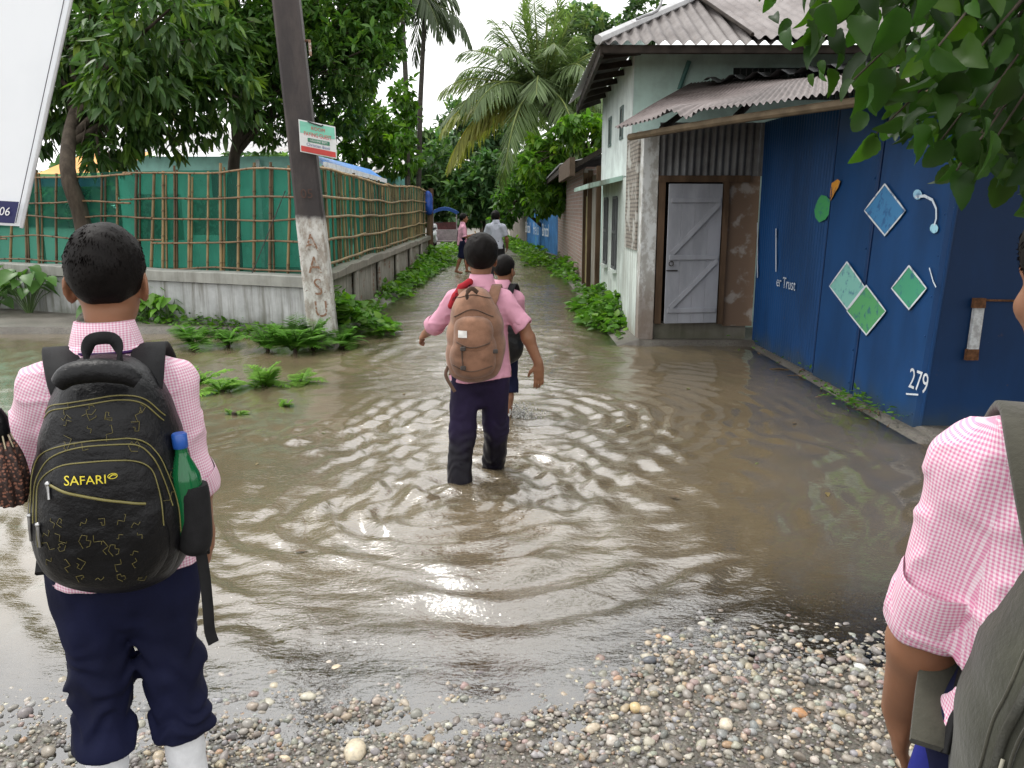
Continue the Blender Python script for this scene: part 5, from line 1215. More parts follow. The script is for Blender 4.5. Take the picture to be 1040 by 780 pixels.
def boneuv(V,F,bones,s=1.):
    """cloth coordinates: along and around the nearest limb (bones[0] is the trunk)"""
    cen=V[F].mean(1); D=[]
    for a,b,r in bones:
        a=np.array(a);b=np.array(b);ba=b-a; h=np.clip((cen-a)@ba/(ba@ba),0,1); D.append(np.linalg.norm(cen-a-h[:,None]*ba,axis=1)-r)
    bi=np.argmin(D,0); uv=np.zeros((len(F),F.shape[1],2)); P=V[F]
    for i,(a,b,r) in enumerate(bones):
        k=bi==i
        if not k.any(): continue
        if i==0:
            q=P[k]; nrm=np.cross(q[:,1]-q[:,0],q[:,2]-q[:,0]); sidey=np.abs(nrm[:,0])>np.abs(nrm[:,1])*1.5
            u=np.where(sidey[:,None],q[...,1]+.11,q[...,0]); uv[k]=np.stack([u,q[...,2]+.35*np.abs(np.maximum(q[...,2]-1.12,0))],-1)
        else:
            a=np.array(a);d=np.array(b)-a;d/=np.linalg.norm(d); x=np.cross(d,[0,1.,0]); x/=np.linalg.norm(x); y=np.cross(d,x)
            q=P[k]-a; an=np.arctan2(q@x,q@y); a0=an[:,:1]; an=a0+(an-a0+np.pi)%(2*np.pi)-np.pi; uv[k]=np.stack([an*r*.95,q@d],-1)
    return uv.reshape(-1,2)*s
def handprims(w,d,pn,side,curl=.5,sc_=1.):
    """wrist, direction, palm normal, side=+1 if the thumb lies along cross(d,pn)"""
    w=np.array(w,float); d=np.array(d,float)/np.linalg.norm(d); pn=np.array(pn,float); pn-=d*(pn@d); pn/=np.linalg.norm(pn); x=np.cross(d,pn)*side
    o=[(ell(w+d*.042*sc_,(.031*sc_,.050*sc_,.0145*sc_),np.stack([x,d,pn],1)),.012),(cone(w-d*.01,w+d*.03,.0195*sc_,.021*sc_),.015)]
    for k,(off,L) in enumerate(((.0225,.062),(.0078,.070),(-.0070,.066),(-.0215,.052))):
        b=w+d*.078*sc_+x*off*sc_; dd=d+x*off*2.2; dd/=np.linalg.norm(dd); p=b-dd*.02; a=0
        r=.0080
        for sgm,fr in enumerate((.46,.32,.24)):
            a+=curl*(.35+.35*sgm)*(1+.15*k); v=dd*math.cos(a)+pn*math.sin(a); q=p+v*(L*fr*sc_+(.02 if sgm==0 else 0)); o.append((cone(p,q,r*sc_,(r-.0007)*sc_),.003)); p=q; r-=.0007
    b=w+d*.022*sc_+x*.020*sc_; m=b+(x*.75+d*.62+pn*.25)*.032*sc_; t=m+(x*.30+d*.85+pn*.40)*.030*sc_
    o+= [(cone(b,m,.0115*sc_,.0095*sc_),.008),(cone(m,t,.0092*sc_,.0075*sc_),.004)]
    return o
def headprims(c,Rh):
    c=np.array(c,float); f=lambda p:c+Rh@np.array(p,float)
    E=lambda p,r,k,R2=None:(ell(f(p),r,Rh if R2 is None else Rh@R2),k)
    o=[E((0,-.008,.030),(.073,.092,.083),.01),E((0,.020,-.042),(.055,.062,.060),.04),E((0,.052,-.078),(.030,.026,.022),.03),
       E((0,.070,.030),(.050,.022,.022),.02),E((.034,.060,-.020),(.024,.020,.020),.02),E((-.034,.060,-.020),(.024,.020,.020),.02),
       (cone(f((0,.086,.010)),f((0,.106,-.024)),.0075,.0125),.012),E((.012,.094,-.027),(.009,.010,.008),.006),E((-.012,.094,-.027),(.009,.010,.008),.006),
       E((0,.086,-.052),(.021,.010,.0062),.005),E((0,.084,-.063),(.018,.010,.0068),.005)]
    for s_ in(-1,1):
        o+= [E((s_*.076,-.010,-.004),(.007,.021,.032),.008,rotz(s_*.35)),E((s_*.073,-.004,-.028),(.008,.011,.013),.006)]
    sub=[(ell(f((s_*.030,.094,.004)),(.015,.014,.0085),Rh),.008) for s_ in(-1,1)]+[(ell(f((s_*.083,-.006,.002)),(.006,.011,.018),Rh@rotz(s_*.35)),.006) for s_ in(-1,1)]
    return o,sub,f
def human(P,J,vox=.006,shirt=None,trous=None,hairlen=.014,strands=0,eyes=False,torso=(0,0),hand=None,headR=None,barefoot=True,wr=1.,hairk=1.,shortsleeve=False,seed=0.,skin=None,armk=1.,lk=.64):
    lx,ly=torso; j={k:np.array(v,float) for k,v in J.items()}; headR=np.eye(3) if headR is None else headR
    allp=np.array(list(j.values())); lo=np.minimum(allp.min(0)-.20,[-.25,-.24,-.02]); hi=np.maximum(allp.max(0)+.20,[.25,.24,1.0]); hi[2]=j['head'][2]+.16; lo[2]=min(-.01,allp[:,2].min()-.08)
    sh=lambda z:(lx*(z-.75),ly*(z-.75))
    tt=lambda tab:stack([(z,)+sh(z)+(w_,d_) for z,w_,d_ in tab])
    # ---- body (skin), one continuous surface
    S=SD(lo,hi,vox)
    S.add(tt([(.68,.10,.08),(.76,.128,.096),(.88,.112,.082),(1.0,.116,.085),(1.09,.122,.082),(1.16,.085,.062),(1.19,.06,.055)]),.0)
    nb=np.array([*sh(1.17),1.17]); S.add(cone(nb,j['head']+headR@np.array([0,-.02,-.06]),.045,.041),.03)
    for s_ in 'LR':
        S.add(cone(nb+(j['sh'+s_]-nb)*.3,j['sh'+s_],.042,.038),.03); S.add(cone(j['sh'+s_],j['el'+s_],.036*armk,.031*armk),.02)
        mid=j['el'+s_]*.7+j['wr'+s_]*.3; S.add(cone(j['el'+s_],mid,.031*armk,.035*armk),.02); S.add(cone(mid,j['wr'+s_],.035*armk,.0235*armk),.02)
        S.add(cone(j['hip'+s_],j['kn'+s_],.066*lk,.047*lk),.03); mc=j['kn'+s_]*.68+j['an'+s_]*.32+np.array([0,-.012,0]); S.add(cone(j['kn'+s_],mc,.046*lk,.045*lk),.02); S.add(cone(mc,j['an'+s_],.045*lk,.030),.02)
        fd=j['toe'+s_]-j['an'+s_]; fh=fd.copy(); fh[2]=0; fh/=np.linalg.norm(fh)+1e-9
        S.add(cone(j['an'+s_]-fh*.02-np.array([0,0,.035]),j['toe'+s_],.033,.024),.02); S.add(ell(j['toe'+s_]+np.array([0,0,.0]),(.042,.05,.020),rotz(math.atan2(-fh[0],fh[1]))),.02)
    hp,hsub,hf=headprims(j['head'],headR)
    for pr,k in hp: S.add(pr,k)
    for pr,k in hsub: S.sub(pr,k)
    for s_,sd in(('L',-1),('R',1)):
        hd=(hand or {}).get(s_,dict(d=j['wr'+s_]-j['el'+s_],pn=(-sd,.0,0.2),curl=.45)); 
        dd=np.array(hd['d'],float); pn=np.array(hd['pn'],float); xx=np.cross(dd,pn); th=1 if xx@np.array(hd.get('thumb',(0,1,0)))>0 else -1
        for pr,k in handprims(j['wr'+s_],dd,pn,th,hd['curl'],1.0): S.add(pr,k)
    V,F=S.mesh(); P.put('body',V,F,skin or SKIN)
    j['hf']=hf
    # ---- hair
    S=SD(j['head']-.15,j['head']+np.array([.15,.15,.17]),min(vox,.005))
    e_=hairlen; S.add((ell(hf((0,-.010,.040)),(.0745+e_*.6,.0945+e_*.6,.083+e_),headR)),0)
    if hairk>1: S.add(ell(hf((0,-.03,.05)),(.070+e_*1.4,.078+e_*1.4,.074+e_*1.5),headR),.03)
    def face(Pp):
        q=(Pp-j['head'])@headR; x,y,z=q[...,0],q[...,1],q[...,2]
        lim=np.maximum(-.020+1.0*y+.25*np.maximum(y-.03,0),-.068)+.012*np.abs(x)/.07; lim=np.minimum(lim,.066+.0*y); return z-lim
    S.sub((lambda Pp:face(Pp)*.7,j['head']-.2,j['head']+.2),.012)
    S.warp(lambda Pp:min(.003,.0004+hairlen*.10)*vn(Pp*np.array([75,75,40])+seed)+min(.003,.0006+hairlen*.12)*vn2(Pp*26+seed))
    V,F=S.mesh(); hair=P.put('hair',V,F,HAIR)
    if strands:
        nrm=np.zeros_like(V); fn=np.cross(V[F[:,1]]-V[F[:,0]],V[F[:,2]]-V[F[:,0]]); np.add.at(nrm,F[:,0],fn); nrm/=np.linalg.norm(nrm,axis=1)[:,None]+1e-9
        q=(V-j['head'])@headR; ok=(np.einsum('ij,ij->i',nrm,V-hf((0,-.01,.02)))>0); idx=np.argwhere(ok)[:,0]; idx=idx[rng.integers(0,len(idx),strands)]
        p=V[idx]; nn=nrm[idx]; crown=hf((.01,-.055,.115)); fl=p-crown; fl-=nn*np.einsum('ij,ij->i',fl,nn)[:,None]; fl/=np.linalg.norm(fl,axis=1)[:,None]+1e-9
        d=fl*.9+nn*.13+rng.normal(0,.08,(strands,3)); d/=np.linalg.norm(d,axis=1)[:,None]; L=rng.uniform(.005,.013,strands)[:,None]*(.8+hairlen*20)*np.clip(.45+(((p-j['head'])@headR)[:,2:]+.06)*6,.3,1.2)
        sd=np.cross(d,nn); sd/=np.linalg.norm(sd,axis=1)[:,None]+1e-9; w_=.00042
        a=p-nn*.003; VV=np.stack([a-sd*w_,a+sd*w_,a+d*L*.6+nn*.001,a+d*L-np.array([0,0,.25])*L],1); n=np.arange(strands)[:,None]*4
        FF=np.concatenate([n+np.array([[0,1,2]]),n+np.array([[0,2,3]]) ]) 
        VV[:,3]=VV[:,2]+ (VV[:,3]-VV[:,2])*.7
        P.g(G().add(VV.reshape(-1,3),np.concatenate([n+np.array([[0,1,2]]),n+np.array([[1,3,2]])]).astype(int)),'loose_strands',HAIR,hair)
    if eyes:
        for s_ in(-1,1):
            g=G(); g.add(IV2*.0110+hf((s_*.030,.0695,.004)),IF2); eo=P.g(g,'eye',simple('eye_white',(.6,.58,.55),.25))
            g=G(); g.add(IV2*.0062+hf((s_*.030,.0760,.004)),IF2); P.g(g,'pupil',simple('eye_dark',(.02,.012,.008),.2),eo)
            g=G(); g.tube([hf((s_*.016,.090,.024)),hf((s_*.030,.089,.028)),hf((s_*.046,.078,.024))],[.0025,.003,.0015],5); P.g(g,'eyebrow',HAIR)
    # ---- trousers
    if trous:
        S=SD(lo,hi,vox); kz=trous.get('cut',.06)
        S.add(tt([(.70,.140,.112),(.76,.150,.116),(.82,.142,.108),(.88,.13,.10)]),0)
        S.add(ell((j['hipL']+j['hipR'])/2-np.array([0,0,.05]),(.11,.088,.10)),.03)
        S.add(ell((j['hipL']+j['hipR'])*.36+(j['knL']+j['knR'])*.14,(.050,.072,.130)),.03)
        r1,r2,r3=trous.get('r',(.092,.074,.062))
        for s_ in 'LR':
            S.add(cone(j['hip'+s_],j['kn'+s_],r1,r2),.025); S.add(cone(j['kn'+s_],j['an'+s_],r2,r3),.03)
            if trous.get('roll'):
                t=trous['roll'].get(s_); c=j['kn'+s_]+(j['an'+s_]-j['kn'+s_])*t; dn=(j['an'+s_]-j['kn'+s_]); dn/=np.linalg.norm(dn); S.add(cone(c-dn*.016,c+dn*.012,r3*1.12+.006,r3*1.12+.006),.012)
        bn=trous.get('bunch',0); am=trous.get('amp',.006)
        def wrk(Pp):
            z=Pp[...,2]; k=np.clip((.60-z)/.2,0,1); f=np.sin(z*95+7*vn(Pp*np.array([16,16,9])+seed)+Pp[...,0]*18)
            return am*1.4*vn(Pp*np.array([15,15,8])+seed+3)+am*.6*vn2(Pp*np.array([32,32,20]))+bn*k*f*(.55+.5*vn2(Pp*11+2))
        S.warp(wrk)
        for s_ in 'LR':   # open leg ends
            t=trous['cuts'][s_] if 'cuts' in trous else 1.0; a=j['kn'+s_]; dn=j['an'+s_]-a; L=np.linalg.norm(dn); dn/=L; c=a+dn*L*t
            big=.13; S.sub((lambda Pp,c=c,dn=dn:np.maximum(-((Pp-c)@dn),np.linalg.norm((Pp-c)-((Pp-c)@dn)[...,None]*dn,axis=-1)-big),c-.16-np.array([0,0,.25]),c+.16),.004)
            S.sub(cone(c-dn*.03,c+dn*.03,r3*.68,r3*.76),.004)
        V,F=S.mesh(); P.put('trousers',V,F,trous['mat'])
    # ---- shirt
    if shirt:
        S=SD(lo,hi,vox); hem=shirt.get('hem',.66)
        S.add(tt([(hem,.166,.128),(.76,.160,.122),(.88,.148,.110),(1.0,.147,.107),(1.08,.143,.103),(1.13,.122,.090),(1.175,.085,.072),(1.20,.062,.060)]),0)
        for s_,sd in(('L',-1),('R',1)):
            b0=nb+np.array([sd*.045,-.005,-.006]); S.add(cone(b0,j['sh'+s_]+np.array([0,0,.0]),.050,.047),.035)
            t=shirt.get('t'+s_,1.0); ra,rb=shirt.get('r',(.052,.047)); el=j['el'+s_]
            if t<=1: en=j['sh'+s_]+(el-j['sh'+s_])*t; dn=el-j['sh'+s_]; S.add(cone(j['sh'+s_],en,ra,rb),.035); 
            else: S.add(cone(j['sh'+s_],el,ra,rb),.035); en=el+(j['wr'+s_]-el)*(t-1); dn=j['wr'+s_]-el; S.add(cone(el,en,rb,rb*.85),.03)
            dn=dn/np.linalg.norm(dn); j['cuff'+s_]=(en,dn,rb)
            
        am=.0068*wr
        def wrk(Pp):
            q=Pp*np.array([13,13,7])+seed; w1=vn(q+.8*np.stack([vn2(q*.6)]*3,-1)); w2=vn2(Pp*np.array([20,20,26])+seed)
            arm=np.clip((np.abs(Pp[...,0]-lx*(Pp[...,2]-.75))-.14)/.05,0,1)
            rid=1-2*np.abs(vn(Pp*np.array([17,17,15])+np.stack([Pp[...,2]*9]*3,-1)*.4+seed+5))
            return am*w1*1.1+am*.45*w2*arm-am*1.6*np.maximum(rid-.45,0)*(.7+.2*arm)
        S.warp(wrk)
        S.sub((lambda Pp:Pp[...,2]-(hem+.02+.012*np.sin(Pp[...,0]*14)),lo,np.array([hi[0],hi[1],hem+.06])),.004)
        for s_ in 'LR':
            en,dn,rb=j['cuff'+s_]; S.sub((lambda Pp,c=en,dn=dn:np.maximum(-((Pp-c)@dn),np.linalg.norm(Pp-c,axis=-1)-.10),en-.12,en+.12),.004); S.sub(cone(en-dn*.006,en+dn*.03,rb*.80,rb*.95),.003)
        V,F=S.mesh(); sc_=P.s
        bones=[((lx*-.05,0,.7),(lx*.4,ly*.4,1.17),.12)]+[(j['sh'+s_],j['el'+s_],.055) for s_ in 'LR']
        so=P.put('shirt',V,F,shirt['mat'],uv=boneuv(V,F,bones,sc_)); 
        if shirt.get('roll',True):
            for s_ in 'LR':
                en,dn,rb=j['cuff'+s_]; rl=shirt.get('rl',.035); x=np.cross(dn,[0,1.,.1]); x/=np.linalg.norm(x); y=np.cross(dn,x); a_=np.linspace(0,2*np.pi,56,endpoint=False)
                rows=[]
                for u_,rr in((-.1,1.02),(.0,1.07),(.35,1.12),(.75,1.17),(.97,1.19),(1.04,1.12),(1.0,1.0),(.5,.94)):
                    wob=1+.030*n2(np.cos(a_)*1.6+9,np.sin(a_)*1.6,1.,seed+u_)+.018*np.sin(a_*7+u_*3+seed); tl=.012*n2(np.cos(a_)*1.2,np.sin(a_)*1.2,1.,seed+4.)
                    rows.append(en+dn*(-rl*.92+rl*u_)+dn*tl[:,None]+(np.cos(a_)[:,None]*x+np.sin(a_)[:,None]*y)*((rb*rr+.0045)*wob)[:,None])
                gc=G().grid(np.stack(rows,1),closeu=True); fi=gc.f[0][0]; P.put('rolled_cuff',gc.v[0],fi,shirt['mat'],parent=so,uv=boneuv(gc.v[0],fi,[((0,0,-9),(0,0,-8),.1),(en-dn*.3,en,.05)],sc_))
        # collar: folded band round the neck
        an=np.linspace(0,2*np.pi,40,endpoint=False); nx,ny=sh(1.2); rows=[]
        hc=headR@np.array([0,0,0]); 
        for r_,z in((.056,1.20),(.053,1.24),(.052,1.262),(.058,1.260),(.066,1.232),(.074,1.200)):
            gap=np.clip((np.sin(an)-.80)/.2,0,1); rows.append(np.stack([nx+r_*1.04*np.cos(an),ny+.004+r_*1.02*np.sin(an),z-.030*np.maximum(np.sin(an),0)**2-.008*gap+.0*an],1))
        Pc=np.stack(rows,1); gco=G().grid(Pc,closeu=True); fidx=gco.f[0][0]; P.put('collar',gco.v[0],fidx,shirt['mat'],parent=so,uv=boneuv(gco.v[0],fidx,[((0,0,.7),(0,0,1.3),.1)],sc_))
        if shirt.get('yoke'):   # seam lines over the shoulder
            pass
    return j
def socks(P,j,z1,shoe=True,mat=None):
    for s_ in 'LR':
        a=j['an'+s_]; k=j['kn'+s_]; d=(k-a)/np.linalg.norm(k-a); g=G(); n=12
        pts=[a-np.array([0,0,.03])+d*t for t in np.linspace(0,z1,n)]; g.tube(pts,[.042+.009*(i/n)+.0015*math.sin(i*2.3) for i in range(n)],14); P.g(g,'sock',mat or SOCK)
        if shoe:
            fh=j['toe'+s_]-a; fh[2]=0; fh/=np.linalg.norm(fh); rz=rotz(math.atan2(-fh[0],fh[1]))
            S=SD(a-np.array([.16,.2,.1]),a+np.array([.16,.22,.08]),.006); S.add(ell(a-np.array([0,0,.035])-fh*.015,(.043,.062,.042),rz),0); S.add(ell(np.array([*(a+fh*.085)[:2],a[2]-.045]),(.047,.082,.032),rz),.03); S.add(rbox(np.array([*(a+fh*.05)[:2],a[2]-.070]),(.046,.125,.010),.009,rz),.004)
            V,F=S.mesh(); P.put('shoe',V,F,SHOE)
# ---- backpacks
class Bag:
    """soft bag: star-shaped outline (x,z) bulging towards -y from the plane y0"""
    def __init__(s,outline,y0,depth,p=3.2,ycurve=.0):
        s.o=np.array(outline,float); s.c=s.o.mean(0); q=s.o-s.c; th=np.arctan2(q[:,1],q[:,0]); k=np.argsort(th); s.th=th[k]; s.r=np.hypot(*q.T)[k]; s.y0=y0; s.d=depth; s.p=p
        s.tt=np.concatenate([s.th-2*np.pi,s.th,s.th+2*np.pi]); s.rr=np.tile(s.r,3)
        f=np.linspace(-np.pi,np.pi,361); r=np.interp(f,s.tt,s.rr); kern=np.hanning(17); kern/=kern.sum(); r=np.convolve(np.concatenate([r[-30:-1],r,r[1:30]]),kern,'same')[29:-29]; s.f=f; s.fr=r
    def R(s,t): return np.interp((t+np.pi)%(2*np.pi)-np.pi,s.f,s.fr)
    def y(s,x,z,o=0.):
        x=np.asarray(x,float)-s.c[0]; z=np.asarray(z,float)-s.c[1]; rho=np.hypot(x,z)/s.R(np.arctan2(z,x)); rho=np.clip(rho,0,1)
        return s.y0-s.d*(1-rho**s.p)**(1/2.2)*(1-.10*rho)-o-(.006*vn(np.stack([x*16,z*13,x*0+s.d*50],-1))+.0035*vn2(np.stack([x*34,z*42,x*0+s.d*70],-1)))*np.clip((1-rho)*6,0,1)
    def mesh(s,g,scale=1.,o=0.,m=0,nr=26,na=110,back=True):
        t=np.linspace(-np.pi,np.pi,na,endpoint=False); rho=np.concatenate([np.linspace(0,.8,12)[:-1],1-(1-np.linspace(0,1,nr-11))**2*.2])
        T,Q=np.meshgrid(t,rho,indexing='ij'); rr=s.R(T)*Q*scale; x=s.c[0]+rr*np.cos(T); z=s.c[1]+rr*np.sin(T); P=np.stack([x,s.y(s.c[0]+(x-s.c[0])/scale,s.c[1]+(z-s.c[1])/scale,o),z],-1)
        g.grid(P,m,closeu=True)
        if back: B_=P[:,-1].copy(); B2=B_.copy(); B2[:,1]=s.y0+.03; g.grid(np.stack([B_,B2],1),m,closeu=True); g.add(B2,[list(range(na))],m)
        return g
    def line(s,g,pts,r=.002,o=.001,n=40,m=0,c=None):
        q=smoothpath([(p[0],0,p[1]) for p in pts],n); q[:,1]=s.y(q[:,0],q[:,2],o); g.tube(q,r,5,m,c); return g
    def text(s,g,txt,size,x,z,o=.003,sx=1.,rot=0.):
        v,f=text_mesh(txt,size); c_,s_=math.cos(rot),math.sin(rot); X=x+(v[:,0]*c_-v[:,1]*s_)*sx; Z=z+v[:,0]*s_+v[:,1]*c_; g.add(np.stack([X,s.y(X,Z,o),Z],1),f); return g
def ribbon(g,pts,w_,th=.006,side=(1,0,0),n=26,m=0):
    p=smoothpath(pts,n); sd=np.array(side,float); T=np.gradient(p,axis=0); T/=np.linalg.norm(T,axis=1)[:,None]; x=sd-T*(T@sd)[:,None]; x/=np.linalg.norm(x,axis=1)[:,None]; nn=np.cross(T,x)
    w_=np.broadcast_to(np.asarray(w_,float),(n,))[:,None]
    P=np.stack([p-x*w_/2*.92-nn*th/2,p-x*w_/2,p-x*w_/2*.92+nn*th/2,p+x*w_/2*.92+nn*th/2,p+x*w_/2,p+x*w_/2*.92-nn*th/2],0); g.grid(P,m,closeu=True)
    for e in(0,-1): g.add(P[:,e],[[0,1,2,3,4,5]],m)
    return g
BLK=simple('black_nylon',(.005,.005,.006),.42,.4,8,.6,40,spec=.28,bdist=.008); BLK2=simple('black_webbing',(.015,.015,.016),.7,.3,30,.4,300,bdist=.002); GOLD=simple('olive_gold_piping',(.20,.175,.055),.5); FAINT=simple('faint_gold_print',(.15,.125,.035),.5); CHROME=simple('zip_metal',(.5,.5,.5),.3,.2,30,metal=.9)
STD=dict(hipL=(-.082,0,.735),hipR=(.082,0,.735),knL=(-.088,.012,.405),knR=(.088,.012,.405),anL=(-.09,-.005,.075),anR=(.09,-.005,.075),toeL=(-.10,.115,.025),toeR=(.10,.115,.025),
         shL=(-.132,0,1.118),shR=(.132,0,1.118),elL=(-.20,-.01,.90),elR=(.20,-.01,.90),wrL=(-.205,.06,.70),wrR=(.205,.06,.70),head=(0,.022,1.335))
# ---------------------------------------------------------------- 1. schoolboy on the left
b=np.array([-.873,1.76,0]); b[2]=float(gz(b[0],b[1]))+.004
A1=Pers('schoolboy at the left in a pink checked shirt, seen from behind with a black backpack',b,R(19),1.425)
J=dict(STD); J.update(head=(.012,.020,1.338),elL=(-.192,.02,.955),wrL=(-.16,.19,1.0),shR=(.126,0,1.116),shL=(-.130,0,1.116),elR=(.152,.0,.90),wrR=(.165,.085,.715),hipL=(-.094,0,.735),hipR=(.068,0,.735),knL=(-.088,.01,.42),knR=(.075,.01,.42),anL=(-.092,-.01,.075),anR=(.092,-.01,.075),toeL=(-.11,.11,.025),toeR=(.10,.11,.025))
j=human(A1,J,.0055,dict(mat=GING,tL=1.12,tR=1.22,r=(.052,.046),rl=.05,hem=.67),dict(mat=NAVY,r=(.081,.064,.059),bunch=.0075,amp=.007,cuts=dict(L=.53,R=.53),roll=dict(L=.52,R=.52)),hairlen=.010,strands=34000,headR=rotz(-.07),hand=dict(R=dict(d=(.0,.25,-1),pn=(-1,0,.1),curl=.55),L=dict(d=(.3,.6,.5),pn=(1,-.3,0),curl=1.0)),seed=1.)
socks(A1,j,.26)
g=G(); an=np.linspace(np.pi*1.08,np.pi*1.92,24); g.tube(np.stack([.079*np.cos(an),.004+.079*np.sin(an),1.198+0*an],1),.0035,6); A1.g(g,'collar_cord',simple('purple_cord',(.05,.015,.09),.7))
p_=A1.px
def bx(x,y): q=A1.px(x,y+4,-.17); return (q[0],q[2])
out_=[bx(*q) for q in((102,362),(80,365),(62,374),(50,396),(41,425),(33,460),(27,500),(26,540),(33,572),(52,595),(80,604),(110,606),(145,602),(175,588),(193,560),(197,530),(193,490),(186,455),(177,425),(166,398),(150,374),(128,365))]
bag=empty('backpack',A1.T((0,-.2,.62)),'black school backpack with gold piping and a zipped front pocket on the left boy','backpack')
BG=Bag(out_,-.105,.15)
g=G(); BG.mesh(g); A1.g(g,'bag_body',BLK,bag)
# layered pockets: second and front compartment
def sub(pts,depth,o): 
    q=[bx(*p) for p in pts]; s_=Bag(q,-.105,.15); base=BG
    class PB(Bag): pass
    s_.y=lambda x,z,oo=0.,s_=s_: base.y(x,z)-depth*np.clip((1-np.clip(np.hypot(np.asarray(x)-s_.c[0],np.asarray(z)-s_.c[1])/s_.R(np.arctan2(np.asarray(z)-s_.c[1],np.asarray(x)-s_.c[0])),0,1)**6),0,1)**.5-oo
    return s_
P2=sub(((100,432),(60,441),(38,466),(32,510),(33,550),(44,580),(90,592),(140,590),(172,578),(184,545),(183,505),(172,468),(157,443),(135,433)),.022,0)
P3b=sub(((110,449),(70,456),(47,476),(43,520),(45,560),(58,580),(105,586),(150,580),(167,560),(169,510),(165,480),(155,459),(135,451)),.022,0)
g=G(); P2.mesh(g,back=False); A1.g(g,'middle_pocket',BLK,bag)
_oldy=P3b.y; P3y=lambda x,z,oo=0.: np.minimum(_oldy(x,z,oo),P2.y(x,z,oo)-.0*np.asarray(x))-.012*np.clip(1-np.clip(np.hypot(np.asarray(x)-P3b.c[0],np.asarray(z)-P3b.c[1])/P3b.R(np.arctan2(np.asarray(z)-P3b.c[1],np.asarray(x)-P3b.c[0])),0,1)**6,0,1)**.5
P3b.y=P3y
g=G(); P3b.mesh(g,back=False); fp=A1.g(g,'front_pocket',BLK,bag)
class Skin_: pass
def ysurf(x,z,o=0.): return np.minimum(np.minimum(BG.y(x,z),P2.y(x,z)),P3b.y(x,z))-o
BG2=Bag(out_,-.105,.15); BG2.y=ysurf
for nm,pts in(('upper_piping',((41,421),(55,406),(92,397),(124,393),(148,398),(168,417))),('upper_piping',((41,425),(56,410),(92,401),(124,397),(147,402),(167,421))),
           ('pocket_piping',((34,540),(32,505),(35,468),(55,446),(92,434),(138,433),(159,446),(171,468),(182,502),(185,535))),('pocket_piping',((38,520),(38,490),(44,470),(60,450),(92,438),(137,437),(156,449),(167,470),(177,500))),
           ('inner_piping',((45,540),(43,505),(45,478),(69,457),(110,450),(140,452),(157,462),(166,490),(169,515)))):
    g=G(); BG2.line(g,[bx(*q) for q in pts],.0016,.0012); A1.g(g,nm,GOLD,bag)
g=G(); BG2.line(g,[bx(*q) for q in((55,474),(85,480),(120,486),(152,491))],.0028,.002); A1.g(g,'zip',GOLD,bag)
for (x,y,dx_,dy_) in((57,474,2,14),(33,515,1,26),(46,516,2,22)):
    g=G(); a=bx(x,y); b_=bx(x+dx_,y+dy_); q=[(a[0],float(ysurf(a[0],a[1],.006)),a[1]),((a[0]+b_[0])/2,float(ysurf(a[0],a[1],.009)),(a[1]+b_[1])/2),(b_[0],float(ysurf(b_[0],b_[1],.004)),b_[1])]; g.tube(q,[.0045,.003,.003],6); g.add(IV2*.0055+np.array(q[0]),IF2); A1.g(g,'zip_puller',CHROME,bag)
g=G(); c=bx(95,467); BG2.text(g,'SAFARI',.0245,c[0],c[1],.003,1.0,-.02); A1.g(g,'lettering',simple('yellow_lettering',(.75,.62,.04),.5),bag)
g=G(); c=bx(121,463); th=np.linspace(0,2*np.pi,15); BG2.line(g,[(c[0]+.008*math.cos(t),c[1]+.005*math.sin(t)) for t in th],.0008,.002); BG2.line(g,[(c[0]-.006,c[1]-.002),(c[0],c[1]+.002),(c[0]+.006,c[1]+.001)],.0012,.002); A1.g(g,'emblem',simple('yellow_emblem',(.70,.60,.05),.5),bag)
# scattered line print
g=G()
cells=[(x,y) for y in np.arange(506,575,15) for x in np.arange(58,160,17)]+[(x,y) for y in(441,) for x in np.arange(70,150,22)]+[(x,y) for y in(408,414,422) for x in np.arange(70,160,24)]+[(176,y) for y in(475,490)]
for x,y in cells:
    if rng.random()<.12: continue
    x+=rng.uniform(-4,4); y+=rng.uniform(-4,4); sh_=rng.integers(0,4); a=rng.uniform(0,6.3); r=rng.uniform(4,7.5)
    base=[[(-1,-.6),(.2,-.9),(1,-.2),(.7,.5),(.1,.2),(-.2,.8),(-.9,.4),(-1,-.6)],[(-1,-.4),(-.2,-.4),(-.2,.6),(.9,.6),(.9,.1)],[(-.8,.7),(-.8,-.6),(.6,-.6),(.6,0),(0,0),(0,.7)],[(-1,0),(-.3,.6),(.3,-.2),(1,.4)]][sh_]
    pts=[]; 
    for i in range(len(base)-1):
        for f in(0,.5): u=np.array(base[i])*(1-f)+np.array(base[i+1])*f; pts.append((x+r*(u[0]*math.cos(a)-u[1]*math.sin(a)),y+r*(u[0]*math.sin(a)+u[1]*math.cos(a))))
    q=np.array([bx(*p) for p in pts]); q3=np.stack([q[:,0],ysurf(q[:,0],q[:,1],.0012),q[:,1]],1); g=G(); g.tube(q3,.0007,4); A1.g(g,'printed_motif',FAINT,bag)
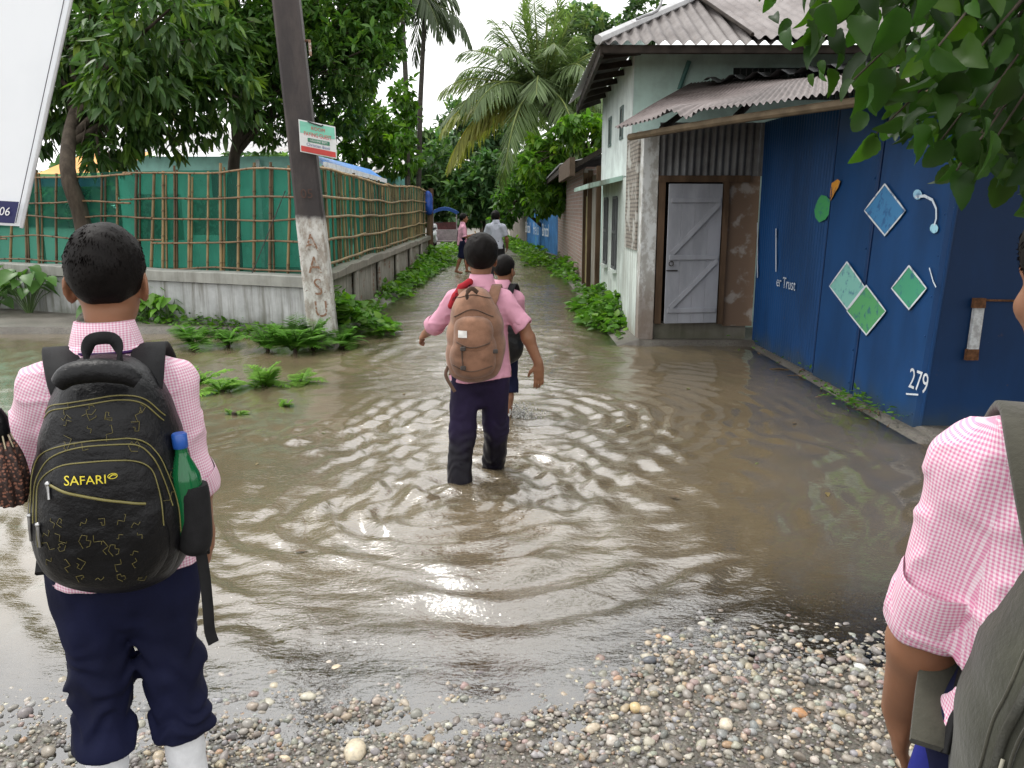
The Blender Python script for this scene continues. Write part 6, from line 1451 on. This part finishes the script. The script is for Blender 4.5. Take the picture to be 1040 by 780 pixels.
# top roll, haul loop, straps
g=G(); q=smoothpath([(p_(x,y+6,-.20)) for x,y in((62,381),(75,371),(102,367),(128,370),(142,378))],20); q[:,1]-=.035; g.tube(q,.030*np.sin(np.linspace(.35,np.pi-.35,20))**.4,12,sq=.8); A1.g(g,'top_roll',BLK,bag)
g=G(); ribbon(g,[p_(88,372,-.17),p_(88,356,-.16),p_(94,345,-.155),p_(114,344,-.155),p_(121,356,-.16),p_(122,372,-.17)],.026,.007,(0,0,1)); 
A1.g(g,'haul_loop',BLK2,bag)
for sd in(-1,1):
    g=G(); ribbon(g,[(sd*.050+.012,-.14,1.085),(sd*.070+.01,-.128,1.140),(sd*.080+.006,-.088,1.178),(sd*.090,-.015,1.203),(sd*.100,.055,1.178),(sd*.115,.125,1.09),(sd*.125,.14,.97),(sd*.15,.08,.83),(sd*.155,-.06,.72)],np.linspace(.078,.05,26),.013); A1.g(g,'shoulder_strap',BLK2,bag)
g=G(); ribbon(g,[p_(203,555,-.20),p_(208,585,-.20),p_(211,615,-.20),p_(213,640,-.20),p_(217,653,-.20)],.024,.003,(.8,.3,0)); A1.g(g,'loose_strap',BLK2,bag)
# side mesh pocket and bottle
q0=p_(197,500,-.185); q1=p_(200,556,-.185)
g=G(); pp=smoothpath([p_(194,492,-.185),p_(196,515,-.185),p_(198,543,-.185),p_(196,562,-.185)],14); g.tube(pp,[.033,.035,.036,.036,.036,.036,.036,.036,.036,.036,.035,.034,.030,.018],16); A1.g(g,'side_pocket',BLK2,bag)
bt_=empty('water_bottle',A1.T(p_(200,556,-.185)),'green plastic bottle with a blue cap in the side pocket of the black backpack','bottle')
ax=p_(182,443,-.185); a2=p_(196,548,-.185); g=G(); t=np.array([.10,.14,.16,.20,.28,.36,.42,.6,1.0]); g.tube([ax+(a2-ax)*k for k in t],[.012,.0125,.013,.016,.024,.031,.033,.033,.031],20)
m,nt,b_=newmat('green_plastic'); b_.inputs['Base Color'].default_value=(.008,.16,.05,1); b_.inputs['Roughness'].default_value=.12; b_.inputs['Transmission Weight'].default_value=.35; A1.g(g,'bottle_body',m,bt_)
g=G(); g.tube([ax+(a2-ax)*k for k in(-.03,-.02,.10,.11)],[.013,.0155,.0155,.014],18); A1.g(g,'cap',simple('blue_cap',(.02,.10,.42),.35),bt_)
# folded umbrella at his left side
um=empty('folded_umbrella',A1.T(p_(12,505,-.12)),'folded brown patterned umbrella with a black handle beside the black backpack','umbrella')
g=G(); u0=p_(14,512,-.14); u1=p_(2,448,-.14); k=np.linspace(0,1,14); 
an=np.linspace(0,2*np.pi,48,endpoint=False); T=(u1-u0)/np.linalg.norm(u1-u0); xx=np.cross(T,[0,1,0]); xx/=np.linalg.norm(xx); yy=np.cross(T,xx)
Pq=np.stack([u0+(u1-u0)*f+(np.cos(an)[:,None]*xx+np.sin(an)[:,None]*yy)*(.033*np.sin(.5+2.2*f)**.6*(1+.16*np.sin(an*8+f*2)))[:,None] for f in k],1); g.grid(Pq,closeu=True); g.add(Pq[:,0],[list(range(48))]); g.add(Pq[:,-1],[list(range(48))])
m,nt,b_=newmat('brown_print_cloth'); vo=N(nt,'TexVoronoi'); vo.inputs['Scale'].default_value=150; tcx=nt.nodes.new('ShaderNodeTexCoord'); nt.links.new(tcx.outputs['Object'],vo.inputs['Vector']); nt.links.new(mixc(nt,ramp(nt,vo.outputs['Distance'],.25,.5),(.26,.11,.07),(.03,.015,.012)),b_.inputs['Base Color']); b_.inputs['Roughness'].default_value=.7; bump(nt,b_,vo.outputs['Distance'],.6,.003); A1.g(g,'canopy',m,um)
g=G(); u2=p_(-4,425,-.14); g.tube([u1-T*.01,u1+(u2-u1)*.2,u1+(u2-u1)*.3,u2,u2+T*.02],[.012,.013,.019,.021,.012],12); A1.g(g,'handle',BLK,um)
g=G(); 
for k_ in range(9): a=an[k_*5]; s_=u1+(np.cos(a)*xx+np.sin(a)*yy)*.024; g.tube([s_-T*.012,s_+T*.016-(np.cos(a)*xx+np.sin(a)*yy)*.008],.0016,5)
A1.g(g,'rib_ends',simple('pale_rib',(.45,.38,.25),.4),um)
# ---------------------------------------------------------------- 2. boy wading in the middle
b=np.array([-.178,4.55,-.145])
A2=Pers('boy wading in mid lane with a brown canvas backpack, arms held out',b,0.,1.495)
J=dict(STD); J.update(head=(.008,.03,1.335),shL=(-.130,0,1.118),shR=(.135,-.01,1.118),elL=(-.245,.05,.985),wrL=(-.295,.15,.93),elR=(.235,-.03,.985),wrR=(.315,-.03,.785),hipL=(-.078,0,.735),hipR=(.078,0,.735),knL=(-.10,-.03,.41),knR=(.080,.09,.41),anL=(-.118,-.13,.085),anR=(.062,.17,.085),toeL=(-.135,-.01,.03),toeR=(.065,.29,.03))
j=human(A2,J,.0065,dict(mat=PINK,tL=1.10,tR=.98,r=(.049,.045),rl=.045,hem=.68),dict(mat=PURP,r=(.084,.070,.064),bunch=.003,amp=.007,cuts=dict(L=.93,R=.93)),hairlen=.012,strands=5000,hairk=1.1,headR=rotz(.05),torso=(.02,.03),hand=dict(R=dict(d=(.05,.0,-1),pn=(-.3,1,.1),curl=.35,thumb=(-1,0,0)),L=dict(d=(-.5,.6,-.4),pn=(.5,.3,-.6),curl=.7)),seed=4.)
socks(A2,j,.10)
bag=empty('backpack',A2.T((0,-.2,.62)),'brown canvas backpack with flap pocket and buckles on the wading boy','backpack')
def b2x(x,y): q=A2.px(x,y,-.22); return (q[0],q[2])
def canvas(name,c):
    return simple(name,c,.9,.35,7,.5,90,c2=tuple(x*.6 for x in c),sheen=.2)
BRN=canvas('brown_canvas',(.31,.165,.105)); BRN2=canvas('dark_brown_webbing',(.12,.072,.05))
BB=Bag([b2x(*q) for q in((481,293),(468,298),(460,309),(456,328),(453,352),(452,372),(457,386),(470,392),(488,392),(504,386),(511,367),(511,342),(507,320),(500,306),(492,296))],-.10,.15)
g=G(); BB.mesh(g); A2.g(g,'bag_body',BRN,bag)
g=G(); pk_=sub.__wrapped__ if hasattr(sub,'__wrapped__') else None
def subb(base,pts,depth,f): 
    q=[f(*p) for p in pts]; s_=Bag(q,-.10,.15)
    s_.y=lambda x,z,oo=0.: base.y(x,z)-depth*np.clip(1-np.clip(np.hypot(np.asarray(x)-s_.c[0],np.asarray(z)-s_.c[1])/s_.R(np.arctan2(np.asarray(z)-s_.c[1],np.asarray(x)-s_.c[0])),0,1)**5,0,1)**.5-oo
    return s_
K2=subb(BB,((465,334),(460,350),(458,372),(464,383),(483,385),(500,380),(503,362),(500,340),(490,331),(476,330)),.035,b2x); g=G(); K2.mesh(g,back=False); A2.g(g,'front_pocket',BRN,bag)
K3=subb(BB,((463,326),(461,338),(464,352),(480,358),(496,354),(501,340),(498,326),(480,321)),.045,b2x); g=G(); K3.mesh(g,back=False); A2.g(g,'flap',BRN,bag)
y2=lambda x,z,o=0.:np.minimum(np.minimum(BB.y(x,z),K2.y(x,z)),K3.y(x,z))-o
B2=Bag(BB.o,-.1,.15); B2.y=y2
g=G(); pa=np.array(b2x(466,341)); pb=np.array(b2x(475,334)); uu=np.linspace(0,1,8); XX_,ZZ_=np.meshgrid(pa[0]+(pb[0]-pa[0])*uu,pa[1]+(pb[1]-pa[1])*uu,indexing='ij'); g.grid(np.stack([XX_,y2(XX_,ZZ_,.004),ZZ_],-1)); A2.g(g,'white_label',simple('white_patch',(.75,.73,.70),.7),bag,smooth=False)
for pts,w_ in((((470,348),(470,360),(471,374)),.004),(((463,304),(480,300),(498,304)),.0028),(((461,322),(480,314),(501,322)),.003),(((464,346),(480,351),(498,347)),.003),(((460,370),(478,376),(500,371)),.003)):
    g=G(); B2.line(g,[b2x(*q) for q in pts],w_,.003); A2.g(g,'seam',BRN2,bag)
for (x,y) in((471,352),(471,372),(503,356)):
    g=G(); a=b2x(x,y); g.box((a[0]-.014,float(y2(*a))-.016,a[1]-.011),(a[0]+.014,float(y2(*a))+.002,a[1]+.011),bev=.004); A2.g(g,'buckle',simple('dark_buckle',(.05,.04,.035),.4),bag,smooth=False)
g=G(); ribbon(g,[A2.px(475,303,-.21),A2.px(474,298,-.235),A2.px(479,293,-.235),A2.px(485,297,-.21)],.022,.008,(.3,0,1)); A2.g(g,'haul_loop',BRN2,bag)
for sd in(-1,1):
    g=G(); ribbon(g,[(sd*.030-.02,-.14,1.03),(sd*.062,-.130,1.12),(sd*.084,-.072,1.182),(sd*.092,-.01,1.205),(sd*.100,.06,1.175),(sd*.115,.14,1.05),(sd*.13,.12,.90),(sd*.15,-.02,.72)],np.linspace(.062,.04,26),.010); A2.g(g,'shoulder_strap',BRN,bag)
g=G(); ribbon(g,[A2.px(455,372,-.15),A2.px(453,382,-.17),A2.px(462,398,-.18)],.018,.004,(1,0,0)); A2.g(g,'loose_strap',BRN2,bag)
g=G(); S=SD(np.array([-.2,-.12,1.06]),np.array([.0,.1,1.3]),.006); 
for a_,b__ in(((-.05,-.065,1.225),(-.095,-.05,1.195)),((-.095,-.05,1.195),(-.125,-.06,1.15)),((-.125,-.06,1.15),(-.15,-.065,1.10))): S.add(cone(a_,b__,.020,.017),.01)
V,F=S.mesh(); sc_=empty('red_scarf',A2.T((-.10,-.05,1.15)),'red and black cloth over the left shoulder of the wading boy','scarf'); A2.put('scarf_cloth',V,F,simple('red_black_cloth',(.34,.02,.03),.8,.9,16,c2=(.02,.015,.018),lo=.5,hi=.6),parent=sc_)
# ---------------------------------------------------------------- 3. boy just ahead of him
b=np.array([-.06,6.0,-.155]); b[0]-=.05; A3=Pers('smaller boy half hidden in front of the wading boy, bare legs, black bag',b,-.15,1.335)
J=dict(STD); J.update(head=(.055,.05,1.325),hipL=(-.08,0,.735),hipR=(.08,0,.735),knL=(-.20,.05,.44),knR=(.085,.04,.42),anL=(-.33,-.10,.20),anR=(.088,-.03,.10),toeL=(-.35,.01,.15),toeR=(.10,.09,.05),shL=(-.10,.03,1.11),shR=(.155,.04,1.11),elL=(-.17,.06,.89),elR=(.165,.14,.92),wrL=(-.16,.2,.80),wrR=(.12,.27,.92))
j=human(A3,J,.008,dict(mat=PINK,tL=1.,tR=1.05,hem=.70),dict(mat=NAVY,r=(.094,.078,.07),amp=.006,cuts=dict(L=.12,R=.22),roll=dict(L=.11,R=.21)),hairlen=.009,strands=3000,eyes=True,headR=rotz(-.35),torso=(.08,.06),seed=9.,lk=1.)
bag=empty('backpack',A3.T((.05,-.2,.62)),'plain black backpack of the smaller boy in front, mostly hidden','backpack')
BB=Bag([(.05+x,z) for x,z in((0,1.12),(-.10,1.10),(-.15,1.0),(-.165,.8),(-.15,.66),(-.08,.61),(.08,.61),(.15,.66),(.165,.8),(.15,1.0),(.10,1.10))],-.08,.14); g=G(); BB.mesh(g); A3.g(g,'bag_body',BLK,bag)
for sd in(-1,1):
    g=G(); ribbon(g,[(.03+sd*.055,-.10,1.06),(.03+sd*.09,-.05,1.19),(.03+sd*.10,.04,1.225),(.03+sd*.11,.13,1.15),(.02+sd*.13,.13,.9),(.02+sd*.15,-.02,.72)],.055,.010); A3.g(g,'shoulder_strap',BLK2,bag)
# splash round his heel
g=G()
for k in range(170):
    a=rng.uniform(0,6.3); r=abs(rng.normal(0,.10)); p=np.array([.055+r*math.cos(a),5.93+r*math.sin(a)*.7,abs(rng.normal(0,.055))*(1-min(r/.3,.9))+.004]); g.add(IV1*np.array([1,1,1.4])*rng.uniform(.0025,.010)+p,IF1)
m,nt,b_=newmat('splash_water'); b_.inputs['Base Color'].default_value=(.75,.74,.70,1); b_.inputs['Roughness'].default_value=.08; b_.inputs['Transmission Weight'].default_value=.5; tag(g.build('splash',m,smooth=True,origin=(.055,5.93,0)),'small splash of droplets around the heel of the boy in front','splash',kind='stuff')
# ---------------------------------------------------------------- 4. far boy in pink, side on
b=GR(470,277.5); b[2]=.0; A4=Pers('distant boy in a pink shirt and dark shorts, side on, holding a yellow sheet',b,R(-78),1.40)
J=dict(STD); J.update(head=(0,.04,1.335),anL=(-.09,.12,.075),toeL=(-.10,.24,.025),knL=(-.088,.10,.41),anR=(.09,-.17,.09),knR=(.088,-.05,.41),toeR=(.10,-.06,.025),elL=(-.19,.03,.90),wrL=(-.15,.22,.92),elR=(.19,.03,.90),wrR=(.13,.22,.94))
j=human(A4,J,.010,dict(mat=PINK,tL=1.,tR=1.,hem=.66),dict(mat=NAVY,r=(.096,.086,.08),cuts=dict(L=.1,R=.1)),hairlen=.02,eyes=True,torso=(0,.03),seed=12.,lk=1.)
g=G(); pp_=np.array([[(-.03+.20*u,.27+.05*math.sin(v*2.4),.80+.24*v) for v in np.linspace(0,1,8)] for u in np.linspace(0,1,6)]); g.grid(pp_); fo=A4.g(g,'paper',simple('yellow_paper',(.80,.70,.36),.7))
fo.parent=None; fo.location=(0,0,0); 
fo.data.transform(Matrix.Translation(Vector(A4.base))); fo.name='paper_sheet'; tag(fo,'pale yellow sheet of paper held by the distant boy in pink','paper')
# ---------------------------------------------------------------- 5. far man in grey shirt
b=np.array([-.33,17.,-.02]); A5=Pers('distant person in a light grey T-shirt seen from behind over the wading boys',b,R(-8),1.52)
J=dict(STD); J.update(head=(-.015,.09,1.30),elL=(-.215,.02,.90),elR=(.215,.02,.90),wrL=(-.19,.15,.74),wrR=(.20,.14,.74),anL=(-.09,-.14,.09),knL=(-.085,.0,.41),toeL=(-.10,-.02,.03),anR=(.09,.18,.075),knR=(.085,.10,.41),toeR=(.1,.3,.025))
human(A5,J,.010,dict(mat=simple('grey_tshirt',(.46,.48,.55),.85,.15,5,.2,30),tL=.75,tR=.75,r=(.07,.066),roll=False,hem=.68),dict(mat=simple('charcoal_trousers',(.03,.03,.035),.8),cuts=dict(L=.9,R=.9)),hairlen=.02,torso=(0,.10),seed=15.)
# ---------------------------------------------------------------- 6. boy cut by the right edge
b=np.array([.708,.93,0]); b[2]=float(gz(b[0],b[1]))+.004
A6=Pers('schoolboy cut off at the right edge, rolled pink checked sleeve, olive backpack',b,R(-25),1.42)
hr=rotz(R(32)); J=dict(STD); J.update(head=(-.033,.05,1.335),shL=(-.140,0,1.120),elL=(-.172,.03,.895),wrL=(-.192,.11,.695))
j=human(A6,J,.005,dict(mat=gingham('pink_gingham_near',.0050,(.80,.69,.74),(.66,.21,.37)),tL=1.04,tR=1.04,r=(.050,.047),rl=.085,hem=.68),dict(mat=NAVY,r=(.094,.076,.066),cuts=dict(L=.95,R=.95)),hairlen=.016,strands=14000,hairk=1.2,eyes=True,armk=1.30,headR=hr,hand=dict(L=dict(d=(.02,.15,-1),pn=(1,.1,0),curl=.5)),wr=.9,seed=21.)
socks(A6,j,.12)
OLV=canvas('olive_canvas',(.050,.051,.035)); OLV2=canvas('olive_webbing',(.075,.072,.054)); OLV3=simple('olive_zip',(.045,.045,.035),.5,.3,60,.6,400,bdist=.002)
bag=empty('backpack',A6.T((0,-.2,.6)),'olive canvas backpack with heavy zips at the right edge of the picture','backpack')
BB=Bag([(x+.045,z+.025) for x,z in((0,1.10),(-.07,1.085),(-.115,1.03),(-.15,.95),(-.175,.86),(-.185,.76),(-.18,.67),(-.15,.61),(-.05,.59),(.05,.59),(.15,.61),(.18,.67),(.185,.76),(.175,.86),(.15,.95),(.115,1.03),(.07,1.085))],-.085,.19,4.)
g=G(); BB.mesh(g,nr=34,na=160); A6.g(g,'bag_body',OLV,bag)
f6=lambda x,y:(x+.045,y+.025)
K2=subb(BB,((-.12,.88),(-.135,.80),(-.14,.70),(-.11,.635),(0,.625),(.11,.635),(.14,.70),(.135,.80),(.12,.88),(.06,.93),(-.06,.93)),.05,f6); g=G(); K2.mesh(g,back=False); A6.g(g,'front_pocket',OLV,bag)
K3=subb(K2,((-.10,.80),(-.11,.72),(-.09,.65),(0,.64),(.09,.65),(.11,.72),(.10,.80),(.0,.84)),.03,f6); g=G(); K3.mesh(g,back=False); A6.g(g,'small_pocket',OLV,bag)
B6=Bag(BB.o,-.085,.19); B6.y=lambda x,z,o=0.:np.minimum(np.minimum(BB.y(x,z),K2.y(x,z)),K3.y(x,z))-o
for pts,r in((((-.155,.66),(-.160,.77),(-.148,.87),(-.118,.97),(-.075,1.055),(0,1.075),(.075,1.055),(.118,.97),(.148,.87)),.0065),(((-.130,.68),(-.125,.82),(-.10,.895),(0,.925),(.10,.895),(.125,.82),(.13,.68)),.0055),(((-.10,.80),(-.05,.825),(0,.835),(.05,.825),(.10,.80)),.005)):
    g=G(); B6.line(g,[f6(*q) for q in pts],r,.003,60); A6.g(g,'zip',OLV3,bag)
for pts in(((-.165,.66),(-.170,.77),(-.158,.87),(-.126,.98),(-.08,1.07)),((-.145,.66),(-.150,.77),(-.138,.87),(-.108,.965),(-.066,1.045))):
    g=G(); B6.line(g,[f6(*q) for q in pts],.0022,.002,50); A6.g(g,'zip_tape_edge',OLV2,bag)
g=G(); a=f6(-.152,.83); q=[(a[0],float(B6.y(*a,.008)),a[1]),(a[0]-.004,float(B6.y(*a,.016)),a[1]-.02),(a[0]+.004,float(B6.y(*a,.010)),a[1]-.05)]; g.tube(q,.0022,6); A6.g(g,'zip_cord',simple('pale_cord',(.4,.38,.3),.6),bag)
g=G(); ribbon(g,[(-.150,-.12,.755),(-.160,-.15,.695),(-.150,-.18,.625),(-.10,-.22,.585)],.035,.006,(.2,1,0)); A6.g(g,'side_strap',OLV,bag)
g=G(); ribbon(g,[(-.115,.02,.90),(-.135,-.03,.83),(-.150,-.08,.755)],.03,.006,(0,1,.3)); A6.g(g,'black_webbing',BLK2,bag)
for sd in(-1,1):
    g=G(); pts=[(sd*.055,-.15,1.06),(sd*.074,-.118,1.125),(sd*.088,-.075,1.178),(sd*.094,-.010,1.200),(sd*.102,.055,1.172),(sd*.115,.135,1.08),(sd*.13,.13,.93),(sd*.155,.02,.82),(sd*.165,-.08,.76)]; ribbon(g,pts,np.linspace(.088,.05,26),.012); A6.g(g,'shoulder_strap',OLV2,bag)
g=G()
for k in range(7):
    t=k/6; c=np.array([-.068-.02*t,-.135+.075*t,1.115+.095*t])+np.array([-.004,-.012,.008]); d=np.array([-.10,.6,.75]); d/=np.linalg.norm(d)
    for s_ in(-1,1): g.tube([c,c+d*.012+np.array([s_*.010,0,0]),c+d*.020],.0022,5)
A6.g(g,'red_embroidery',simple('red_thread',(.55,.04,.05),.6),bag)
g=G(); S=SD(np.array([-.20,-.16,.5]),np.array([-.1,.05,.85]),.006); S.add(cone((-.155,-.02,.74),(-.165,-.06,.60),.022,.038),0); S.warp(lambda Pp:.006*vn(Pp*30)); V,F=S.mesh(); cl=empty('blue_cloth',A6.T((-.16,-.04,.56)),'bit of deep blue cloth tucked between the right boy\'s arm and his olive bag','cloth'); A6.put('cloth',V,F,simple('royal_blue_cloth',(.02,.025,.20),.7,.3,8),parent=cl)
# ================================================================= vehicles and small things at the far end
rk=empty('rickshaw',PX(452,232,33.)*np.array([1,1,0]),'parked cycle rickshaw with a bright blue hood at the far end of the lane','rickshaw')
c=PX(452,232,33.); c[2]=.02; Yr=c[1]; xr=c[0]
RED=simple('faded_maroon_seat',(.16,.05,.05),.6,.4,6); FR=simple('grey_pink_frame',(.34,.28,.29),.5,.3,8); BLU=simple('blue_hood',(.008,.06,.26),.5,.25,4)
def RL(x,y,z): return np.array([xr+x,Yr+y,.02+z])
g=G(); P=np.array([[RL(-.50+1.0*u,-.1+1.2*v,1.42+.16*math.sin(math.pi*u)-.06*v+.02*math.sin(v*9)) for v in np.linspace(0,1,8)] for u in np.linspace(0,1,12)]); g.grid(P); g.grid(P-np.array([0,0,.03]),flip=True)
Q=np.array([[RL(-.50+1.0*u,-.11,1.42+.16*math.sin(math.pi*u)-.13*v) for v in(0,1)] for u in np.linspace(0,1,12)]); g.grid(Q); g.build('hood',BLU,rk,smooth=True)
for x in(-.46,.46):
    g=G(); g.tube([RL(x,.0,.5),RL(x,-.02,1.43)],.022,6); g.build('hood_post',FR,rk)
    g=G(); th=np.linspace(0,2*np.pi,29); g.tube([RL(x*1.08,.35+.34*math.cos(t),.34+.34*math.sin(t)) for t in th],.028,6); wv=g.build('wheel',simple('tyre',(.02,.02,.02),.8),rk)
    g=G(); 
    for t in np.linspace(0,np.pi,7)[:-1]: g.tube([RL(x*1.08,.35-.33*math.cos(t),.34-.33*math.sin(t)),RL(x*1.08,.35+.33*math.cos(t),.34+.33*math.sin(t))],.005,4)
    g.build('spokes',simple('spoke',(.4,.4,.4),.4,metal=.5),wv)
g=G(); g.box(RL(-.44,.05,.42),RL(.44,.55,.56),bev=.03); g.box(RL(-.44,.50,.5),RL(.44,.60,1.0),bev=.03); g.build('seat',RED,rk)
g=G(); g.box(RL(-.47,-.05,.25),RL(.47,.02,.72),bev=.01); g.box(RL(-.45,-.3,.24),RL(.45,.6,.30),bev=.01); g.build('body_panel',FR,rk)
g=G(); g.tube([RL(0,.5,.35),RL(0,1.6,.45),RL(0,1.75,.8)],.025,6); g.tube([RL(-.25,1.75,.95),RL(.25,1.75,.95)],.018,6); g.build('front_frame',FR,rk)
g=G(); th=np.linspace(0,2*np.pi,25); g.tube([RL(0,1.85+.32*math.cos(t),.33+.32*math.sin(t)) for t in th],.026,6); g.build('front_wheel',simple('tyre_front',(.02,.02,.02),.8),rk)
# white scooter left of it
cs=PX(440,232,32.5); cs[2]=.02; sct=empty('white_scooter',cs,'white scooter parked left of the blue hooded rickshaw','scooter'); W=simple('scooter_white',(.75,.76,.78),.3,.1)
def SL(x,y,z): return cs+np.array([x,y,z])
S=SD(cs-np.array([.35,.6,.1]),cs+np.array([.35,.9,1.2]),.02)
for a,b_,r1,r2 in(((0,-.2,.62),(0,.15,.55),.15,.12),((0,.15,.30),(0,.5,.30),.11,.10),((0,.55,.35),(0,.62,.85),.15,.10),((0,-.3,.55),(0,-.1,.35),.13,.12)): S.add(cone(cs+np.array(a),cs+np.array(b_),r1,r2),.08)
V,F=S.mesh(); G().add(V,F).build('fairing',W,sct,smooth=True)
for y in(-.32,.72):
    g=G(); g.tube([SL(0,y+.2*math.cos(t),.22+.2*math.sin(t)) for t in np.linspace(0,2*np.pi,21)],.045,7); g.build('wheel',simple('scooter_tyre',(.02,.02,.02),.8),sct)
g=G(); g.box(SL(-.12,-.4,.74),SL(.12,.15,.82),bev=.03); g.build('seat',SHOE,sct)
g=G(); g.tube([SL(-.32,.58,1.0),SL(0,.64,.98),SL(.32,.58,1.0)],.02,6); g.build('handlebar',SHOE,sct)
g=G(); g.add(IV2*np.array([.09,.05,.08])+SL(0,.74,.86),IF2); g.build('headlight',simple('lamp_glass',(.6,.6,.6),.15),sct)
# blue tarpaulin bundle at the far end of the fence
p=PX(434,205,24.3); S=SD(p-np.array([.35,.3,.45]),p+np.array([.35,.3,.45]),.02); S.add(ell(p,(.17,.15,.30)),0); S.add(ell(p+np.array([.05,0,-.22]),(.10,.12,.15)),.08); S.warp(lambda q:.06*vn(q*5)); V,F=S.mesh(); tag(G().add(V,F).build('tarpaulin_bundle',simple('bundle_blue',(.015,.08,.42),.5,.4,6),smooth=True,origin=p-np.array([0,0,.4])),'blue plastic bundle hung on the far end of the fence','tarpaulin')
g=G(); q=PX(437,250,24.4); q[2]=0; trunkp=[q,q+np.array([0,0,1.0]),q+np.array([.05,0,2.1])]; g.tube(trunkp,[.10,.09,.08],8); tag(g.build('gate_post',M_wood,origin=q),'brown wooden post at the far end of the lane fence','post')

# leaves and twigs drifting on the flood
M_fl=simple('drowned_leaf',(1,1,1),.5,.3,20,usecol=True); tvf,tff=leaf_t(1.,.45,fold=.06,curl=.1,kind='broad')
for k,(x,y) in enumerate(((262,470),(690,505),(770,470),(640,432),(300,560),(735,560),(840,500),(560,400),(700,395),(410,400),(805,430),(330,440))):
    p=GR(x,y,.006); g=G(); L=rng.uniform(.035,.07); g.scatter(tvf*L,tff,rotz(rng.uniform(0,6.3))[None],p[None],np.array([[(.20,.15,.05),(.11,.07,.03),(.13,.17,.04)][k%3]])); o=g.build('floating_leaf',M_fl,origin=p); tag(o,'small dead leaf drifting on the muddy flood water','leaf','dead leaves drifting on the flood water')
